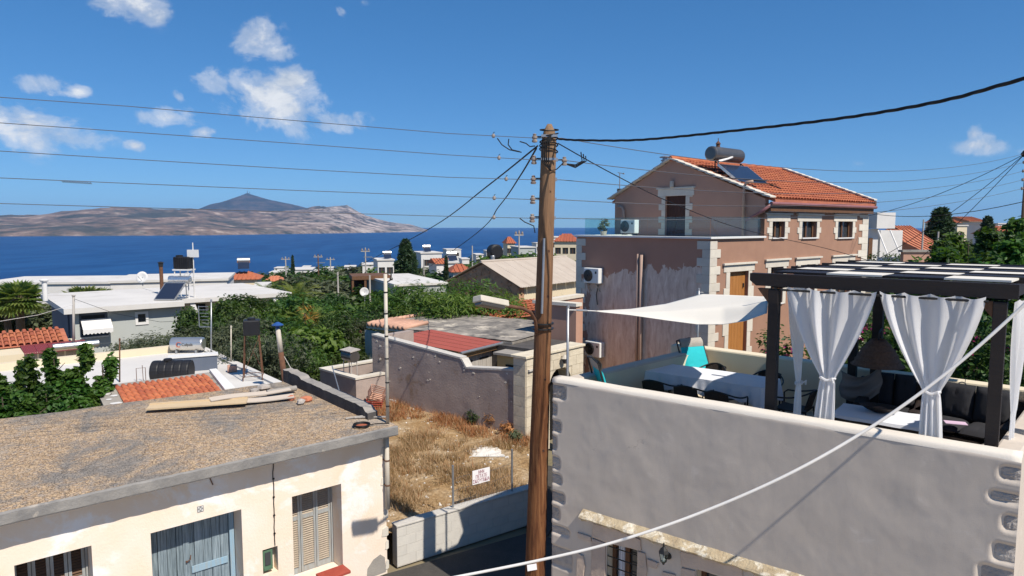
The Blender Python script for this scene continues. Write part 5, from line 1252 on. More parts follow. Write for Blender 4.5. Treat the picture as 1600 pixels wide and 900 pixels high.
# ------------------------------------------------------------------ pergola
PX0, PX1, PY0, PY1, PZ = 3.08, 5.52, .46, 3.92, 5.70
skx = lambda x, y: x + .10 * (y - PY0)
def pergola():
    t = thing('pergola', 'dark timber pergola with chequered roof panels and white curtains on the terrace', 'pergola', TF)
    ps = [TF.pw(1207, 560, PY0).x, TF.pw(1558, 560, PY0).x]
    posts = [(ps[0], PY0), (ps[1], PY0), (skx(ps[0], 3.55), 3.50), (skx(ps[1], 3.4), 3.40)]
    for (x, y) in posts:
        m = MB(); m.box(x - .062, x + .062, y - .062, y + .062, FLZ, 5.50); m.build('post', 'wood_pergola', t, bevel=.006)
        m = MB(); m.extr([(x - .063, y - .05, 5.32), (x - .20, y - .05, 5.50), (x - .063, y - .05, 5.50)], (0, .10, 0)); m.build('brace', 'wood_brown', t)
    m = MB(); m.extr([(2.82, PY0 - .07, 5.60), (2.90, PY0 - .07, 5.535), (5.60, PY0 - .07, 5.535), (5.60, PY0 - .07, 5.69), (2.82, PY0 - .07, 5.69)], (0, .14, 0)); m.build('front_beam', 'wood_pergola', t)
    m = MB(); m.extr([(3.15, 3.50, 5.50), (6.05, 3.50, 5.50), (6.05, 3.50, 5.66), (3.15, 3.50, 5.66)], (0, .14, 0)); m.build('back_beam', 'wood_pergola', t)
    for x in (ps[0], ps[1]):
        m = MB(); m.extr([(x - .06, PY0 + .072, 5.505), (x + .06, PY0 + .072, 5.505), (skx(x, PY1) + .06, PY1, 5.505), (skx(x, PY1) - .06, PY1, 5.505)], (0, 0, .14)); m.build('side_beam', 'wood_pergola', t)
    for j in range(7):
        y = PY0 + (PY1 - PY0) * j / 6
        if j == 0: continue
        m = MB(); m.box(skx(PX0, y) - .22, skx(PX1, y) + .10, y - .03, y + .03, 5.6605, 5.729); m.build('rafter', 'wood_pergola', t)
    R_ = 6; C_ = 4
    for j in range(R_):
        for k in range(C_):
            ya, yb = PY0 + (PY1 - PY0) * j / R_ + (.033 if j else .08), PY0 + (PY1 - PY0) * (j + 1) / R_ - .033
            if j == 0: ya += .0
            xa, xb = PX0 + (PX1 - PX0) * k / C_ + .002, PX0 + (PX1 - PX0) * (k + 1) / C_ - .002
            wht = (k + j) % 2 == 1; z = PZ - .005 + (.004 if wht else 0)
            m = MB(); m.extr([(skx(xa, ya), ya, z), (skx(xb, ya), ya, z), (skx(xb, yb), yb, z), (skx(xa, yb), yb, z)], (0, 0, .022)); m.build('roof_panel', 'panel_white' if wht else 'wood_pergola', t, label=None)
    m = MB(); m.tube([(ps[0] + .1, PY0 - .10, 5.50), (ps[1] - .1, PY0 - .10, 5.50)], .014, 8); m.build('curtain_rail', 'metal_black', t)
    m = MB()
    x = TF.pw(1372, 500, 3.40).x; m.box(x - .07, x + .07, 3.34, 3.48, FLZ, 5.50); m.build('post', 'wood_pergola', t, bevel=.006)
    return ps
PS = pergola()
def curtain(name, label, A, B, tie, foot, w_tie, w_foot, folds, seed, depth=.05, group=None, knot=True):
    """A,B: local top corners; tie, foot: local centre points; gathered at the tie"""
    A, B, tie, foot = Vector(A), Vector(B), Vector(tie), Vector(foot); ax = (B - A); Wd = ax.length; ax.normalize(); nrm = Vector((ax.y, -ax.x, 0))
    o = thing(name, label, 'curtain', TF, group=group); ft = (A.z - tie.z) / (A.z - foot.z)
    rg = random.Random(seed); ph = [rg.uniform(0, 6.28) for _ in range(4)]
    def f(u, v):
        if v < ft:
            s = v / ft; e = s ** 1.4; w_ = Wd * (1 - e) + w_tie * e; topc = A.lerp(B, u); c = (A + B) / 2; k = c.lerp(tie, s)
            p = c.lerp(tie, s) + ax * ((u - .5) * w_); 
            p.z = A.z + (tie.z - A.z) * s; amp = depth * (0.55 + .6 * math.sin(math.pi * min(1, s * 1.0)))
            p.z -= .03 * abs(math.sin(math.pi * u * 4)) * (1 - s)
        else:
            s = (v - ft) / (1 - ft); w_ = w_tie + (w_foot - w_tie) * s ** .6; p = tie.lerp(foot, s) + ax * ((u - .5) * w_); amp = depth * .8 * (.5 + .5 * s)
        if abs(v - ft) < .03: amp *= .5
        y = math.sin(u * folds * 6.283 + ph[0] + .8 * math.sin(u * 5 + ph[1]) + v * 1.2) * amp * (.7 + .3 * math.sin(u * 9 + ph[2])) + .010 * math.sin(u * folds * 9 + ph[3] + v * 5) * (.4 + v * .6) + .03 * noise.noise(Vector((u * 4 + seed, v * 3, 0)))
        return p + nrm * y
    m = MB(); m.grid(f, 150, 46); m.build('drape', 'curtain', o, smooth=True)
    if knot:
        m = MB(); n = 20; m.tube([tie + ax * math.cos(i / n * 6.283) * (w_tie * .52) + nrm * math.sin(i / n * 6.283) * (depth * .9) + Vector((0, 0, .012 * math.sin(i))) for i in range(n + 1)], .014, 6)
        m.tube([tie + nrm * depth + ax * w_tie * .3, tie + nrm * (depth + .03) + ax * (w_tie * .45) + Vector((0, 0, .03)), tie + nrm * (depth + .02) + ax * (w_tie * .55) + Vector((0, 0, -.03))], .012, 6); m.build('tie_band', 'curtain', o)
    return o
yc = PY0 - .10
def LW(px, py, y=None): return TF.pw(px, py, yc if y is None else y)
a, b_ = LW(1231, 448), LW(1371, 455); ti = LW(1293, 591); fo = LW(1284, 668); fo.z = FLZ + .25
curtain('curtain', 'white curtain gathered by a tie, beside the pergola post nearest the dining table', a, b_, ti, (fo.x, yc, FLZ + .05), .16, .30, 3.2, 1, .075)
a, b_ = LW(1374, 455), LW(1541, 462); ti = LW(1455, 612); fo = LW(1457, 700)
curtain('curtain', 'white curtain gathered in front of the dark sofa on the pergola', a, b_, ti, (fo.x, yc, FLZ + .05), .16, .28, 3.7, 2, .075)
x0 = PS[0]; curtain('curtain', 'thin white side curtain hanging beyond the pergola post by the table', (x0 + .02, PY0 + .35, 5.50), (x0 + .06, PY0 + 1.05, 5.50), (x0 + .10, PY0 + .85, 4.15), (x0 + .10, PY0 + .75, FLZ + .05), .16, .3, 3, 3, .04)
x1 = PS[1]; curtain('curtain', 'white side curtain hanging straight behind the outer pergola post', (x1 + .12, PY0 + .25, 5.50), (x1 + .20, PY0 + .75, 5.50), (x1 + .16, PY0 + .42, 4.2), (x1 + .14, PY0 + .38, FLZ + .05), .18, .2, 3, 4, .03, knot=False)
curtain('curtain', 'white knotted curtain end at the outer side of the pergola', (x1 + .42, PY0 + .95, 5.5), (x1 + .55, PY0 + 1.5, 5.5), (x1 + .34, PY0 + .80, 4.25), (x1 + .24, PY0 + .62, FLZ + .05), .14, .4, 3, 5, .04)

# ------------------------------------------------------------------ lounge corner under the pergola
def cushion(m, c, s, rot=0, tilt=0):
    M4 = Matrix.Translation(c) @ Matrix.Rotation(rot, 4, 'Z') @ Matrix.Rotation(tilt, 4, 'X'); n = 10
    for sg in (1, -1):
        def f(u, v):
            x, y = (u - .5) * 2, (v - .5) * 2; e = (1 - x ** 6) * (1 - y ** 6); tuft = 1 - .35 * math.exp(-(((u * 3) % 1 - .5) ** 2 + ((v * 2) % 1 - .5) ** 2) / .01)
            return M4 @ Vector((x * s[0] / 2 * sg, y * s[1] / 2, sg * (s[2] / 2) * e * tuft))
        m.grid(f, 18, 14)
    return m
def sofa(name, label, x, y, rot, L, back_h=.5):
    t = thing(name, label, 'sofa', None, TF.w(x, y, FLZ), TF.a + rot)
    m = MB(); m.box(-L / 2, L / 2, -.40, .40, .06, .30); m.build('base', 'wicker', t, bevel=.02)
    n = max(1, round(L / .62))
    for i in range(n):
        m = MB(); w_ = (L - .36) / n; cushion(m, (-L / 2 + .18 + w_ * (i + .5), -.06, .37), (w_ - .01, .66, .15)); m.build('seat_cushion', 'cushion_dark', t, smooth=True)
        m = MB(); cushion(m, (-L / 2 + .18 + w_ * (i + .5), .30, .66), (w_ - .01, .5, .17), 0, R(78)); m.build('back_cushion', 'cushion_dark', t, smooth=True)
    m = MB(); m.box(-L / 2, L / 2, .37, .44, .05, .80); m.build('back_frame', 'wicker', t, bevel=.02)
    for sx in (-1, 1): m = MB(); m.box(sx * (L / 2 - .085) - .085, sx * (L / 2 - .085) + .085, -.40, .365, .301, .55); m.build('armrest', 'wicker', t, bevel=.03)
    for sx in (-1, 1):
        for sy in (-.34, .34): m = MB(); m.box(sx * (L / 2 - .06) - .025, sx * (L / 2 - .06) + .025, sy - .025, sy + .025, 0, .059); m.build('foot', 'metal_black', t)
    return t
sofa('sofa', 'dark tufted outdoor sofa against the back terrace wall', 5.02, 2.98, R(-12), 1.25)
sofa('sofa', 'dark outdoor sofa with rounded back behind the low cloth-covered table', 4.05, 3.18, R(4), .95)
def low_table():
    x0, x1, y0, y1 = 3.55, 4.62, 1.70, 2.45
    t = thing('low_table', 'low black woven lounge table under a white cloth', 'table', None, TF.w((x0 + x1) / 2, (y0 + y1) / 2, FLZ), TF.a)
    hx, hy, h = (x1 - x0) / 2, (y1 - y0) / 2, .58
    m = MB(); m.box(-hx, hx, -hy, hy, h - .10, h - .003); m.build('table_top', 'wicker', t, bevel=.01)
    for sx in (-1, 1):
        for sy in (-1, 1): m = MB(); m.box(sx * (hx - .06) - .04, sx * (hx - .06) + .04, sy * (hy - .06) - .04, sy * (hy - .06) + .04, 0, h - .101); m.build('leg', 'wicker', t)
    m = MB(); 
    def f(u, v):
        x, y = (u - .5) * 2.10 * hx, (v - .5) * 2.1 * hy; z = h + .004; ov = max(0, abs(x) - hx, abs(y) - hy)
        x2 = max(-hx - .012, min(hx + .012, x)); y2 = max(-hy - .012, min(hy + .012, y)); z += .006 * noise.noise(Vector((u * 6, v * 6, 0)))
        return (x2, y2 + 0, z - ov * 2.2 + .0)
    m.grid(f, 40, 34)
    c = m.build('tablecloth', 'cloth_white', None, loc=TF.w((x0 + x1) / 2, (y0 + y1) / 2, FLZ), rot=(0, 0, TF.a)); tag(c, 'crumpled white cloth on the low lounge table', 'tablecloth')
    b_ = thing('bowl', 'dark pointed serving bowl on the low lounge table', 'bowl', None, TF.w((x0 + x1) / 2 - .02, (y0 + y1) / 2 + .12, FLZ + h + .008), TF.a)
    m = MB(); m.lathe([(.05, 0), (.12, .03), (.20, .09), (.205, .095), (.19, .09), (.11, .035), (.0, .02)], 20, cap=False); m.v = [(x * 1.3, y * .8, z) for x, y, z in m.v]; m.build('shell', 'wicker', b_, smooth=True)
    m = MB(); m.lathe([(.06, .028), (.10, .055), (.05, .075), (0, .08)], 12, cap=False); m.build('contents', 'wood_brown', b_)
low_table()
def wicker_shade():
    x = TF.pw(1372, 550, 3.15).x; zt = TF.pw(1372, 530, 3.15).z; zb = TF.pw(1372, 570, 3.15).z
    t = thing('wicker_lamp', 'wide brown wicker lamp shade on the rear pergola post', 'lamp', None, TF.w(x, 3.15, zb), TF.a); h = zt - zb
    m = MB(); n = 40
    prof = [(.36, 0), (.33, .03), (.24, h * .55), (.15, h * .85), (.10, h)]
    m.lathe(prof, n, cap=False); s_ = m.build('shade', 'wicker_tan', t, smooth=True); md = s_.modifiers.new('s', 'SOLIDIFY'); md.thickness = .012
    for k in range(5):
        r_ = lerp_list([(z, r0) for r0, z in prof], h * k / 5) + .008; m = MB(); m.tube([(r_ * math.cos(i * .314), r_ * math.sin(i * .314), h * k / 5) for i in range(21)], .008, 5); m.build('weave_ring', 'wicker_tan', t)
    m = MB(); m.tube([(0, 0, h - .02), (0, 0, h + .10), (0, .20, h + .14)], .014, 6); m.build('lamp_arm', 'metal_black', t)
    m = MB(); m.box(-.19, .19, -.02, .02, -.045, -.012); m.build('crossbar', 'wood_pergola', t)
wicker_shade()
def hung_cloth():
    a, b_ = TF.pw(1318, 576, 3.40), TF.pw(1381, 570, 3.38); c = TF.pw(1350, 632, 3.4)
    t = thing('hung_cloth', 'grey cloth draped between the rear pergola posts like a hammock', 'cloth', TF)
    def f(u, v):
        s = math.sin(math.pi * u); top = Vector(a).lerp(Vector(b_), u); z = top.z - .13 * s - v * .42; return (top.x + .02 * math.sin(v * 7 + u * 4), top.y - .16 - .035 * s * math.sin(v * 16 + u * 5) - .03 * math.sin(u * 11) * v, z)
    m = MB(); m.grid(f, 30, 30); m.build('cloth', 'cloth_grey', t, smooth=True)
hung_cloth()
p = TF.pw(1503, 603, 3.56); t = thing('wall_ring', 'pale woven ring hung on the back terrace wall', 'ornament', None, TF.w(p.x, 3.60, p.z), TF.a)
m = MB(); m.tube([(.05 * math.cos(i * .2618), 0, .05 * math.sin(i * .2618)) for i in range(25)], .008, 6); m.build('ring', 'canvas', t)
p = TF.pw(1507, 612, 3.54); t = thing('glass_lantern', 'small clear glass lantern hanging at the back terrace wall', 'lantern', None, TF.w(p.x, 3.55, p.z - .06), TF.a)
m = MB(); m.lathe([(.05, 0), (.062, .03), (.06, .09), (.035, .13), (.012, .15)], 12); m.build('jar', 'white_paint', t); m = MB(); m.tube([(0, 0, .14), (0, .03, .26)], .004, 5); m.build('hook', 'wire', t)
p = TF.pz(1487, 681, 3.55); m = MB(); m.cbox((0, 0, .0), (.26, .16, .006), .3); o = m.build('magazine', 'petal', None, loc=TF.w(4.93, 2.62, FLZ + .50), rot=(0, 0, TF.a)); o.data.materials[0] = pmat('paper_pink', (.66, .48, .62)); tag(o, 'pale pink magazine lying on the tufted sofa', 'magazine')
p = thing('bolster', 'grey woven bolster standing at the end of the tufted sofa', 'bolster', None, TF.w(5.36, 1.95, FLZ), TF.a)
m = MB(); m.lathe([(.10, 0), (.12, .02), (.12, .40), (.10, .43)], 14, Matrix.Translation((0, 0, .30)) @ Matrix.Rotation(R(70), 4, 'X')); m.build('roll', 'stone_grey', p, smooth=True); m = MB(); m.box(-.10, .10, -.40, 0, 0, .22); m.build('support', 'wicker', p)
# ================================================================== pink house with tiled roof
KD = 24.0
_k = at_y(1110, 371.7, KD); HF = Fr((_k.x, _k.y, -.6), -50)
def hz(p): return p.z
def pink_house():
    t = thing('pink_house', 'two-storey pink-brown plastered house with white corner stones and orange tiled roof', 'house', HF)
    zb = HF.pw(1005, 371).z + .0            # balcony level
    XL = HF.pw(901.7, 369.7).x; YG = HF.ps(1195, 340).y; YE = HF.ps(1357, 325).y
    pk = HF.pw(1050, 250, YG); XU = HF.pw(961, 317, YG).x; er = HF.pw(1200, 309, YG); el = HF.pw(970, 307, YG)
    zt = HF.ps(1230, 331).z               # top of side wall under the gutter
    # --- openings on the side wall (plane x = 0), kept as y ranges
    up = [(HF.ps(a, 347).y, HF.ps(b_, 347).y, HF.ps((a + b_) / 2, 371).z, HF.ps((a + b_) / 2, 346).z) for a, b_ in ((1206.5, 1226), (1253, 1276), (1309, 1332))]
    lo = [(HF.ps(1140, 425).y, HF.ps(1169, 425).y, 1.2, HF.ps(1154, 424).z)] + [(u[0], u[1], HF.ps(1270, 418).z - 1.3, HF.ps(1215, 417).z) for u in up]
    zs = min(o[2] for o in up) - .10
    m = MB(); m.wall(YE, zs, .28, lo, 0, 0); m.wall(YE - YG, zt - zs - .001, .28, up, YG, zs + .001); m.box(0, YG - .001, 0, .28, zs + .001, zb - .02)
    m.v = [(-y, x, z) for x, y, z in m.v]; m.f = [f[::-1] if False else f for f in m.f]
    m.build('side_wall', 'plaster_pink', t)
    # front wall of the lower block
    m = MB(); m.box(XL, -.0021, -.001, .28, 0, zb - .02); m.box(XL, XL + .28, .281, YE, 0, zb - .02); m.build('front_wall', 'plaster_scraped', t, loc=None)
    # balcony slab and its white coping
    m = MB(); m.box(XL + .02, -.285, .285, YG - .003, zb - .25, zb - .04); m.build('balcony_floor', 'floor_tile', t)
    m = MB(); m.box(XL - .10, .10, -.10, .30, zb - .018, zb + .055); m.box(-.25, .10, .301, YG - .002, zb - .018, zb + .055); m.box(XL - .1, XL + .25, .301, YG + .3, zb - .018, zb + .055); m.build('balcony_coping', 'white_paint', t, bevel=.01)
    # gable wall of the upper block
    m = MB(); z0 = zb - .3; dx = HF.pw(1040, 306, YG).x, HF.pw(1072, 306, YG).x; dz = HF.pw(1056, 306, YG).z
    zl, zr_ = el.z - .03, er.z - .03
    gp = lambda x: lerp_list([(XU, zl), (pk.x, pk.z - .0), (0, zr_)], x)
    xs = [XU, dx[0], dx[1], pk.x, -.003] if dx[1] < pk.x else ([XU, dx[0], pk.x, dx[1], -.003])
    xs = sorted(set(xs))
    for a, b_ in zip(xs, xs[1:]):
        zlo = dz if a >= dx[0] - 1e-6 and b_ <= dx[1] + 1e-6 else z0
        m.extr([(a, YG, zlo), (b_, YG, zlo), (b_, YG, gp(b_)), (a, YG, gp(a))], (0, .26, 0))
    m.box(XU, XU + .26, YG + .261, YE, z0, zl - .25)
    m.build('gable_wall', 'plaster_brown', t)
    # the upper front block closes the side wall return in front of YG
    # dark door with white toothed surround
    q = MB(); q.box(dx[0] + .003, dx[1] - .003, YG + .12, YG + .18, zb - .3, dz - .003); D = q.build('balcony_door', 'wood_dark_door', t)
    n = 6; w_ = (dx[1] - dx[0] - .02) / n
    for i in range(n): q = MB(); q.box(dx[0] + .01 + i * w_ + .004, dx[0] + .01 + (i + 1) * w_ - .004, YG + .10, YG + .119, zb - .28, dz - .03); q.build('plank', 'wood_dark_door', D)
    def toothed(x0, x1, z0_, z1, hb, mk, name='surround_stone'):
        z = z0_; i = 0
        while z < z1 - .02:
            h_ = min(hb, z1 - z); wid = .34 if i % 2 == 0 else .19
            mk(x0 - wid, x0, z, z + h_ - .006); mk(x1, x1 + wid, z, z + h_ - .006); z += h_; i += 1
    def fb(y):
        def mk(a, b_, c, d): q = MB(); q.box(a, b_, y - .03, y + .02, c, d); q.build('surround_stone', 'quoin', t, bevel=.006)
        return mk
    def sb(a, b_, c, d): q = MB(); q.box(-.02, .03, a, b_, c, d); q.build('surround_stone', 'quoin', t, bevel=.006)
    toothed(dx[0], dx[1], zb + .04, dz, .27, fb(YG)); fb(YG)(dx[0] - .40, dx[1] + .40, dz + .001, dz + .30)
    q = MB(); q.box(dx[0] - .46, dx[1] + .46, YG - .07, YG + .01, dz + .302, dz + .36); q.build('lintel_cap', 'quoin', t)
    q = MB(); a = HF.pw(1052, 288, YG); q.lathe([(.05, -.14), (.09, -.12), (.09, .12), (.05, .14)], 12, Matrix.Translation((a.x, YG - .10, a.z))); q.build('wall_light', 'offwhite_pipe', t)
    # corner stones of the lower block
    z = .05; i = 0
    while z < zb - .1:
        h_ = min(.30, zb - .03 - z); wid = .52 if i % 2 == 0 else .30
        for (a, b_) in ((XL - .02, XL + wid), ): q = MB(); q.box(a, b_, -.032, .015, z, z + h_ - .006); q.build('corner_stone', 'quoin', t, bevel=.006)
        q = MB(); q.box(-wid, .032, -.032, .015, z, z + h_ - .006); q.build('corner_stone', 'quoin', t, bevel=.006)
        q = MB(); q.box(-.015, .0325, .016, .62 if i % 2 else .40, z, z + h_ - .006); q.build('corner_stone', 'quoin', t, bevel=.006)
        z += h_; i += 1
    z = .05; i = 0
    while z < zt - .1:
        h_ = min(.30, zt - .03 - z); wid = .95 if i % 2 == 0 else .6
        q = MB(); q.box(-.02, .033, YE - wid, YE + .02, z, z + h_ - .006); q.build('corner_stone', 'quoin', t, bevel=.006); z += h_; i += 1
    # side wall windows
    for k, o in enumerate(up + lo):
        door = k == 3; y0, y1, za, zc = o
        if door:
            q = MB(); q.box(-.20, -.14, y0 + .003, y1 - .003, za, zc - .003); Wd = q.build('side_door', 'wood_door', t)
            n = 6; w2 = (y1 - y0 - .02) / n
            for i in range(n): q = MB(); q.box(-.139, -.12, y0 + .01 + i * w2 + .004, y0 + .01 + (i + 1) * w2 - .004, za, zc - .02); q.build('plank', 'wood_door', Wd)
            q = MB(); q.cbox((-.10, y1 - .14, zc - .55), (.04, .06, .16)); q.build('handle', 'metal_black', Wd)
        else:
            q = MB(); q.box(-.20, -.18, y0 + .003, y1 - .003, za + .003, zc - .003); Wd = q.build('window', 'glass_dark', t)
            for (a, b_) in ((y0 + .003, y0 + .10), (y1 - .10, y1 - .003), ((y0 + y1) / 2 - .05, (y0 + y1) / 2 + .05)): q = MB(); q.box(-.179, -.13, a, b_, za + .004, zc - .004); q.build('window_frame', 'wood_brown', Wd)
            q = MB(); q.box(-.10, .075, y0 - .03, y1 + .03, za - .05, za + .0); q.build('window_sill', 'white_paint', Wd)
            q = MB(); q.box(-.205, -.1802, y0 + .1, y1 - .1, za + (zc - za) * .25, zc - .05) if False else None
        zz = za; i = 0; nb = 3 if not door else 7; hb = (zc - za + .06) / nb
        for i in range(nb):
            wid = .38 if i % 2 == 1 else .24
            sb(y0 - wid, y0 - .001, za - .06 + i * hb, za - .06 + (i + 1) * hb - .006); sb(y1 + .001, y1 + wid, za - .06 + i * hb, za - .06 + (i + 1) * hb - .006)
        sb(y0 - .40, y1 + .40, zc + .001, zc + .26)
        q = MB(); q.box(-.02, .10, y0 - .48, y1 + .48, zc + .262, zc + .33); q.build('lintel_cap', 'quoin', t)
    # glass balustrade
    G = HF; ztop = HF.pw(1000, 339.5).z
    xg = [XL + .33, -5.2 * KD / 26, -4.1, -2.9, -1.6, -.12]; xg = sorted(xg)
    for a, b_ in zip(xg, xg[1:]): q = MB(); q.box(a + .01, b_ - .01, .14, .152, zb + .056, ztop); q.build('glass_panel', 'glass_rail', t)
    yy = [.15, 1.25, 2.4, YG - .1]
    for a, b_ in zip(yy, yy[1:]): q = MB(); q.box(-.102, -.09, a + .01, b_ - .01, zb + .056, ztop); q.build('glass_panel', 'glass_rail', t)
    yy = [.35, 1.8, YG + .2]
    for a, b_ in zip(yy, yy[1:]): q = MB(); q.box(XL + .10, XL + .112, a + .01, b_ - .01, zb + .056, ztop); q.build('glass_panel', 'glass_rail', t)
    # roof: two slopes of barrel tiles
    RI = Vector((pk.x, 0, pk.z)); E_ = Vector((.30, 0, er.z - .05)); EL = Vector((XU - .35, 0, el.z - .18))
    y0, y1 = YG - .12, YE + .05
    q = MB(); q.extr([(RI.x, y0 + .32, RI.z - .14), (E_.x, y0 + .32, E_.z - .12), (E_.x, y0 + .32, E_.z - .02), (RI.x, y0 + .32, RI.z - .02), (EL.x, y0 + .32, EL.z - .02), (EL.x, y0 + .32, EL.z - .12)], (0, y1 - y0 - .37, 0)); Rf = q.build('roof', 'terracotta_old', t)
    for (S_, nm) in ((E_, 1), (EL, 2)):
        q = MB(); nc = int((y1 - y0 - .3) / .235); nr = 15; dsl = (S_ - RI); L = dsl.length
        nrm = Vector((-dsl.z, 0, dsl.x)).normalized()
        if nrm.z < 0: nrm = -nrm
        rg = random.Random(nm)
        for c in range(nc):
            y = y0 + .42 + c * .235
            for r_ in range(nr):
                a = RI + dsl * (r_ / nr); b_ = RI + dsl * min(1.0, (r_ + 1.12) / nr); j = rg.uniform(-.006, .006)
                k0 = len(q.v)
                for s, (P, rad, lift) in enumerate(((a, .085, .012), (b_, .105, .034))):
                    for i in range(6):
                        an = math.pi * i / 5; q.v.append(tuple(P + Vector((0, y + j - rad * math.cos(an) - 0, 0)) + nrm * (rad * .75 * math.sin(an) + lift)))
                for i in range(5): q.f.append((k0 + i, k0 + i + 1, k0 + 7 + i, k0 + 6 + i))
        o = q.build('roof_tiles', 'terracotta', Rf, smooth=False); o['kind'] = 'stuff'
    q = MB(); q.tube([(RI.x, y0 + (y1 - y0) * i / 24, RI.z + .06 + (.02 if i % 2 else 0)) for i in range(25)], .11, 8); q.build('ridge_tiles', 'terracotta', Rf)
    # pale stepped verge slabs on both gable ends
    for (S_, n) in ((E_, 13), (EL, 9)):
        for yv, yw in ((y0 - .06, y0 + .36), (y1 - .20, y1 + .14)):
            for i in range(n):
                a = RI.lerp(S_, i / n); b_ = RI.lerp(S_, (i + 1.25) / n); 
                if i == n - 1: b_ = S_
                up_ = Vector((0, 0, .075)); lf = Vector((0, 0, .13 if yv > 5 else .03))
                q = MB(); q.extr([(a.x, yv, a.z + lf.z - .02), (b_.x, yv, b_.z + lf.z + .025), (b_.x, yv, b_.z + lf.z + .085), (a.x, yv, a.z + lf.z + .055)], (0, yw - yv, 0)); q.build('verge_slab', 'quoin', t, bevel=.006)
        q = MB(); q.extr([(RI.x, y1 - .12, RI.z - .10), (S_.x, y1 - .12, S_.z - .10), (S_.x, y1 - .12, S_.z + .12), (RI.x, y1 - .12, RI.z + .12)], (0, .2, 0)); q.build('gable_upstand', 'wood_brown', t)
    # gutter along the eave
    q = MB(); q.tube([(.30, YG - .1, E_.z - .17), (.30, YE + .1, E_.z - .17)], .07, 8); q.build('gutter', 'gutter', t)
    q = MB(); q.box(-.0, .24, YG, YE, zt + .002, E_.z - .155); q.build('soffit', 'wood_brown', t)
    # downpipes
    a = HF.pw(1163, 289, YG - .12); q = MB(); q.tube([(a.x + .35, YG - .10, a.z + .12), (a.x + .1, YG - .12, a.z + .10), (a.x, YG - .12, a.z - .06), (a.x, YG - .12, zb + .06)], .06, 10); q.build('downpipe', 'pipe_pink', t, smooth=True)
    a = HF.pw(1000, 398, -.10); q = MB(); q.tube([(a.x + .09, -.10, a.z), (a.x + .09, -.10, .0)], .075, 10); q.build('downpipe', 'pipe_pink', t, smooth=True)
    q = MB(); q.tube([(a.x - .10, -.09, a.z + .03), (a.x - .10, -.09, .0)], .05, 10); q.build('downpipe', 'pipe_pink', t, smooth=True)
    a = HF.pw(972, 324, YG - .10); q = MB(); q.tube([(a.x - .25, YG - .08, a.z + .05), (a.x, YG - .1, a.z), (a.x + .1, YG - .1, a.z - .18), (a.x + .1, YG - .1, zb)], .07, 10); q.build('downpipe', 'pipe_pink', t, smooth=True)
    a = HF.pw(1190, 350, YG - .05); q = MB(); q.tube([(.25, YG - .05, E_.z - .22), (.0, YG - .15, E_.z - .45), (-.7, YG - .15, E_.z - .80)], .06, 10); q.build('downpipe', 'gutter', t, smooth=True)
    # chimney cowl behind the ridge
    a = HF.pw(1039, 250, YG + 2.5); q = MB(); q.lathe([(.16, -1.2), (.16, .05), (.20, .06), (.20, .10), (.12, .11), (.12, .20), (.26, .21), (.26, .25), (.05, .30)], 14, Matrix.Translation((a.x, YG + 2.5, a.z - .1))); q.build('chimney_cowl', 'galvanised', t)
    return dict(zb=zb, XL=XL, YG=YG, YE=YE, RI=RI, E=E_, y0=y0)
PH = pink_house()
def ac_unit(fr, px, py, y, label, on_floor=False, w=.84, rz=None):
    a = fr.pw(px, py, y); t = thing('ac_unit', label, 'air conditioner', None, fr.w(a.x, y, a.z), fr.a)
    h_, d_ = w * .74, w * .36
    m = MB(); m.box(-w / 2, w / 2, -d_, 0, 0, h_); m.build('casing', 'ac_white', t, bevel=.03)
    m = MB(); m.lathe([(w * .29, 0), (w * .29, .02)], 28, Matrix.Translation((-w * .18, -d_ - .001, h_ * .5)) @ Matrix.Rotation(R(90), 4, 'X')); g = m.build('fan_recess', 'black_plastic', t)
    for k in range(5): m = MB(); r_ = w * .05 * (k + 1); m.tube([(-w * .18 + r_ * math.cos(i * .2618), -d_ - .028, h_ * .5 + r_ * math.sin(i * .2618)) for i in range(25)], .007, 4); m.build('guard_ring', 'steel_dark', g)
    for k in range(3):
        m = MB(); M4 = Matrix.Translation((-w * .18, -d_ - .022, h_ * .5)) @ Matrix.Rotation(k * 2.094, 4, 'Y'); m.add([M4 @ Vector(p) for p in ((0, 0, .02), (.09, 0, .22), (-.02, 0, .24), (-.05, 0, .1))], [(0, 1, 2, 3)]); m.build('blade', 'metal_black', g)
    m = MB(); m.cbox((w * .32, -d_ - .004, h_ * .72), (w * .10, .006, h_ * .14)); m.build('badge', 'metal_black', t)
    if not on_floor:
        for sx in (-.3, .3): m = MB(); m.extr([(sx * w - .02, 0, -.05), (sx * w - .02, -d_, -.05), (sx * w - .02, -d_, -.01), (sx * w - .02, 0, -.01)], (.04, 0, 0)); m.extr([(sx * w - .015, 0, -.35), (sx * w - .015, -.04, -.35), (sx * w - .015, -d_ * .8, -.051), (sx * w - .015, -d_ * .7, -.051)], (.03, 0, 0)); m.build('bracket', 'galvanised', t)
    else:
        for sx in (-.35, .35): m = MB(); m.box(sx * w - .04, sx * w + .04, -d_, 0, -.06, -.001); m.build('foot', 'metal_black', t)
    return t
_u1 = ac_unit(HF, 931, 442, -.03, 'white air conditioner mounted high on the scraped wall near the corner stones')
_u2 = ac_unit(HF, 933, 556, -.03, 'white air conditioner mounted low on the scraped wall above the gateway')
m = MB(); m.tube([(.15, -.02, 0), (.14, -.03, -.2), (.05, -.02, -.5), (.12, -.02, -.9)], .016, 6); m.build('hose', 'cable_black', _u1)
_a3 = HF.pw(987, 366, 1.2); ac_unit(HF, 987, 364.5, 1.2, 'white air conditioner standing on the glass-railed balcony', True, .76)
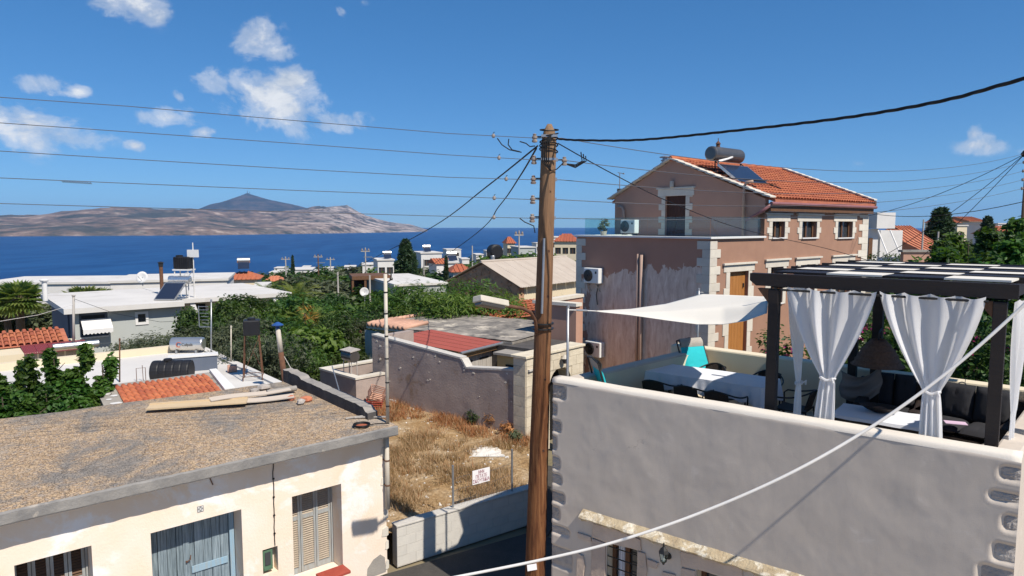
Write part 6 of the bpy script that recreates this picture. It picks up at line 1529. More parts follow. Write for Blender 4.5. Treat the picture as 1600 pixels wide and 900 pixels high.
for i, (px, w_) in enumerate(((1003, .5),)):
    a = HF.pw(943, 362, .7); o = thing('potted_plant', 'small pale green potted plant on the glass-railed balcony', 'plant', None, HF.w(a.x, .7, PH['zb'] - .04)); m = MB(); m.lathe([(.10, 0), (.15, .26), (.13, .26)], 12); m.build('pot', 'offwhite_pipe', o)
    c = bpy.data.objects.new('foliage', crown_mesh('foliage', 'leaf_olive', 91, [(0, 0, .5, .22, .22, .25)], 40, 8, .12, .1)); COL.objects.link(c); c.parent = o
def solar_heater():
    RI, E_, y0 = PH['RI'], PH['E'], PH['y0']; s = (E_ - RI); ang = math.atan2(-s.z, s.x)
    yc = HF.ps(1160, 270, RI.x + s.x * .45).y
    t = thing('solar_heater', 'solar water heater with grey tank above a blue collector on the tiled roof', 'solar heater', HF)
    # collector stands off the roof facing down the slope
    def P(px, py, x): return HF.ps(px, py, x)
    a, b_, wy = Vector((-2.37, 3.95, 8.82 + .6)), Vector((-1.36, 3.95, 8.03 + .6)), 2.2
    d = (b_ - a); n = Vector((-d.z, 0, d.x)).normalized(); n = n if n.z > 0 else -n
    m = MB(); m.extr([a, b_, b_ + Vector((0, wy, 0)), a + Vector((0, wy, 0))], -n * .09); m.build('collector', 'silver', t)
    m = MB(); e = .05; m.extr([a + d * .025 + n * .002 + Vector((0, e, 0)), b_ - d * .025 + n * .002 + Vector((0, e, 0)), b_ - d * .025 + n * .002 + Vector((0, wy - e, 0)), a + d * .025 + n * .002 + Vector((0, wy - e, 0))], n * .006); m.build('collector_glass', 'collector', t)
    zr = lambda x: RI.z + (x - RI.x) * s.z / s.x
    TX = -2.62; tk0 = Vector((TX, 3.75, 0)); L = 2.15; cz = 9.24 + .6; r_ = .30
    M4 = Matrix.Translation((TX, tk0.y, cz)) @ Matrix.Rotation(R(-90), 4, 'X')
    m = MB(); m.lathe([(r_ * .8, 0), (r_ * .97, .03), (r_, .08), (r_, L - .08), (r_ * .97, L - .03), (r_ * .8, L)], 24, M4); m.build('tank', 'steel_dark', t, smooth=False)
    m = MB(); m.lathe([(.08, r_ - .02), (.08, r_ + .1), (.11, r_ + .12), (.04, r_ + .22), (.015, r_ + .24), (.015, r_ + .36)], 10, Matrix.Translation((TX, tk0.y + L * .25, cz))); m.build('valve', 'rust', t)
    m = MB(); m.tube([(TX + .27, tk0.y + L * .55, cz - .1), (TX + .34, tk0.y + L * .35, cz - .2), (TX + .32, tk0.y + .12, cz - .33), a + Vector((.0, .0, .03))], .045, 8); m.build('pipe', 'white_paint', t, smooth=True)
    for y in (a.y + .15, a.y + wy - .15):
        for x, ztop in ((TX, cz - r_), (a.x + .2, a.z - .2), (b_.x - .1, b_.z - .06)):
            m = MB(); m.tube([(x, y, zr(x) + .02), (x, y, ztop)], .025, 6); m.build('stand_leg', 'metal_black', t)
        m = MB(); m.tube([(TX - .5, y, zr(TX - .5) + .12), (TX + 1.9, y, zr(TX + 1.9) + .12)], .03, 6); m.build('base_rail', 'metal_black', t)
        m = MB(); m.tube([(TX, y, cz - r_), (TX + 1.2, y, zr(TX + 1.2) + .1)], .025, 6); m.build('brace', 'metal_black', t)
    for k in range(6): m = MB(); x = TX - .6 + k * .42; m.tube([(x, a.y - .25, zr(x) + .16), (x + .1, a.y + wy, zr(x) + .16)], .02, 5); m.build('cross_bar', 'rust' if k % 2 else 'metal_black', t)
solar_heater()
a = HF.pw(968, 300, PH['YG'] + .4); t = thing('roof_antenna', 'thin mast with small aerial boxes at the pink house side', 'antenna', None, HF.w(a.x, PH['YG'] + .4, HF.pw(967, 318, PH['YG'] + .4).z - .05)); zz = HF.pw(968, 268, PH['YG'] + .4).z - HF.pw(967, 318, PH['YG'] + .4).z
m = MB(); m.tube([(0, 0, -1.0), (0, 0, zz)], .022, 8); m.build('mast', 'galvanised', t); m = MB(); m.cbox((.0, 0, zz * .45), (.22, .16, .14)); m.build('box', 'metal_black', t)
m = MB(); m.tube([(-.10, 0, zz), (.2, 0, zz - .05)], .014, 6); m.lathe([(.05, 0), (.03, .06)], 8, Matrix.Translation((.18, 0, zz - .08))); m.build('aerial', 'steel_dark', t)
# low mauve wall and tiled lean-to between the gateway and the pink house
def side_yard():
    f = Fr(at_y(846, 477, 25.0), CANG); f.o.z = -.3; h_ = f.pw(875, 477).z
    t = thing('mauve_annex', 'flat mauve annex with pale coping between gateway and pink house', 'house', f)
    m = MB(); m.box(-.3, 1.5, 0, .25, 0, h_); m.box(-.3, -.05, .251, 3, 0, h_); m.build('wall', 'plaster_brown', t)
    m = MB(); m.box(-.36, 1.55, -.08, .33, h_ + .002, h_ + .12); m.box(-.36, -.0, .331, 3, h_ + .002, h_ + .12); m.build('coping', 'quoin', t)
    m = MB(); m.box(-.8, 1.5, -2.2, -.10, 0, h_ - 1.25); m.build('lower_block', 'concrete_dark', t)
    # orange tiled roof seen behind the annex
    g = Fr(at_z(775, 497, 2.3), GF.ang - 6); g.o.z = 0
    t = thing('orange_tiled_roof', 'low orange tiled roof behind the yellow annex', 'house', g)
    m = MB(); m.box(0, 6.5, .3, 1.8, -1.5, 2.2); m.build('wall', 'plaster_cream2', t)
    rg = random.Random(2); m = MB(); nc, nr = 27, 6
    for c in range(nc):
        for r_ in range(nr):
            y0 = r_ * .32; k0 = len(m.v)
            for (y, rad, lf) in ((y0, .105, .05), (y0 + .36, .085, .02)):
                for i in range(6): an = math.pi * i / 5; m.v.append((.12 + c * .24 - rad * math.cos(an), y, 2.22 + y * .20 + lf + rad * .7 * math.sin(an)))
            for i in range(5): m.f.append((k0 + i, k0 + i + 1, k0 + 7 + i, k0 + 6 + i))
    o = m.build('roof_tiles', 'terracotta', t); o['kind'] = 'stuff'
    m = MB(); m.extr([(0, 0, 2.20), (6.5, 0, 2.20), (6.5, 2.0, 2.6), (0, 2.0, 2.6)], (0, 0, .03)); m.build('roof_deck', 'terracotta_old', t)
side_yard()
# ================================================================== houses on the left, behind the beige house
def tile_field(m, x0, x1, y0, y1, zf, pitch=.22, row=.30):
    """barrel tiles: columns run along y, zf(y) is the deck height"""
    nc = int((x1 - x0) / pitch); nr = max(1, int((y1 - y0) / row))
    for c in range(nc):
        for r_ in range(nr):
            ya = y0 + (y1 - y0) * r_ / nr; yb = ya + (y1 - y0) / nr * 1.12; k0 = len(m.v); x = x0 + pitch * (c + .5)
            for (y, rad, lf) in ((ya, .100, .045), (yb, .08, .018)):
                for i in range(6): an = math.pi * i / 5; m.v.append((x - rad * math.cos(an), y, zf(y) + lf + rad * .7 * math.sin(an)))
            for i in range(5): m.f.append((k0 + i, k0 + i + 1, k0 + 7 + i, k0 + 6 + i))
    return m
def tile_patch():
    p = [at_z(165, 640, 2.55), at_z(366, 611, 2.55), at_z(340, 577, 2.74), at_z(150, 607, 2.74)]
    f = Fr((p[0].x, p[0].y, 0), math.degrees(math.atan2(p[1].y - p[0].y, p[1].x - p[0].x)))
    l = [f.l(q) for q in p]; L = l[1].x; D = (l[2].y + l[3].y) / 2; za, zb = 2.55, 2.74
    t = thing('tiled_outhouse', 'small outhouse roof of orange tiles in a white-smeared concrete border', 'outhouse', f)
    zf = lambda y: za + (zb - za) * y / D
    m = MB(); m.box(.1, L - .1, .1, D - .05, 0, za - .12); m.build('wall', 'plaster_white', t)
    m = MB(); m.extr([(0, 0, za - .10), (L, 0, za - .10), (L, 0, za), (0, 0, za)], (0, 0.001, 0)); 
    m.extr([(0, 0, za - .12), (0, D, zb - .12), (0, D, zb), (0, 0, za)], (L, 0, 0)); m.build('roof_slab', 'concrete', t)
    m = MB(); m.extr([(L - .20, .02, zf(.02) + .004), (L + .03, .02, zf(.02) + .004), (L + .03, D, zb + .004), (L - .13, D, zb + .004)], (0, 0, .07)); m.build('white_verge', 'white_paint', t)
    rg = random.Random(6)
    for i in range(8):
        x, y = rg.uniform(.02, .34), rg.uniform(.02, .6) * D; s = rg.uniform(.05, .12); m = MB(); m.extr([(x + s * math.cos(k * 1.05) * rg.uniform(.6, 1.2), y + s * math.sin(k * 1.05) * rg.uniform(.6, 1.2), zf(y) + .002) for k in range(6)], (0, 0, .006)); m.build('lime_smear', 'white_paint', t)
    a0, a1 = .36, L - .24; nc, nr = 16, 5; y0, y1 = .03, D - .20; pt = (a1 - a0) / nc; rw = (y1 - y0) / nr
    m = MB()
    k = 9; sl = (zb - za) / D
    for (y, lf) in ((0, .035), (rw * 1.12, .008)):
        for i in range(k): u = i / (k - 1); m.v.append((pt * u, y, sl * y + lf + .032 * math.sin(math.pi * min(1, u * 1.35)) - .012 * (u > .75)))
    for i in range(k - 1): m.f.append((i, i + 1, k + i + 1, k + i))
    b0 = len(m.v); m.v += [(x, y, z - .03) for x, y, z in m.v[:k]]; m.f += [(b0 + i, b0 + i + 1, i + 1, i) for i in range(k - 1)]
    me = m.mesh('roof_tile', 'terracotta', True)
    for c in range(nc):
        for r_ in range(nr):
            o = bpy.data.objects.new('roof_tile', me); COL.objects.link(o); o.parent = t; o.location = (a0 + c * pt, y0 + r_ * rw, zf(y0 + r_ * rw) + .004 + rg.uniform(-.003, .003)); o.rotation_euler = (0, 0, rg.uniform(-.02, .02))
tile_patch()
WZ = 2.05
def white_roof_house():
    cs = [at_z(q[0], q[1], WZ) for q in ((470, 622), (330, 545), (150, 556), (-60, 600), (60, 700), (330, 650))]
    o = at_z(470, 618, WZ); o.z = -.9
    f = Fr(o, 40)
    t = thing('white_roof_house', 'low house with a broad whitewashed flat roof behind the beige house', 'house', f)
    a = [f.l(at_z(q[0], q[1], WZ)) for q in ((470, 615), (338, 543), (120, 553), (40, 600))]
    xl, yd = min(q.x for q in a) - 1, a[1].y
    h_ = WZ + .9
    # keep clear of the beige house: everything behind its rear wall
    m = MB(); poly = [(0, .6), (0, yd), (-9.5, yd + .0), (-9.5, .2)]
    lo = [f.l(BF.w(x, 4.6)) for x in (-.3, -9.5)]
    poly = [(.0, lo[0].y), (.0, yd), (-11.5, yd), (-11.5, lo[1].y)]
    m.prism(poly, 0, h_ - .14); m.build('wall', 'plaster_cream2', t)
    m = MB(); m.prism([(p[0] * 1.004 + (.08 if p[0] == 0 else 0), p[1]) for p in poly], h_ - .139, h_); m.build('roof', 'roof_white', t)
    m = MB(); m.box(-11.5, .1, yd - .02, yd + .2, h_ - .13, h_ + .22); m.build('parapet', 'plaster_cream2', t)
    m = MB(); m.box(-.10, .14, lo[0].y, yd - .021, h_ + .001, h_ + .06); m.build('roof_rim', 'roof_white', t)
    return f
WF = white_roof_house()
def on_white(px, py): p = at_z(px, py, WZ); return p
def box_unit():
    p0, p1 = on_white(265, 583), on_white(340, 577); a = math.atan2(p1.y - p0.y, p1.x - p0.x)
    t = thing('roof_upstand', 'dark grey roof hatch box with white capping on the white roof', 'roof hatch', None, (p0.x, p0.y, WZ), a); L = (p1 - p0).length; h_ = .42
    m = MB(); m.box(0, L, 0, .3, 0, h_); m.build('body', 'plaster_slate', t); m = MB(); m.box(-.03, L + .03, -.03, .33, h_ + .001, h_ + .05); m.build('cap', 'white_paint', t)
box_unit()
def black_barrel():
    p = on_white(270, 598); t = thing('water_barrel', 'black ribbed water barrel lying on the white roof', 'barrel', None, (p.x, p.y, WZ), R(8)); r_ = .31; L = 1.0
    m = MB(); M4 = Matrix.Translation((-L / 2, 0, r_)) @ Matrix.Rotation(R(90), 4, 'Y'); pr = [(r_ * .85, 0), (r_ * .97, .02)]
    for i in range(5): z = .06 + i * .19; pr += [(r_, z), (r_, z + .13), (r_ * .97, z + .15), (r_ * .97, z + .17)]
    pr += [(r_ * .97, L - .02), (r_ * .85, L)]; m.lathe(pr, 24, M4); m.build('tank', 'black_plastic', t, smooth=False)
    m = MB(); m.lathe([(.11, 0), (.11, .05), (.09, .06)], 12, Matrix.Translation((-.1, 0, 2 * r_ - .01))); m.build('lid', 'black_plastic', t)
black_barrel()
def boiler_tank():
    p = on_white(294, 551); t = thing('boiler_tank', 'silver horizontal boiler tank with a printed logo on the white roof', 'boiler', None, (p.x, p.y, WZ), R(4)); s = p.y / F_PX; L = 50 * s; r_ = 10.5 * s; zc = r_ + 3.5 * s
    m = MB(); M4 = Matrix.Translation((-L / 2, 0, zc)) @ Matrix.Rotation(R(90), 4, 'Y'); m.lathe([(r_ * .8, 0), (r_ * .96, .02), (r_, .05), (r_, L - .05), (r_ * .96, L - .02), (r_ * .8, L)], 28, M4); m.build('tank', 'silver', t)
    for sx in (-.3, .3): m = MB(); m.box(sx * L - .03, sx * L + .03, -.18, .18, 0, zc - r_ * .85); m.build('foot', 'galvanised', t)
    tx = text_part('Calpak', r_ * .62, 'steel_dark', t, Matrix.Translation((L * .06, -r_ - .012, zc + r_ * .05)) @ Matrix.Rotation(R(90), 4, 'X'), sx=.95)
    m = MB(); c = Vector((-L * .19, -r_ - .012, zc + r_ * .05)); n = 18
    for (ra, mt, a0, a1) in ((r_ * .36, 'ink_orange', 40, 300), (r_ * .22, 'ink_blue', -40, 220)):
        m = MB(); pts = [c + Vector((ra * math.cos(R(a0 + (a1 - a0) * i / n)), 0, ra * math.sin(R(a0 + (a1 - a0) * i / n)))) for i in range(n + 1)]; m.tube(pts, r_ * .05, 5); m.build('logo_arc', mt, t)
boiler_tank()
def simple_pole(name, label, px, pt, pb, z, r_, mat='rust', top=None, Y=None, lean=0):
    b_ = at_z(px, pb, z) if Y is None else Vector(((px - 800) / F_PX * Y, Y, z)); tp = at_y(px + lean, pt, b_.y)
    t = thing(name, label, 'pole', None, (b_.x, b_.y, z)); d = tp - b_; d.z = tp.z - z
    m = MB(); m.tube([(0, 0, -.02), d], [r_ * 1.05, r_ * .95], 8); m.build('shaft', mat, t, smooth=True)
    m = MB(); m.lathe([(r_ * 1.4, -.03), (r_ * 1.4, .03), (r_ * .4, .05)], 8, Matrix.Translation(d)); m.build('cap', top or mat, t); return t, d
simple_pole('roof_rod', 'rusty iron rod standing on the white roof before the young mulberries', 187, 531, 597, WZ, .018, 'rust')
simple_pole('roof_rod', 'pale thin rod standing at the edge of the white roof by the olive tree', 361, 511, 568, WZ, .02, 'offwhite_pipe')
t, d = simple_pole('aerial_mast', 'thin grey mast with a grid television aerial on the white roof', 330, 470, 574, WZ, .022, 'galvanised')
for k in range(7):
    m = MB(); z = d.z * (.60 + .05 * k); m.tube([(-.30 - .02 * k, .25 - .0 * k, z), (.02, -.10, z + .04)], .008, 5); m.build('aerial_rod', 'galvanised', t)
m = MB(); m.box(-.34, .0, .05, .07, d.z * .60, d.z * .60 + .02); m.box(-.34, -.32, .05, .07, d.z * .60, d.z * .92); m.build('aerial_frame', 'galvanised', t)
p = on_white(224, 596); t = thing('rebar_frame', 'bent rusty rebar frame standing on the white roof', 'frame', None, (p.x, p.y, WZ)); m = MB(); m.tube([(-.18, 0, 0), (-.18, 0, .36), (.06, .02, .38), (.06, .02, .0)], .009, 5); m.tube([(.0, 0, 0), (-.01, 0, .45)], .008, 5); m.build('bars', 'rust', t)
p = on_white(363, 581); m = MB(); m.box(-.13, .13, -.10, .10, 0, .2); o = m.build('brick_block', 'terracotta_pale', None, loc=(p.x, p.y, WZ), rot=(0, 0, .4), bevel=.015); tag(o, 'single clay hollow brick lying on the white roof', 'brick')
def tank_stand():
    b_ = on_white(396, 592); tp = at_y(396, 523, b_.y); t = thing('black_water_tank', 'square black water tank on a rusty lattice stand at the roof edge', 'water tank', None, (b_.x, b_.y, WZ), .3); h_ = tp.z - WZ; s = b_.y / F_PX; w_ = 12 * s
    m = MB(); m.box(-w_, w_, -w_, w_, h_, h_ + 24 * s); m.build('tank', 'black_plastic', t, bevel=.03); m = MB(); m.lathe([(w_ * .5, 0), (w_ * .5, .05)], 12, Matrix.Translation((0, 0, h_ + 24 * s))); m.build('lid', 'black_plastic', t)
    cs = [(-1, -1), (1, -1), (1, 1), (-1, 1)]
    for (a, b2) in cs: m = MB(); m.tube([(a * w_ * 1.2, b2 * w_ * 1.2, 0), (a * w_ * .85, b2 * w_ * .85, h_)], .014, 6); m.build('leg', 'rust', t)
    for i in range(4):
        a, b2 = cs[i], cs[(i + 1) % 4]
        m = MB(); m.tube([(a[0] * w_ * 1.2, a[1] * w_ * 1.2, .12), (b2[0] * w_ * 1.2, b2[1] * w_ * 1.2, .12)], .01, 5); m.tube([(a[0] * w_ * 1.18, a[1] * w_ * 1.18, .15), (b2[0] * w_ * .9, b2[1] * w_ * .9, h_ - .05)], .008, 5); m.build('brace', 'rust', t)
tank_stand()
def flue():
    b_ = Vector(((443 - 800) / F_PX * 17.2, 17.2, 0)); zb = WZ - .4; tp = at_y(434, 513, 17.2)
    t = thing('flue_pipe', 'tall rusty stove pipe with blue cowl and guy wire at the roof edge', 'chimney', None, (b_.x, 17.2, zb)); d = tp - Vector((b_.x, 17.2, zb))
    m = MB(); m.tube([(0, 0, 0), d * .7], [.072, .068], 12); m.build('lower_pipe', 'rust', t, smooth=True); m = MB(); m.tube([d * .7, d], [.064, .062], 12); m.build('upper_pipe', 'offwhite_pipe', t, smooth=True)
    m = MB(); m.lathe([(.05, -.02), (.05, .06), (.14, .07), (.15, .09), (.03, .16)], 12, Matrix.Translation(d)); m.build('cowl', 'blue_cap', t)
    m = MB(); m.tube([d * .72, (.42, .1, .35), (.42, .1, .0)], .006, 5); m.build('guy_wire', 'cable_white', t)
    m = MB(); m.box(-.15, .15, -.15, .15, -1.8, -.0); m.build('base_block', 'concrete', t)
flue()

# grey house with the white slab
def grey_house():
    ZR = 2.0; o = at_z(101, 483, ZR); o.z = -2.2
    f = Fr(o, 40); t = thing('grey_house', 'pale grey bungalow with white slab roof, awning window and slate side wall', 'house', f); H = ZR + 2.2
    xr = f.pz(284, 470, H).x; yb = f.pz(47, 463, H).y + 1.0; x2 = f.pz(412, 450, H).x
    wi = [f.pw(123, 490, .45), f.pw(170, 524, .45)]; sm = [f.pw(215, 491, .45), f.pw(228, 503, .45)]
    ops = [(wi[0].x, wi[1].x, wi[1].z, wi[0].z), (sm[0].x, sm[1].x, sm[1].z, sm[0].z)]
    m = MB(); m.wall(xr - .5, H - .28, .25, ops, .45, 0); m.v = [(x, y + .45, z) for x, y, z in m.v]; m.box(xr - .75, xr - .05, .701, yb, 0, H - .28); m.build('wall', 'plaster_grey', t)
    m = MB(); m.box(.45, .7, .701, yb, 0, H - .28); m.build('slate_wall', 'plaster_slate', t); m = MB(); m.box(.36, .449, 2.2, 2.4, 0, H - .3); m.build('slate_rib', 'plaster_slate', t)
    m = MB(); m.prism([(-.05, -.05), (xr + .05, -.05), (xr + .05, yb + .3), (-.05, yb + .3)], H - .279, H); m.build('roof', 'roof_white', t)
    m = MB(); m.prism([(xr + .051, .9), (x2 + .2, .9), (x2 + .2, yb + .3), (xr + .051, yb + .3)], H - .22, H + .02); m.build('roof', 'roof_white', t)
    m = MB(); m.box(xr + .0, x2, 2.6, 2.85, 0, H - .221); m.build('rear_wall', 'plaster_white', t)
    for k in range(4):
        x = xr + .6 + k * (x2 - xr - .8) / 3.5; m = MB(); m.extr([(x, 1.0, H - .225), (x + .28, 1.0, H - .225), (x + .95, 1.0, H - 2.4), (x + .67, 1.0, H - 2.4)], (0, .12, 0)); m.build('slanted_fin', 'white_paint', t)
        m = MB(); m.box(x + .5, x + 1.3, 2.55, 2.599, H - 2.0, H - .5); m.build('window', 'glass_dark', t)
    # slat stand of pallets under the roof
    # awning window
    a, b_, za, zc = ops[0]
    m = MB(); m.box(a + .01, b_ - .01, .60, .64, za, zc); W_ = m.build('window', 'plaster_slate', t); m = MB(); m.box(a + .12, b_ - .12, .585, .598, za + .1, zc - .15); m.build('pane', 'glass_dark', W_)
    m = MB(); m.box(a - .08, b_ + .05, .38, .46, zc + .002, zc + .10); m.build('lintel', 'white_paint', W_)
    m = MB(); m.extr([(a + .06, .40, zc - .34), (a + .06, -.25, zc - .80), (a + .06, -.25, zc - .84), (a + .06, .40, zc - .38)], (b_ - a + .05, 0, 0)); m.build('awning', 'white_paint', W_)
    m = MB(); m.grid(lambda u, v: (a + .06 + (b_ - a + .05) * u, -.25 - .004, zc - .84 - (.20 + .03 * math.sin(u * 50)) * v), 40, 2); m.build('awning_valance', 'white_paint', W_)
    m = MB(); m.grid(lambda u, v: (a + (b_ - a) * u, .40, za + .02 - (.07 + .025 * abs(math.sin(u * 22))) * v), 60, 2); m.build('sill_lace', 'white_paint', W_)
    a, b_, za, zc = ops[1]
    m = MB(); m.box(a + .005, b_ - .005, .58, .60, za + .005, zc - .005); w2 = m.build('window', 'glass_dark', t)
    for (x0, x1, z0, z1) in ((a - .13, a, za - .13, zc + .13), (b_, b_ + .13, za - .13, zc + .13), (a + .001, b_ - .001, zc, zc + .13), (a + .001, b_ - .001, za - .13, za)): m = MB(); m.box(x0, x1, .40, .46, z0, z1); m.build('window_frame', 'white_paint', w2)
    # white balustraded veranda at the left
    v0 = f.pw(12, 500, 3.5); zt_, zb_ = f.ps(20, 503, -1.2).z, f.ps(20, 519, -1.2).z
    V = thing('white_balustrade', 'white balustrade of a veranda beside the slate wall', 'balustrade', f)
    m = MB(); m.box(-2.6, .44, 2.6, 2.8, 0, zb_); m.build('base_wall', 'plaster_grey', V)
    m = MB(); m.box(-2.6, .44, 2.62, 2.78, zt_ - .08, zt_); m.build('hand_rail', 'white_paint', V)
    for k in range(16): m = MB(); x = -2.5 + k * .19; m.lathe([(.05, zb_), (.03, zb_ + .05), (.06, (zb_ + zt_) / 2), (.03, zt_ - .12), (.05, zt_ - .081)], 8, Matrix.Translation((x, 2.7, 0))); m.build('baluster', 'white_paint', V)
    # chimney tube of the roof
    c = f.pz(71, 470, H); zc = at_y(71, 437, f.w(c.x, c.y).y).z + 2.2
    m = MB(); m.lathe([(.13, H), (.13, zc - .12), (.2, zc - .11), (.2, zc - .06), (.24, zc - .05), (.24, zc), (.08, zc + .05)], 14, Matrix.Translation((c.x, c.y, 0))); m.build('chimney', 'white_paint', t)
    return f, H, ZR
GH, GHH, GZR = grey_house()
def roof_solar():
    # solar heater and tank tower on the white slab
    p = at_z(262, 470, GZR); d = p.y; s = d / F_PX
    t = thing('foil_solar_heater', 'solar heater with foil-wrapped tank and black collector on the white slab', 'solar heater', None, (p.x, p.y, GZR), R(-2))
    w_ = 17 * s; zt = 27 * s
    a, b_ = Vector((-w_ - .2, 0, .06)), Vector((-w_ + .04, .9, zt)); d = b_ - a
    m = MB(); m.extr([a, a + Vector((2 * w_, 0, 0)), b_ + Vector((2 * w_, 0, 0)), b_], (0, .05, -.05)); m.build('collector', 'silver', t)
    e = Vector((0, -.012, .012)); u = Vector((1, 0, 0)); m = MB(); m.extr([a + e + d * .05 + u * .06, a + e + d * .05 + u * (2 * w_ - .06), a + e + d * .95 + u * (2 * w_ - .06), a + e + d * .95 + u * .06], (0, .006, -.006)); m.build('collector_glass', 'collector', t)
    M4 = Matrix.Translation((-w_ + .18, 1.05, zt + .16)) @ Matrix.Rotation(R(90), 4, 'Y'); m = MB(); r_ = 6.0 * s; L = 2 * w_ + .05
    m.lathe([(r_ * .7, 0), (r_ * .98, .03), (r_ * 1.03, .2), (r_ * .95, .4), (r_ * 1.03, .6), (r_ * .98, L - .2), (r_, L - .03), (r_ * .7, L)], 20, M4); m.build('tank', 'foil', t)
    for sx in (-w_ + .1, w_ - .1):
        m = MB(); m.tube([(sx, 1.15, 0), (sx, 1.1, zt + .05)], .03, 6); m.tube([(sx, 1.15, .05), (sx, .08, .05)], .03, 6); m.build('stand_leg', 'galvanised', t)
    p = at_z(288, 467, GZR); s = p.y / F_PX
    t = thing('tank_tower', 'black cube water tank raised on a white steel tower with aerial mast', 'water tank', None, (p.x, p.y + .6, GZR), R(-6)); zb = at_y(280, 420, p.y + .6).z - GZR; zt = at_y(280, 401, p.y + .6).z - GZR; w_ = 12.5 * s
    m = MB(); m.box(-w_ - .25, w_ - .25, -w_ * .7, w_ * .7, zb, zt)
    T_ = m.build('tank', 'black_plastic', t, bevel=.06)
    for k in range(7): m = MB(); x = -w_ - .25 + 2 * w_ * (k + .5) / 7; m.box(x - .03, x + .03, -w_ * .7 - .025, -w_ * .7 + .01, zb + .05, zt - .05); m.build('rib', 'black_plastic', T_)
    m = MB(); m.lathe([(.2, zt), (.2, zt + .08), (.12, zt + .1)], 12, Matrix.Translation((-.3 - .2, 0, 0))); m.build('lid', 'black_plastic', T_)
    for sx in (-w_ - .2, w_ - .3):
        for sy in (-w_ * .6, w_ * .6): m = MB(); m.tube([(sx, sy, 0), (sx, sy, zb)], .035, 6); m.build('leg', 'white_paint', t)
    m = MB(); m.box(-w_ - .3, w_ - .2, -w_ * .75, w_ * .75, zb - .09, zb - .005); m.build('platform', 'white_paint', t)
    for sy in (-w_ * .6, w_ * .6): m = MB(); m.tube([(-w_ - .2, sy, zb * .4), (w_ - .3, sy, zb * .95)], .02, 5); m.tube([(w_ - .3, sy, zb * .4), (-w_ - .2, sy, zb * .4)], .02, 5); m.build('brace', 'white_paint', t)
    zm = at_y(289, 379, p.y + .6).z - GZR; m = MB(); m.tube([(w_ - .1, 0, 0), (w_ - .1, 0, zm)], .03, 8); m.build('mast', 'white_paint', t)
    za = at_y(287, 396, p.y + .6).z - GZR; m = MB(); m.box(w_ - .42, w_ + .22, -.1, .06, za - .22, za + .22); m.build('aerial', 'ac_white', t)
    p = at_z(243, 462, GZR); t = thing('stove_pipe', 'brown stove pipe with black cowl on the white slab roof', 'chimney', None, (p.x, p.y + .8, GZR)); zt = at_y(242, 410, p.y + .8).z - GZR
    m = MB(); m.tube([(0, 0, 0), (0, 0, zt - .25)], .11, 12); m.build('pipe', 'rust', t); m = MB(); m.lathe([(.13, zt - .26), (.14, zt - .05), (.18, zt - .04), (.18, zt), (.06, zt + .05)], 12); m.build('cowl', 'metal_black', t)
    p = at_z(222, 447, GZR); t = thing('satellite_dish', 'white satellite dish on the white slab roof', 'dish', None, (p.x, p.y, GZR)); s = p.y / F_PX
    zc = 14 * s; m = MB(); m.lathe([(0, .10), (5 * s, .06), (9 * s, 0), (9.2 * s, .01)], 24, Matrix.Translation((0, 0, zc)) @ Matrix.Rotation(R(75), 4, 'X') @ Matrix.Rotation(math.pi, 4, 'X'), cap=False); m.build('reflector', 'white_paint', t, smooth=True); m = MB(); m.tube([(0, .1, 0), (0, .1, zc)], .03, 8); m.tube([(0, .1, zc - .3), (.0, -.5, zc + .1)], .015, 6); m.build('stand', 'galvanised', t)
roof_solar()
def maroon_house():
    # tile strip and maroon sheet roof at the left, below the grey house
    o = at_z(0, 556, .95); f = Fr((o.x, o.y, -2.4), 40); H = .95 + 2.4
    t = thing('cream_cottage', 'cream cottage with orange tile strip and maroon sheet roof below the grey house', 'cottage', f)
    a = f.pz(126, 548, H + .2); x1 = a.x + .5
    m = MB(); m.box(-3, x1, .25, 3.6, 0, H - .05); m.build('wall', 'plaster_cream2', t)
    q = MB(); tile_field(q, -3, x1 - .4, 2.0, 3.6, lambda y: H + .05 + (y - 2.0) * .28, .25, .33); k = q.build('roof_tiles', 'terracotta', t); k['kind'] = 'stuff'
    m = MB(); m.extr([(-3, 2.0, H + .0), (-3, 3.6, H + .44), (-3, 3.6, H + .47), (-3, 2.0, H + .03)], (x1 + 2.6, 0, 0)); m.build('roof_deck', 'terracotta_old', t)
    xm = f.pz(30, 540, H).x; n = 5
    for i in range(n):
        m = MB(); xa = xm + (x1 + .2 - xm) * i / n; xb = xm + (x1 + .2 - xm) * (i + 1) / n - .01; m.grid(lambda u, v: (xa + (xb - xa) * u, .0 + 2.0 * v, H - .06 + .12 * v + .012 * math.sin(u * 50) + .002 * i), 40, 3); m.build('roof_sheet', 'maroon_sheet', t)
    m = MB(); m.extr([(xm + 1.6, -.1, H - .6), (xm + 2.5, -.1, H - .6), (xm + 2.5, -.1, H + .18)], (0, .14, 0)); m.build('gable_fin', 'plaster_cream2', t)
    c = f.pz(128, 543, H + .1); m = MB(); m.lathe([(.14, -.85), (.15, -.82), (.15, .82), (.14, .85)], 16, Matrix.Translation((c.x - .2, c.y, H + .22)) @ Matrix.Rotation(R(90), 4, 'Y')); b_ = m.build('boiler', 'silver', t)
    p = f.pz(115, 545, H); simple_pole('timber_pole', 'weathered timber pole carrying a thin wire beside the maroon roof', 115, 462, 545, .7, .055, 'wood_grey')
maroon_house()
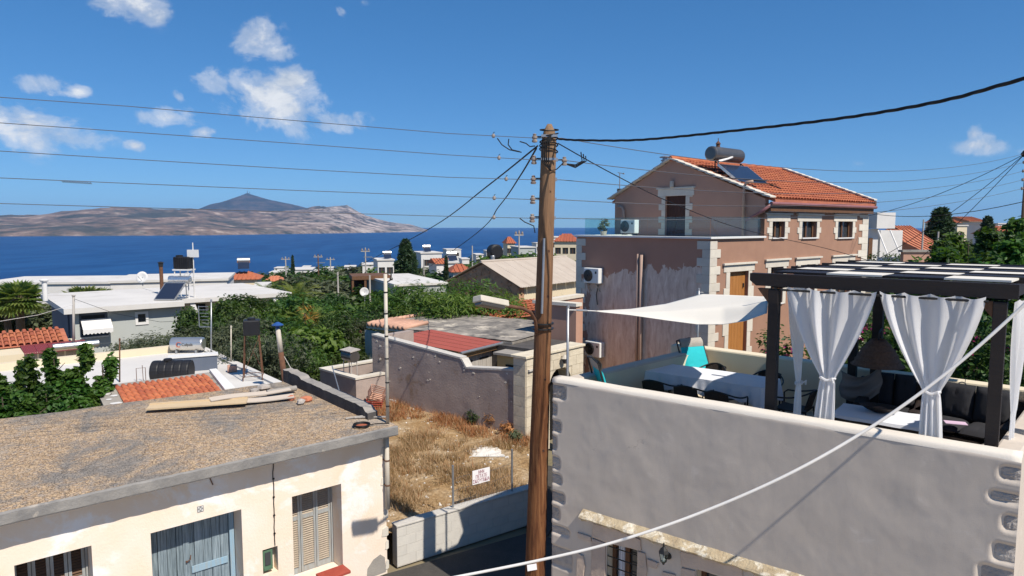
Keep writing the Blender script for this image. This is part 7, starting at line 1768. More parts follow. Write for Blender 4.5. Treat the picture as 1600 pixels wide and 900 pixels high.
# young mulberry row and palms, hedges on the left
def mulberries():
    for i, (px, pt, d, sp) in enumerate(((4, 598, 13.6, .42), (38, 560, 14.0, .34), (74, 545, 14.2, .33), (116, 536, 14.3, .33), (150, 553, 14.6, .28), (-22, 585, 13.2, .45), (92, 600, 13.9, .45), (20, 612, 12.9, .45), (58, 600, 13.3, .45), (132, 612, 14.1, .36), (18, 560, 14.6, .3), (78, 598, 13.7, .4), (110, 602, 14.0, .4), (-12, 605, 13.0, .45), (40, 615, 13.0, .45), (70, 620, 13.2, .45), (108, 618, 13.7, .42), (148, 600, 14.4, .3))):
        b_ = Vector(((px - 800) / F_PX * d, d, 0)); tp = at_y(px, pt, d); h_ = tp.z; rg = random.Random(100 + i)
        t = thing('mulberry_tree', 'young upright mulberry with bright leaves growing behind the beige house', 'tree', None, (b_.x, d, -.05), 0, 'mulberries in a row behind the beige house')
        lob = [(rg.uniform(-.14, .14), rg.uniform(-.14, .14), h_ - .25 - k * .42, sp * min(1.1, .22 + .19 * k) * rg.uniform(.7, 1.35), sp * min(1.1, .22 + .19 * k), rg.uniform(.22, .38)) for k in range(min(7, int(h_ / .42)))]
        o = bpy.data.objects.new('crown', crown_mesh('crown', 'leaf_mulberry', 100 + i, lob, 480, 11, .12, .10, .35, .72, True)); COL.objects.link(o); o.parent = t
        m = MB(); m.tube([(0, 0, -.1), (.03, .02, h_ * .5), (0, 0, h_ - .15)], [.05, .035, .01], 7)
        for k in range(9): z = h_ * (.35 + .065 * k); a = k * 2.4; m.tube([(0, 0, z), (math.cos(a) * sp * .6, math.sin(a) * sp * .6, z + .22)], [.014, .005], 5)
        m.build('trunk', 'bark', t)
mulberries()
# ================================================================== middle distance and far village
def far_house(name, label, x0, x1, yt, d, ang=40, depth=6.0, col='plaster_white', roof='flat', h=None, rise=1.0, rcol='terracotta', wins=2, group=None, floors=1):
    """x0..x1: pixel span of the front wall, yt: pixel row of the eave, d: metres to the near corner"""
    zt = CAM.z - (yt - 352) / F_PX * d; X0, X1 = (x0 - 800) / F_PX * d, (x1 - 800) / F_PX * d
    L = (X1 - X0) / max(.35, math.cos(R(ang)) ) * (1.0 if ang == 0 else .92); f = Fr((X0, d, 0), ang); g = min(T(X0, d), T(X1, d + L * math.sin(R(ang)))) - .4
    f.o.z = g; H = zt - g
    if h: H = min(H, H)
    t = thing(name, label, 'house', f, group=group)
    ops = []; nw = wins
    for fl in range(floors):
        zw = H - 1.1 - 2.9 * fl
        for k in range(nw): c = L * (k + .5) / nw; ops.append((c - .5, c + .5, max(.3, zw - 1.1), zw))
    m = MB(); m.wall(L, H - .02, .25, ops, 0, 0); m.box(0, .25, .251, depth, 0, H - .02); m.box(L - .25, L, .251, depth, 0, H - .02); m.box(.251, L - .251, depth - .25, depth, 0, H - .02); m.build('wall', col, t)
    for o in ops:
        m = MB(); m.box(o[0] - .01, o[1] + .01, .15, .18, o[2] - .01, o[3] + .01); w_ = m.build('window', 'glass_dark', t)
        m = MB(); m.box((o[0] + o[1]) / 2 - .04, (o[0] + o[1]) / 2 + .04, .10, .149, o[2], o[3]); m.build('window_frame', 'wood_brown', w_)
    if roof == 'flat':
        m = MB(); m.box(-.15, L + .15, -.15, depth + .15, H - .019, H + .18); m.build('roof', 'roof_white', t); 
    else:
        e = .3; ym = depth / 2
        if roof == 'hip': rid = [(L * .3, ym), (L * .7, ym)]
        else: rid = [(-e, ym), (L + e, ym)]
        m = MB(); v = [(-e, -e, H), (L + e, -e, H), (L + e, depth + e, H), (-e, depth + e, H), (*rid[0], H + rise), (*rid[1], H + rise)]
        m.add(v, [(0, 1, 5, 4), (1, 2, 5), (2, 3, 4, 5), (3, 0, 4), (3, 2, 1, 0)]); r_ = m.build('roof', rcol, t)
        q = MB(); n = int((L + 2 * e) / .45)
        for k in range(n + 1):
            x = -e + (L + 2 * e) * k / n; s = 1.0
            if roof == 'hip': s = min(1, x / (L * .3 + e) + .3 / 1.0 if x < L * .3 else 1, (L + e - x) / (L * .3 + e))
            s = max(.05, min(1, s)); q.tube([(x, -e, H + .03), (x, -e + (ym + e) * s, H + .03 + rise * s)], .07, 5)
        o = q.build('roof_tiles', rcol, r_); o['kind'] = 'stuff'
    return t, f, L, H
# stone barn with a pale corrugated roof
def barn():
    Y = 44.0; ap = at_y(755, 409, Y); f = Fr((ap.x, ap.y, T(ap.x, ap.y) - 1.5), 50 - 90); zg = f.o.z; RZ = ap.z - zg
    # local x: along the gable (down to the right), local y: along the ridge
    e = f.pw(815, 447); l = f.pw(715, 428); Lr = f.ps(882, 402, 0).y
    t = thing('stone_barn', 'old brown rubble-stone barn with a pale corrugated roof', 'barn', f)
    zl = RZ + (e.z - RZ) / e.x * (-l.x) if False else l.z
    xl = -e.x; zl = e.z
    m = MB(); m.extr([(xl, 0, 0), (e.x - .2, 0, 0), (e.x - .2, 0, e.z - .10), (0, 0, RZ - .12), (xl, 0, zl - .10)], (0, .5, 0)); m.build('gable_wall', 'barn_stone', t)
    rg = random.Random(8)
    for i in range(150):
        x = rg.uniform(xl, e.x - .4); zmax = RZ - .25 + (e.z - RZ) * abs(x) / e.x; z = zmax - rg.uniform(.0, 3.2)
        if z < .2: continue
        s = rg.uniform(.08, .2); q = MB(); q.extr([(x + s * math.cos(k * 1.05) * rg.uniform(.7, 1.3), -.05, z + s * .7 * math.sin(k * 1.05) * rg.uniform(.7, 1.3)) for k in range(6)], (0, .06, 0)); q.build('stone', 'barn_stone', t)
    m = MB(); m.box(e.x - .7, e.x - .25, .501, Lr, 0, e.z - .12); m.build('side_wall', 'plaster_cream2', t)
    m = MB(); m.box(xl, xl + .4, .501, Lr, 0, e.z - .12); m.box(xl + .401, e.x - .701, Lr - .5, Lr, 0, e.z - .12); m.build('rear_wall', 'barn_stone', t)
    n = 9
    for sg, lab in ((1, 'a'), (-1, 'b')):
        for i in range(n):
            ya, yb = -.25 + (Lr + .5) * i / n, -.25 + (Lr + .5) * (i + 1) / n - .02; ex = e.x * 1.05
            m = MB(); m.grid(lambda u, v: (sg * ex * v, ya + (yb - ya) * u, RZ + (e.z - RZ) * 1.05 * v + .025 * math.sin(u * 38) + .004 * i), 30, 4); m.build('roof_sheet', 'asbestos', t, smooth=True)
    m = MB(); m.tube([(0, -.25, RZ + .02), (0, Lr + .25, RZ + .02)], .09, 8); m.build('ridge_cap', 'asbestos', t)
    m = MB(); m.cbox((e.x - .35, .2, e.z - .42), (.5, .12, .2), 0, 0, R(35)); m.build('eave_beam', 'plaster_pink', t)
    # brown stony bank below the barn's long side
    return f
BRF = barn()
def white_modern():
    K = at_y(1417, 390, 62); f = Fr((K.x, K.y, T(K.x, K.y) - .5), -50); g = f.o.z
    t = thing('white_modern_house', 'white cubic modern house with cantilevered box behind the pink house', 'house', f)
    def blk(m, px0, px1, py0, py1, y0, y1): a, b_ = f.pw(px0, py0, y0), f.pw(px1, py1, y0); m.box(a.x, b_.x, y0, y1, b_.z, a.z)
    d = 50
    def B(nm, px0, px1, py0, py1, d, dep, mat, ang=10):
        a, b_ = at_y(px0, py0, d), at_y(px1, py1, d); fr = Fr((a.x, d, b_.z), ang); L = b_.x - a.x; m = MB(); m.box(0, L, 0, dep, 0, a.z - b_.z)
        o = m.build(nm, mat, t); o.matrix_parent_inverse = (Matrix.Translation(f.o) @ Matrix.Rotation(f.a, 4, 'Z')).inverted(); o.location = fr.o; o.rotation_euler = (0, 0, fr.a); return o
    B('upper_box', 1350, 1370, 331, 357, 48, 5, 'plaster_grey', 60); B('upper_box', 1371, 1402, 332, 357, 49.5, 6, 'plaster_white'); B('lower_block', 1376, 1413, 360, 402, 53, 7, 'plaster_white')
    B('lower_wall', 1356, 1372, 357.5, 412, 50, 4, 'plaster_white'); o = B('doorway', 1358, 1363, 372, 405, 49.95, .04, 'wood_brown')
white_modern()
for i, (p0, p1) in enumerate((((1372, 360), (1388, 400)), ((1391, 360), (1410, 405)))):
    a, b_ = at_y(*p0, 47), at_y(*p1, 45); b_.z = max(b_.z, T(b_.x, 45)); m = MB(); m.tube([a, b_, Vector((b_.x + .2, 44.8, T(b_.x, 45) - .1))], .05, 6); o = m.build('stay_wire', 'cable_white'); tag(o, 'white guy wire stay slanting down before the white modern house', 'wire', 'guy wire stays by the modern house')

VILL = [
 # name, label, x0, x1, yt, d, ang, depth, col, roof, rise, rcol, wins, floors
 ('flat_roof_house', 'pale flat-roofed house with dark doorway among the trees', 617, 700, 447, 58, 25, 12, 'plaster_grey', 'flat', 0, '', 0, 1),
 ('white_villa', 'white two-storey villa with small red tiled top above the trees', 658, 692, 396, 120, 20, 7, 'plaster_white', 'flat', 0, '', 2, 2),
 ('white_villa', 'white villa wing with grey door beside the red topped villa', 682, 712, 412, 112, 25, 4, 'plaster_white', 'gable', .8, 'terracotta', 1, 1),
 ('far_white_house', 'small white cube house standing alone above the wooded shore slope', 698, 722, 390, 230, 15, 8, 'plaster_white', 'flat', 0, '', 2, 1),
 ('white_cottage', 'white cottage with bright orange hipped roof near the stone barn', 700, 717, 411, 90, 10, 5, 'plaster_white', 'flat', 0, '', 1, 1),
 ('orange_roof_house', 'house with orange hipped roof and chimney just beside the stone barn', 708, 738, 425, 78, 15, 4, 'plaster_white', 'hip', .8, 'terracotta', 2, 1),
 ('terrace_villa', 'cream villa with orange roof and arched terrace right of the utility pole', 866, 903, 377, 120, -8, 8, 'plaster_cream2', 'hip', 1.3, 'terracotta', 3, 2),
 ('white_block_villa', 'white flat-roofed block villa behind the utility pole', 858, 886, 371, 150, 10, 9, 'plaster_white', 'flat', 0, '', 2, 1),
 ('grey_villa', 'grey and white villa with a dark window left of the utility pole', 812, 838, 387, 120, 15, 6, 'plaster_grey', 'flat', 0, '', 2, 1),
 ('tiny_red_house', 'tiny house with red roof in the trees behind the black tank', 793, 806, 380, 150, 12, 5, 'plaster_cream2', 'hip', 1.4, 'terracotta', 2, 1),
 ('long_white_house', 'long low white house above the palms by the shore', 452, 488, 422, 150, 12, 8, 'plaster_white', 'flat', 0, '', 3, 1),
 ('shore_house', 'small white house at the shore edge left of the tall cypress', 428, 446, 419, 230, 10, 7, 'plaster_white', 'flat', 0, '', 2, 1),
 ('cream_shore_house', 'cream shore house with low roof below the white shore house', 420, 434, 426, 190, 10, 7, 'plaster_cream2', 'flat', 0, '', 1, 1),
 ('orange_roof_bungalow', 'bungalow with faded orange roof above the dense trees', 412, 442, 441, 105, 15, 5, 'plaster_cream2', 'hip', .8, 'terracotta_old', 2, 1),
 ('domed_villa', 'villa with orange hipped roof and roof heater behind the white slab', 352, 400, 437, 75, 15, 5, 'plaster_cream2', 'hip', .7, 'terracotta', 2, 1),
 ('white_bungalow', 'white bungalow partly hidden by trees below the white slab end', 398, 420, 452, 62, 20, 6, 'plaster_white', 'flat', 0, '', 1, 1),
 ('long_pale_house', 'long pale house with flat roof behind the fan palms', -40, 170, 445, 62, 8, 8, 'plaster_white', 'flat', 0, '', 4, 1),
 ('pale_roof_block', 'pale flat block with lean roof behind the white slab', 170, 345, 442, 58, 18, 8, 'plaster_white', 'flat', 0, '', 0, 1),
 ('white_tower_house', 'white house with rooftop water heater left of the big pine', 590, 616, 407, 110, 18, 6, 'plaster_white', 'flat', 0, '', 2, 1),
 ('low_white_house', 'low white house strip between shore poles and the pine', 566, 590, 414, 130, 12, 6, 'plaster_white', 'flat', 0, '', 1, 1),
 ('brick_gable_house', 'house with grey gable and bright orange roof left of the dark conifer', 1412, 1438, 364, 95, 12, 4, 'plaster_grey', 'gable', 1.0, 'terracotta', 1, 1),
 ('red_roof_house', 'white walled house with long red tiled roof below the dark conifer', 1412, 1456, 377, 72, 8, 5, 'plaster_white', 'gable', 1.2, 'terracotta_old', 0, 1),
 ('stucco_house', 'low house with red roof among the right hand trees', 1440, 1482, 392, 66, 8, 5, 'plaster_white', 'gable', .9, 'terracotta_old', 0, 1),
 ('hill_villa', 'cream hill villa with brown tiled roof on the right skyline', 1512, 1540, 346, 140, 8, 8, 'plaster_cream2', 'gable', 1.0, 'terracotta_old', 2, 1),
 ('hill_cottage', 'orange-roofed cottage on the skyline right of the conifer', 1482, 1500, 348, 130, 12, 6, 'plaster_cream2', 'hip', 1.3, 'terracotta', 1, 1),
 ('hill_white_house', 'white house with chimney on the right skyline', 1556, 1592, 350, 130, 8, 8, 'plaster_white', 'flat', 0, '', 2, 1),
 ('hill_red_house', 'small red-roofed house below the skyline at the far right', 1570, 1598, 366, 100, 8, 6, 'plaster_white', 'gable', 1.2, 'terracotta_old', 1, 1),
 ('hill_beige_house', 'beige flat house on the skyline next to the brown roofed villa', 1493, 1512, 353, 120, 10, 6, 'plaster_cream2', 'flat', 0, '', 1, 1),
]
FH = {}
for i, (x0, x1, yt, d) in enumerate(((505, 520, 419, 210), (538, 556, 417, 190), (622, 636, 404, 200), (744, 756, 398, 170), (760, 772, 392, 230), (782, 792, 390, 200), (838, 852, 380, 210), (486, 498, 424, 170), (664, 676, 408, 150), (722, 734, 405, 160), (604, 616, 412, 150), (472, 484, 417, 240))):
    far_house('shore_cube_house', 'small white flat-roofed house on the slope above the shore', x0, x1, yt, d, 12, 6, 'plaster_white', 'flat', None, 0, '', 2, 'white houses above the shore', 1)
for v in VILL:
    nm, lab, x0, x1, yt, d, ang, dep, col, rf, rise, rc, wins, fl = v
    FH[lab] = far_house(nm, lab, x0, x1, yt, d, ang, dep, col, rf, None, rise, rc, wins, None, fl)
# dark doorway on the flat-roofed house
t, f, L, H = FH['pale flat-roofed house with dark doorway among the trees']
a, b_ = f.pw(618, 448), f.pw(630, 462); m = MB(); m.box(a.x, b_.x, -.03, -.005, b_.z - .6, a.z - .05); m.build('doorway', 'dark_void', t)
def roof_heater(p, label, s=1.0):
    t = thing('roof_heater', label, 'solar heater', None, p, R(20)); m = MB(); m.lathe([(.28, -.7), (.3, -.66), (.3, .66), (.28, .7)], 14, Matrix.Translation((0, .2, 1.0)) @ Matrix.Rotation(R(90), 4, 'Y')); m.build('tank', 'silver', t)
    m = MB(); m.extr([(-.6, -.9, .1), (.6, -.9, .1), (.6, 0, .85), (-.6, 0, .85)], (0, .06, .04)); m.build('collector', 'collector', t)
    for sx in (-.5, .5): m = MB(); m.tube([(sx, .2, 0), (sx, .2, .72)], .04, 6); m.build('leg', 'galvanised', t)
for lab, dx, dz, l2 in (('villa with orange hipped roof and roof heater behind the white slab', .5, 1.0, 'small solar heater on the orange hipped roof behind the white slab'), ('white house with rooftop water heater left of the big pine', .7, .18, 'silver water heater on the white house left of the pine'), ('white two-storey villa with small red tiled top above the trees', .4, .18, 'solar heater on the white two-storey villa'), ('white cottage with bright orange hipped roof near the stone barn', .5, .18, 'solar heater on the white cottage near the barn')):
    t, f, L, H = FH[lab]; roof_heater(f.w(L * dx, 2.2, H + dz), l2)
t, f, L, H = FH['cream villa with orange roof and arched terrace right of the utility pole']
for k in range(3):
    q = MB(); xc = L * (k + .5) / 3; n = 8; r_ = .9; pts = [(xc - r_ * math.cos(math.pi * i / n), -.02, H - 4.6 + r_ * math.sin(math.pi * i / n)) for i in range(n + 1)] + [(xc + r_, -.02, H - 6), (xc - r_, -.02, H - 6)]
    q.extr(pts, (0, -.03, 0)); q.build('arch', 'dark_void', t)
# black cylindrical tank by the barn
p = at_y(767, 404, 56); t = thing('black_drum_tank', 'large black cylindrical water tank beside the stone barn ridge', 'water tank', None, (p.x, 56, T(p.x, 56)), R(30)); r_ = 11.5 * 56 / F_PX; zc = at_y(767, 393, 56).z - T(p.x, 56)
m = MB(); m.lathe([(r_ * .8, 0), (r_, .08), (r_, .7), (r_ * .8, .8)], 24, Matrix.Translation((.1, -.3, zc)) @ Matrix.Rotation(R(90), 4, 'X') @ Matrix.Translation((0, 0, -.2))); m.build('drum', 'black_plastic', t); m = MB(); m.tube([(0, 0, 0), (0, 0, zc - r_ * .8)], .12, 8); m.build('support', 'concrete', t)
p = at_y(770, 402, 53); m = MB(); m.lathe([(.15, 0), (.17, .02), (.17, .40), (.15, .43)], 12); t = thing('grey_canister', 'small grey canister below the black cylindrical tank', 'canister', None, (p.x, 53, at_y(769, 408, 53).z)); m.build('can', 'galvanised', t); m = MB(); m.tube([(0, 0, T(p.x, 53) - t.location.z), (0, 0, -.001)], .05, 6); m.build('stand', 'galvanised', t)
# far poles
for i, (px, pt, pb, d, xarm, lab) in enumerate(((446, 401, 425, 130, 1, 'short far timber pole with crossarm left of the cypress'), (497, 397, 425, 120, 2, 'dark far pole with lamp arm over the shore trees'), (516, 402, 425, 150, 1, 'faint far pole right of the dark lamp pole'), (571, 387, 428, 95, 2, 'tall far timber pole with white crossarm above the trees'), (527, 425, 455, 60, 0, 'stub timber pole with street lamp among the garden trees'), (811, 360, 406, 75, 1, 'pale timber pole with wires above the barn roof'), (738, 384, 396, 95, 0, 'short white aerial pole left of the black tank'), (577, 430, 452, 58, 0, 'grey steel post by the brown pergola'), (662, 405, 412, 100, 0, 'thin post before the white villa'), (1440, 343, 400, 66, 0, 'dark thin pole beside the dark conifer'), (1464, 362, 400, 60, 0, 'pale short pole in front of the dark conifer'))):
    x = (px - 800) / F_PX * d; zb = T(x, d); tp = at_y(px, pt, d); s = d / F_PX
    t = thing('far_pole', lab, 'pole', None, (x, d, zb)); m = MB(); m.tube([(0, 0, -.3), (0, 0, tp.z - zb)], [max(.10, 1.3 * s), max(.07, .9 * s)], 8); m.build('shaft', 'wood_grey' if i not in (1,) else 'wood_brown', t)
    for k in range(xarm): m = MB(); m.cbox((0 if k == 0 else s * 4, 0, tp.z - zb - .5 - k * s * 9), (s * (14 if k == 0 else 13), .14, .14)); m.build('crossarm', 'galvanised' if k else 'wood_grey', t)
    if xarm:
        for k in (-1, 0, 1): m = MB(); m.lathe([(.10, 0), (.13, .1), (.08, .3)], 8, Matrix.Translation((k * s * 5, 0, tp.z - zb - .42))); m.build('insulator', 'porcelain', t)
# brown pergola shelter among the trees
p = gnd(580, 64); zt = at_y(580, 432, 64).z; t = thing('brown_shelter', 'brown timber shelter with flat roof among the garden trees', 'shelter', None, (p.x, 64, p.z - .2), .3); L = 60 * 64 / F_PX
m = MB(); m.box(-L / 2, L / 2, 0, 4, zt - p.z - .1, zt - p.z + .25); m.build('roof', 'wood_brown', t)
for sx in (-.48, -.16, .16, .48):
    m = MB(); m.box(sx * L - .1, sx * L + .1, .05, .25, 0, zt - p.z - .101); m.build('post', 'wood_brown', t)
m = MB(); m.box(-L / 2 + .1, L / 2 - .1, 3.7, 3.8, 0, zt - p.z - .101); m.build('rear_wall', 'wood_dark_door', t)
p = gnd(568, 50); t = thing('garden_dish', 'white satellite dish among the garden trees', 'dish', None, (p.x, 50, p.z)); zc = at_y(568, 456, 50).z - p.z; m = MB(); m.lathe([(0, .08), (.2, .05), (.30, 0), (.33, .01)], 20, Matrix.Translation((0, 0, zc)) @ Matrix.Rotation(R(-100), 4, 'X'), cap=False); m.build('reflector', 'white_paint', t, smooth=True); m = MB(); m.tube([(0, .1, 0), (0, .1, zc)], .04, 6); m.build('stand', 'galvanised', t)

# ------------------------------------------------------------------ trees, near to far
def at_top(px, pt, d, key, name, label, group=None, hk=None, wk=1.0, rz=None):
    """stand a tree of a kind at pixel column px and distance d, scaled so that its top reaches pixel row pt"""
    hh = {'broad_a': 4.9, 'broad_b': 5.0, 'broad_c': 4.0, 'broad_d': 4.4, 'broad_e': 5.2, 'olive_a': 3.7, 'feather_a': 4.5, 'feather_b': 4.7, 'far_round': 4.4, 'far_pale': 3.7, 'far_mid': 4.2, 'pine': 7.5, 'cypress': 7.5, 'fan_palm': 4.1, 'date_palm': 4.2}[key]
    g = gnd(px, d); zt = at_y(px, pt, d).z; s = max(.25, (zt - g.z) / hh); return tree(name, key, (g.x, g.y, g.z - .05), label, group, s * wk if wk != 1 else s, s, rz)
G1 = 'broad trees in the hollow behind the white roof'
at_top(250, 505, 30, 'olive_a', 'olive_tree', 'grey green olive tree hiding the grey house wall base', None, None, 1.5)
at_top(290, 512, 26.5, 'olive_a', 'olive_tree', 'olive tree behind the silver boiler tank', None, None, 1.5)
at_top(352, 487, 27, 'olive_a', 'olive_tree', 'tall pale olive tree behind the grid aerial mast', None, None, 1.1)
at_top(395, 500, 22.5, 'olive_a', 'olive_tree', 'olive tree behind the square black tank', None, None, .9)
for (px, pt, d, k, wk) in ((372, 452, 33, 'broad_a', .8), (318, 468, 31, 'broad_b', .75), (402, 448, 36, 'broad_b', 1.0), (445, 440, 38, 'broad_e', 1.0), (480, 446, 34, 'broad_a', 1.0), (428, 475, 29, 'broad_e', 1.1), (470, 490, 27, 'broad_d', 1.0), (512, 470, 30, 'broad_e', 1.0), (500, 452, 44, 'broad_b', 1.0), (543, 462, 36, 'broad_d', 1.0), (560, 480, 30, 'olive_a', 1.1), (452, 462, 33, 'broad_c', .9), (575, 470, 33, 'broad_a', 1.1), (598, 455, 40, 'broad_c', .9)):
    at_top(px, pt, d, k, 'broad_tree', {'broad_a': 'mid green broad-leaved tree in the hollow behind the white roof', 'broad_b': 'dark green broad-leaved tree in the hollow behind the white roof', 'broad_c': 'bright green broad-leaved tree in the hollow behind the white roof', 'broad_d': 'large-leaved bright tree in the hollow behind the white roof', 'broad_e': 'small-leaved dense dark tree in the hollow behind the white roof', 'olive_a': 'grey green olive among the hollow trees'}[k], G1, None, wk)
for (px, pt, d, wk) in ((425, 518, 24.5, 1.2), (468, 520, 26, 1.2), (503, 525, 27, 1.1), (530, 512, 29, .9), (450, 545, 24, 1.2), (488, 548, 25.6, 1.1), (520, 540, 27, .9)):
    at_top(px, pt, d, 'feather_a', 'feathery_tree', 'feathery leaved tree filling the gully behind the flue pipe', 'feathery trees in the gully', None, wk)
for (px, pt, d, wk, k) in ((650, 448, 32, 1.2, 'feather_a'), (695, 434, 32.5, 1.35, 'feather_b'), (742, 450, 32, 1.2, 'feather_b'), (618, 456, 32, 1.1, 'feather_a'), (720, 442, 31.5, 1.1, 'feather_b'), (672, 448, 31, 1.0, 'feather_a'), (768, 468, 32, .8, 'feather_b')):
    at_top(px, pt, d, k, 'tree_of_heaven', 'drooping feathery tree before the stone barn and flat-roofed house', 'feathery trees before the barn', None, wk)
for (px, pt, d, lab) in ((25, 434, 52, 'tall fan palm beside the white balustrade'), (5, 448, 56, 'fan palm half outside the left edge by the balustrade'), (128, 442, 50, 'fan palm peeping over the white slab roof'), (150, 446, 54, 'second fan palm peeping over the white slab roof')):
    at_top(px, pt, d, 'fan_palm', 'fan_palm', lab, None, None, 1.25)
for (px, pt, d, lab) in ((462, 424, 52, 'tall date palm among the hollow trees below the shore cypress'), (482, 462, 32, 'date palm with yellowing fronds in the dense trees'), (415, 428, 60, 'date palm left of the tall one')):
    at_top(px, pt, d, 'date_palm', 'date_palm', lab, None, None, 1.0)
g = gnd(482, 31.8); z = at_y(482, 487, 31.8).z
o = thing('dry_palm_skirt', 'hanging yellow dead fronds of the date palm', 'fronds', None, (g.x, 31.0, g.z)); c = bpy.data.objects.new('fronds', crown_mesh('fronds', 'leaf_yellow', 301, [(0, 0, z - g.z, .35, .3, .45), (.3, 0, z - g.z - .2, .3, .3, .3)], 16, 8, .42, .2, .9, .16)); COL.objects.link(c); c.parent = o
m = MB(); m.tube([(0, 0, -.2), (0, 0, z - g.z)], .05, 6); m.build('stalk', 'palm_trunk', o)
at_top(634, 377, 78, 'pine', 'pine_tree', 'tall dark conical pine standing against the sea', None, None, 1.1)
at_top(457, 399, 140, 'cypress', 'cypress_tree', 'slim dark cypress on the shore skyline', None, None, .8)
at_top(648, 395, 74, 'cypress', 'cypress_tree', 'slim cypress touching the big conical pine', None, None, .8)
at_top(697, 400, 76, 'cypress', 'cypress_tree', 'small dark cypress between the villas', None, None, .9)
at_top(1467, 328, 74, 'pine', 'conifer_tree', 'dark broad conifer on the skyline right of the pink house', None, None, 1.5)
at_top(1540, 340, 95, 'pine', 'conifer_tree', 'far conifer with sparse top on the right skyline', None, None, 1.1)
at_top(796, 380, 58, 'broad_c', 'round_tree', 'round bright green tree behind the barn ridge', None, None, 1.3); at_top(822, 388, 56, 'broad_c', 'round_tree', 'round bright tree beside the pale timber pole', None, None, .9)
at_top(1590, 350, 85, 'far_round', 'broad_tree', 'dark broad tree at the right end of the skyline', None, None, .9)
# wooded slope between the houses, far enough to read as trees without parts told apart
rg = random.Random(55); GW = 'trees of the wooded slope'
def ok(px, d):
    return True
slots = []
for d, x0, x1, n, top in ((62, 395, 620, 9, (452, 446)), (78, 400, 900, 18, (440, 412)), (95, 395, 905, 20, (432, 408)), (118, 400, 905, 18, (430, 400)), (145, 395, 905, 18, (427, 396)), (180, 395, 905, 18, (425, 395)), (230, 395, 905, 20, (424, 393)), (300, 400, 905, 16, (424, 392)), (90, 1430, 1640, 9, (392, 372)), (120, 1430, 1640, 9, (378, 362)), (60, -40, 60, 5, (470, 470)), (52, 1420, 1650, 8, (410, 392))):
    for i in range(n):
        px = x0 + (x1 - x0) * (i + rg.uniform(.1, .9)) / n; f_ = (px - x0) / (x1 - x0); pt = top[0] + (top[1] - top[0]) * f_ + rg.uniform(-4, 6)
        if d < 110 and 655 < px < 720: pt += 8
        if 845 < px < 905 and d < 130: pt = max(pt, 402)
        if 700 < px < 750 and d < 90: pt = max(pt, 428)
        k = rg.choice(['far_round', 'far_mid', 'far_pale']) ; g = gnd(px, d); zt = at_y(px, pt, d).z
        if zt - g.z < 1.2: continue
        at_top(px, pt, d, k, 'slope_tree', {'far_round': 'dark round tree on the wooded slope below the village', 'far_mid': 'mid green tree on the wooded slope below the village', 'far_pale': 'pale olive tree on the wooded slope below the village'}[k], GW, None, rg.uniform(1.0, 1.5) * max(1, min(2.2, 2.6 / max(1.2, zt - g.z))))
# leafy garden behind the terrace, right of the pink house
for i, (px, pt, d, sp) in enumerate(((1400, 428, 17, .8), (1425, 410, 18.5, .8), (1452, 392, 20, .75), (1475, 378, 21, .7), (1492, 398, 18, .7), (1512, 372, 21, .8), (1545, 362, 20, .75), (1570, 346, 21, .75), (1592, 372, 18, .8), (1530, 400, 16, .8), (1608, 384, 16, .9), (1560, 420, 14.5, .8), (1500, 430, 15, .8), (1595, 430, 13.5, .9), (1450, 432, 15.5, .8), (1630, 400, 18, .9))):
    x = (px - 800) / F_PX * d; zg = T(x, d); h_ = at_y(px, pt, d).z - zg; r2 = random.Random(400 + i)
    t = thing('garden_tree', 'leafy garden tree with upright shoots behind the terrace wall', 'tree', None, (x, d, zg), 0, 'leafy garden trees behind the terrace')
    lob = [(r2.uniform(-.3, .3), r2.uniform(-.3, .3), h_ - .3 - k * .55, sp * min(1.1, .35 + .2 * k), sp * min(1.1, .35 + .2 * k), .42) for k in range(int(h_ / .55))]
    o = bpy.data.objects.new('crown', crown_mesh('crown', 'leaf_mulberry' if i % 3 else 'leaf_mid', 400 + i, lob, 440, 11, .17, .22, .35, .62, True)); COL.objects.link(o); o.parent = t
    m = MB(); m.tube([(0, 0, -.2), (.05, .02, h_ * .5), (0, 0, h_ - .2)], [.09, .06, .015], 7); m.build('trunk', 'bark', t)
for i, (px, pt, d, w_) in enumerate(((1215, 522, 14.0, .45), (1250, 530, 13.6, .4), (1330, 508, 13.0, .6), (1362, 500, 13.2, .7), (1395, 490, 13.0, .8), (1430, 480, 12.8, .9), (1470, 486, 12.2, .9), (1510, 480, 12.0, .9), (1550, 488, 11.6, .9), (1590, 470, 11.5, .9), (1345, 470, 14.5, .7))):
    x = (px - 800) / F_PX * d; h_ = at_y(px, pt, d).z; zb = 0
    t = thing('hedge_shrub', 'dense dark green shrub behind the back terrace wall' if i > 1 else 'flowering bougainvillea bush over the back terrace wall near the sail', 'shrub', None, (x, d, zb), 0, 'shrubs along the back terrace wall' if i > 1 else 'bougainvillea by the sail')
    lob = [(0, 0, h_ - .4 - k * .6, w_ * (.7 if k == 0 else 1), w_ * (.7 if k == 0 else 1), .5) for k in range(4)]
    o = bpy.data.objects.new('foliage', crown_mesh('foliage', 'leaf_mid' if i < 3 else 'leaf_dark', 450 + i, lob, 190, 10, .12, .2, .2, .5)); COL.objects.link(o); o.parent = t
    if i in (0, 1, 2, 3, 4, 7):
        o = bpy.data.objects.new('flowers', crown_mesh('flowers', 'petal', 470 + i, [(0, 0, h_ - .45, w_ * .8, w_ * .8, .45)], 14, 7, .07, .07)); COL.objects.link(o); o.parent = t; o['kind'] = 'stuff'
    m = MB()
    for k in range(4): m.tube([(0, 0, -.1), (math.cos(k * 1.6) * .2, math.sin(k * 1.6) * .2, h_ * .8)], [.03, .01], 5)
    m.build('stem', 'bark', t)
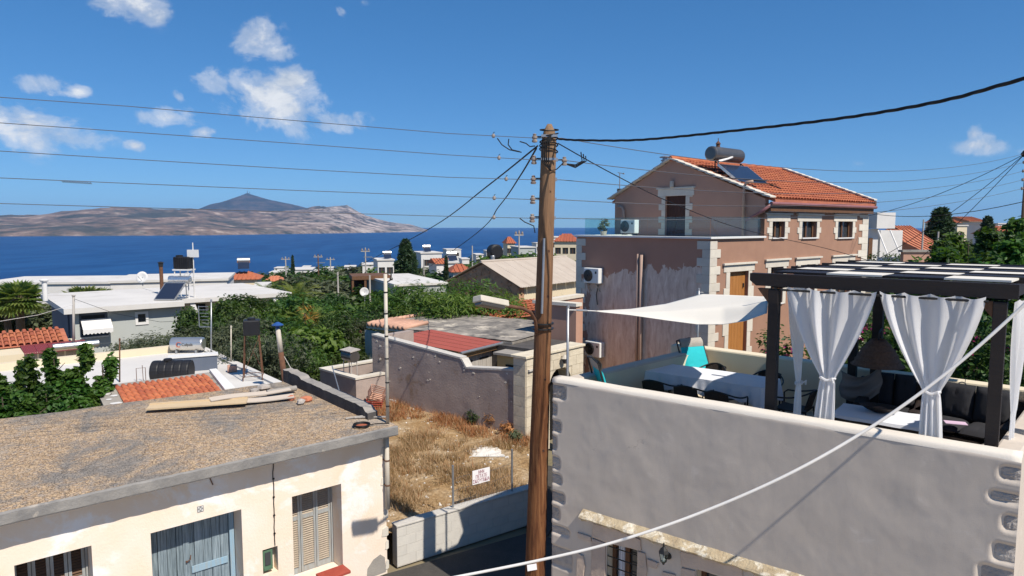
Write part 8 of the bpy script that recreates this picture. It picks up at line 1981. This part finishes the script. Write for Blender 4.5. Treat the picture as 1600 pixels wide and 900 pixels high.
for (px, py, d, lab) in ((1420, 412, 40, 'scrubby garden hedge before the white modern house'), (1385, 405, 42, 'scrubby hedge under the guy wire stays')):
    x = (px - 800) / F_PX * d; zg = T(x, d); t = thing('hedge', lab, 'hedge', None, (x, d, zg)); zt = at_y(px, py - 10, d).z - zg
    o = bpy.data.objects.new('foliage', crown_mesh('foliage', 'leaf_dark', int(px), [(-.6, 0, zt - .5, .9, .6, .5), (.6, 0, zt - .5, .9, .6, .5), (0, 0, zt - 1.3, 1.4, .7, .8), (0, 0, .6, 1.4, .7, .8)], 200, 10, .16, .25)); COL.objects.link(o); o.parent = t
    m = MB(); m.tube([(0, 0, -.2), (0, 0, zt - .5)], .06, 6); m.build('stem', 'bark', t)
# brown garden wall right of the modern house
a, b_ = at_y(1412, 394, 38), at_y(1465, 394, 38); g = T(a.x, 38); t = thing('brown_garden_wall', 'brown plastered garden wall below the red roofs', 'wall', None, (a.x, 38, g - .3)); m = MB(); m.box(0, b_.x - a.x, 0, .3, 0, a.z - g + .3); m.build('wall', 'plaster_brown', t); m = MB(); m.box(-.1, b_.x - a.x + .1, -.08, .38, a.z - g + .301, a.z - g + .42); m.build('coping', 'concrete', t)
# rocky green bank under the barn
for i, (px, pt, d) in enumerate(((872, 463, 38), (890, 458, 39), (905, 460, 37), (850, 468, 37))): at_top(px, pt, d, 'olive_a', 'bank_bush', 'grey green bush on the bank below the barn side wall', 'bushes on the bank below the barn', None, 1.0)
# ================================================================== utility pole, lamp and wires
PY_ = 10.35
_pt = at_y(858.5, 194, PY_); _pb = at_y(836, 900, PY_); _sl = (_pt.x - _pb.x) / (_pt.z - _pb.z); PB = Vector((_pt.x - _sl * (_pt.z + .02), PY_, -.02))
def pole_x(z): return PB.x + _sl * (z - PB.z)
POLE = None
def utility_pole():
    t = thing('utility_pole', 'weathered brown timber utility pole leaning slightly in the lane', 'utility pole', None, PB); Hh = _pt.z - PB.z
    m = MB(); n, k = 24, 60
    for j in range(k + 1):
        z = Hh * j / k; r_ = .165 - .055 * j / k
        if j > k - 2: r_ *= .75 if j == k - 1 else .30
        if j == k - 1: z = Hh - .10
        for i in range(n):
            a = 2 * math.pi * i / n; rr = r_ * (1 + .035 * noise.noise(Vector((math.cos(a) * 2.5, math.sin(a) * 2.5, z * .35))) + .02 * noise.noise(Vector((math.cos(a) * 9, math.sin(a) * 9, z * .25))))
            m.v.append((_sl * z + rr * math.cos(a), rr * math.sin(a), z))
    for j in range(k):
        for i in range(n): m.f.append((j * n + i, j * n + (i + 1) % n, (j + 1) * n + (i + 1) % n, (j + 1) * n + i))
    m.f.append(tuple(range(k * n, (k + 1) * n))); m.build('shaft', 'pole_wood', t, smooth=True)
    def zp(py): return at_y(850, py, PY_).z - PB.z
    # steel conduit up the side
    z0, z1 = zp(488), zp(372); m = MB(); m.tube([(_sl * z0 - .03, -.15, z0), (_sl * z1 - .03, -.135, z1)], .018, 8); m.build('conduit', 'galvanised', t)
    # knots
    for (py, dx) in ((392, .04), (462, .05), (532, -.01), (590, .05), (300, .03), (700, .06)): z = zp(py); m = MB(); m.lathe([(.022, 0), (.015, .008), (.004, .004)], 10, Matrix.Translation((_sl * z + dx, -.150 + .05 * (z / Hh), z)) @ Matrix.Rotation(R(90), 4, 'X')); m.build('knot', 'wood_dark_door', t)
    # insulators on iron pins, both sides
    pins = []
    for i, (pl, sd_) in enumerate(((216, -1), (250, -1), (281, -1), (312, -1), (341, -1), (252, 1))):
        z = zp(pl); x = _sl * z; e = -.215 if sd_ < 0 else .24; m = MB(); m.tube([(x, 0, z + .02), (x + e, -.02, z + .02), (x + e, -.02, z + .06)], .011, 6); P_ = m.build('iron_pin', 'metal_black', t)
        m = MB(); m.lathe([(.022, -.065), (.04, -.06), (.042, -.035), (.026, -.02), (.04, -.005), (.042, .02), (.024, .035), (.03, .055), (.015, .065)], 12, Matrix.Translation((x + e, -.02, z))); m.build('insulator', 'porcelain', P_)
        m = MB(); m.box(x - .12, x + .12, -.13, -.118, z + .005, z + .04) if i in (0, 5) else m.box(x + .10, x + .14, -.03, .03, z - .02, z + .03); m.build('clamp', 'galvanised', P_)
        pins.append(Vector((PB.x + x + e, PY_ - .02, PB.z + z)))
    # loops of black cable round the head
    for k in range(5):
        z = zp(203 + k * 8); x = _sl * z; m = MB(); m.tube([(x + .135 * math.cos(a), .135 * math.sin(a), z + .03 * math.sin(a + k)) for a in [i * .349 for i in range(19)]], .010, 6); m.build('cable_loop', 'cable_black', t)
    z = zp(240); x = _sl * z
    for k in range(4):
        m = MB(); m.tube([(x + .03, -.13, zp(212) - .02 * k), (x - .09 + .03 * k, -.17, zp(225)), (x - .10 + .03 * k, -.16, zp(255)), (x + .03, -.14, zp(268)), (x + .12, -.08, zp(265)), (x + .22, -.05, zp(255))], .009, 6); m.build('cable_drop', 'cable_black', t)
    for k in range(3):
        m = MB(); x2 = x + .24; m.tube([(x2, -.03, zp(256)), (x2 + .16, -.04, zp(258) - .02 * k), (x2 + .26 + .03 * k, -.04, zp(252)), (x2 + .24 + .035 * k, -.04, zp(238 + k * 3))], .009, 6); m.build('jumper_tail', 'cable_black', t)
    m = MB(); z = zp(878); m.cbox((_sl * z - .06, -.172, z), (.15, .006, .10), .15, 0, -.1); m.build('paper_notice', 'sign_white', t)
    # street lamp arm
    la, lb = at_y(838, 520, PY_), at_y(826, 484, PY_); l = lambda p: p - PB
    lamp_end = at_y(787, 477, 9.2); m = MB()
    m.tube([l(at_y(839, 520, PY_ - .12)), l(at_y(836, 500, PY_ - .16)), l(at_y(829, 488, 9.95)), l(at_y(815, 481.5, 9.7)), l(lamp_end)], .026, 10); A_ = m.build('lamp_arm', 'rust', t, smooth=True)
    a, b_ = l(at_y(745, 471.5, 8.85)), l(at_y(789, 480, 9.2)); d = (b_ - a); L = d.length
    M4 = Matrix.Translation(a) @ Matrix.Rotation(math.atan2(d.y, d.x), 4, 'Z') @ Matrix.Rotation(-math.asin(d.z / L), 4, 'Y') @ Matrix.Rotation(R(-14), 4, 'X')
    q = MB(); pts = [(0, -.09, .0), (0, .09, .0), (0, .08, .085), (0, -.08, .085)]; q.extr([M4 @ Vector(p) for p in pts], M4.to_3x3() @ Vector((L, 0, 0))); q.build('lamp_housing', 'offwhite_pipe', A_, bevel=.012)
    q = MB(); q.extr([M4 @ Vector(p) for p in ((.02, -.075, -.001), (.02, .075, -.001), (.02, .06, -.045), (.02, -.06, -.045))], M4.to_3x3() @ Vector((L - .08, 0, 0))); q.build('lamp_cover', 'steel_dark', A_, bevel=.01)
    for py in (505, 513): m = MB(); z = zp(py); m.lathe([(.166, -.01), (.166, .01)], 20, Matrix.Translation((_sl * z, 0, z))); m.build('strap', 'metal_black', t)
    return pins
PINS = utility_pole()
def catenary(a, b_, sag, n=40): return [a.lerp(b_, i / n) + Vector((0, 0, -4 * sag * (i / n) * (1 - i / n))) for i in range(n + 1)]
# second pole just outside the right edge of the frame
RP = at_y(1609, 240, 24); 
t = thing('utility_pole', 'timber utility pole at the right edge where the wires gather', 'utility pole', None, (RP.x, 24, T(RP.x, 24) - .3)); z0 = T(RP.x, 24) - .3
m = MB(); m.tube([(0, 0, 0), (0, 0, RP.z - z0 + .25)], [.17, .11], 14); m.build('shaft', 'pole_wood', t, smooth=True)
for k in range(5): m = MB(); z = RP.z - z0 - .30 * k; m.tube([(0, 0, z), (-.2, -.02, z)], .012, 6); m.lathe([(.03, -.05), (.042, 0), (.03, .05)], 10, Matrix.Translation((-.2, -.02, z))); m.build('insulator', 'porcelain', t)
m = MB(); m.lathe([(.05, -.10), (.12, 0), (.05, .12)], 8, Matrix.Translation((-.22, -.06, RP.z - z0 - .02))); m.build('cable_knot', 'cable_black', t)
lab5 = ('topmost', 'second from top', 'third from top', 'fourth from top', 'lowest')
for i in range(5):
    yl = (152, 192, 236, 278, 318)[i]; a = PINS[i]; e = at_y(0, yl, 8.4); far = a + (e - a) * 2.4; far.z += .35
    pts = [a, at_y(700, (208.5, 242, 277, 306.5, 338)[i], 10.05), at_y(450, (187.5, 223.5, 263.5, 297, 331)[i], 9.5), at_y(200, (166, 206, 248.5, 286.5, 324)[i], 8.95), e, far]
    m = MB(); m.tube(pts, .0048, 5); o = m.build('overhead_wire', 'wire'); tag(o, f'{lab5[i]} bare wire running left from the brown pole across the sky', 'wire')
    b_ = Vector((RP.x - .2, 23.98, RP.z - .30 * i)); a2 = a + Vector((.40, 0, .0)); m = MB(); m.tube([a] + catenary(a2, b_, (.55, .5, .45, .4, .35)[i]), .006, 5); o = m.build('overhead_wire', 'wire'); tag(o, f'{lab5[i]} bare wire running right from the brown pole to the next pole', 'wire')
    # splice clamps hanging on the left-hand wires
    px = (775, 785, 798, 778, 778)[i]; 
    f_ = (a - pts[1]); c = pts[1].lerp(a, (px - 700) / 145.)
    t = thing('wire_clamp', f'small porcelain clamp hanging on the {lab5[i]} wire left of the pole', 'clamp', None, c); m = MB(); m.lathe([(.012, -.03), (.026, -.012), (.026, .012), (.012, .03)], 8); m.build('body', 'porcelain', t); m = MB(); m.tube([(0, 0, .02), (0, 0, .045), (.02, 0, .055)], .005, 5); m.build('hook', 'metal_black', t)
# twist at the fourth wire far left, jumper arcs near the pole
p0 = at_y(97, 283.5, 8.68); m = MB(); m.tube([at_y(97 + i * 2, 283.8 + i * .12 + (1.1 if i % 2 else -1.1), 8.68) for i in range(24)], .006, 5); o = m.build('wire_splice', 'wire'); tag(o, 'twisted splice on the fourth wire above the sea', 'wire')
for i, (pp, lab) in enumerate((([(777, 216), (784, 226), (796, 234), (815, 238)], 'black jumper arc hanging from the topmost wire left of the pole'), ([(795, 217), (794, 226), (800, 234), (812, 237)], 'inner black jumper arc next to the pole head'), ([(812, 221), (822, 224), (828, 229), (836, 228)], 'short black jumper at the pole head'), ([(812, 341), (820, 347), (834, 353), (836, 364)], 'thin black drop wire under the lowest insulator'))):
    m = MB(); m.tube([at_y(*q, PY_ - .1) for q in pp], .0085, 6); o = m.build('jumper_cable', 'cable_black'); tag(o, lab, 'cable')
# thick twisted bundle to the right, passing towards the viewer
a, b_ = at_y(872, 217, PY_ - .1), at_y(1600, 123, 5.0); c1 = at_y(1000, 218.5, 9.0); c2 = at_y(1150, 204, 7.9); c3 = at_y(1320, 184, 6.8); c4 = at_y(1470, 158, 5.8); e = b_ + (b_ - c4) * 2.6
def crs(key, n=24):
    pts = []
    for i in range(len(key) - 1):
        p0, p1, p2, p3 = key[max(0, i - 1)], key[i], key[i + 1], key[min(len(key) - 1, i + 2)]
        for j in range(n): u = j / n; pts.append(.5 * ((2 * p1) + (p2 - p0) * u + (2 * p0 - 5 * p1 + 4 * p2 - p3) * u * u + (3 * p1 - p0 - 3 * p2 + p3) * u ** 3))
    return pts + [key[-1]]
pts = crs([a, at_y(905, 219, 9.7), c1, c2, c3, c4, b_, e])
t = thing('twisted_cable', 'thick black twisted power cable sweeping from the pole head to the right', 'cable', None, pts[0])
for k in range(3):
    m = MB(); s = 0; q = []
    for i, p in enumerate(pts):
        if i: s += (p - pts[i - 1]).length
        an = s * 9 + k * 2.094; tn = (pts[min(i + 1, len(pts) - 1)] - pts[max(i - 1, 0)]).normalized(); u = tn.cross(Vector((0, 0, 1))).normalized(); w_ = u.cross(tn); q.append(p + u * .008 * math.cos(an) + w_ * .008 * math.sin(an) - pts[0])
    m.tube(q, .0085, 6); m.build('strand', 'cable_black', t, smooth=True)
# service drops
for i, (pp, r_, lab) in enumerate((
    ([(840, 228, 10.25), (760, 292, 14), (680, 352, 22), (600, 395, 34), (520, 435, 55)], .014, 'black service cable dropping left from the pole to the garden pole'),
    ([(838, 232, 10.3), (812, 276, 13), (780, 322, 18), (735, 372, 26), (660, 424, 60)], .014, 'black service cable dropping to the far poles beside the pine'),
    ([(872, 224, 10.3), (960, 273, 12), (1050, 317, 15), (1160, 358, 18.5), (1290, 388, 21.5), (1400, 420, 15.0)], .009, 'thin black cable dropping from the pole past the pink house'))):
    m = MB(); m.tube(crs([at_y(*q) for q in pp], 8), r_, 6); o = m.build('service_cable', 'cable_black'); tag(o, lab, 'cable')
RPk = Vector((RP.x - .22, 23.94, RP.z - .02))
for i, (px, py, d, lab) in enumerate(((1362, 410, 26, 'service cable from the right pole to the pink house eave'), (1358, 470, 27, 'lower service cable from the right pole past the modern house'), (1357, 337, 31, 'slack service cable from the right pole to the pink house corner'))):
    m = MB(); m.tube(catenary(RPk, at_y(px, py, d), .25), .011, 5); o = m.build('service_cable', 'cable_black'); tag(o, lab, 'cable')
a, b_ = at_y(1370, 335, 31), at_y(1640, 305, 20); m = MB(); m.tube(catenary(a, b_, .3), .012, 5); o = m.build('service_cable', 'cable_black'); tag(o, 'single service cable crossing the sky above the dark conifer', 'cable')
# white hose-like cable in front of the terrace
key = [at_y(700, 904, 7.6), at_y(840, 876, 7.5), at_y(960, 847, 7.35), at_y(1090, 803, 7.2), at_y(1230, 742, 7.0), at_y(1360, 668, 6.9), at_y(1480, 582, 6.75), at_y(1592, 484, 6.6), at_y(1640, 430, 6.5)]
m = MB(); m.tube(crs(key), .0165, 10); o = m.build('white_cable', 'cable_white', smooth=True); tag(o, 'white cable sagging across in front of the terrace wall', 'cable')
a, b_ = at_y(100, 500, 24), at_y(12, 512, 22); 
for i, (pp, lab) in enumerate(((((116, 467), (180, 490), (250, 503), (330, 500)), 'thin wire from the timber pole across the grey house wall'), (((114, 476), (60, 492), (0, 502)), 'thin wire from the timber pole towards the palms'))):
    m = MB(); Y = at_z(115, 545, .7).y; m.tube([at_y(*q, Y - .05 - .3 * k) for k, q in enumerate(pp)], .009, 5); o = m.build('garden_wire', 'cable_black' if i == 0 else 'cable_white'); tag(o, lab, 'wire')
# ================================================================== the air over the bay
hz_m = bpy.data.materials.new('haze'); hz_m.use_nodes = True; tt = hz_m.node_tree; tt.nodes.clear(); b = NT(tt)
pv = b.n('ShaderNodeVolumePrincipled', None, Color=(.30, .56, 1.0, 1), Density=HAZE, Anisotropy=0.0); oo = tt.nodes.new('ShaderNodeOutputMaterial'); b.link(pv.outputs[0], oo.inputs['Volume'])
m = MB(); m.box(-17200, 17200, -17200, 17200, SEA_Z - 3.5, 470); o = m.build('haze', hz_m); tag(o, 'thin sea haze over the bay', None, kind='stuff')
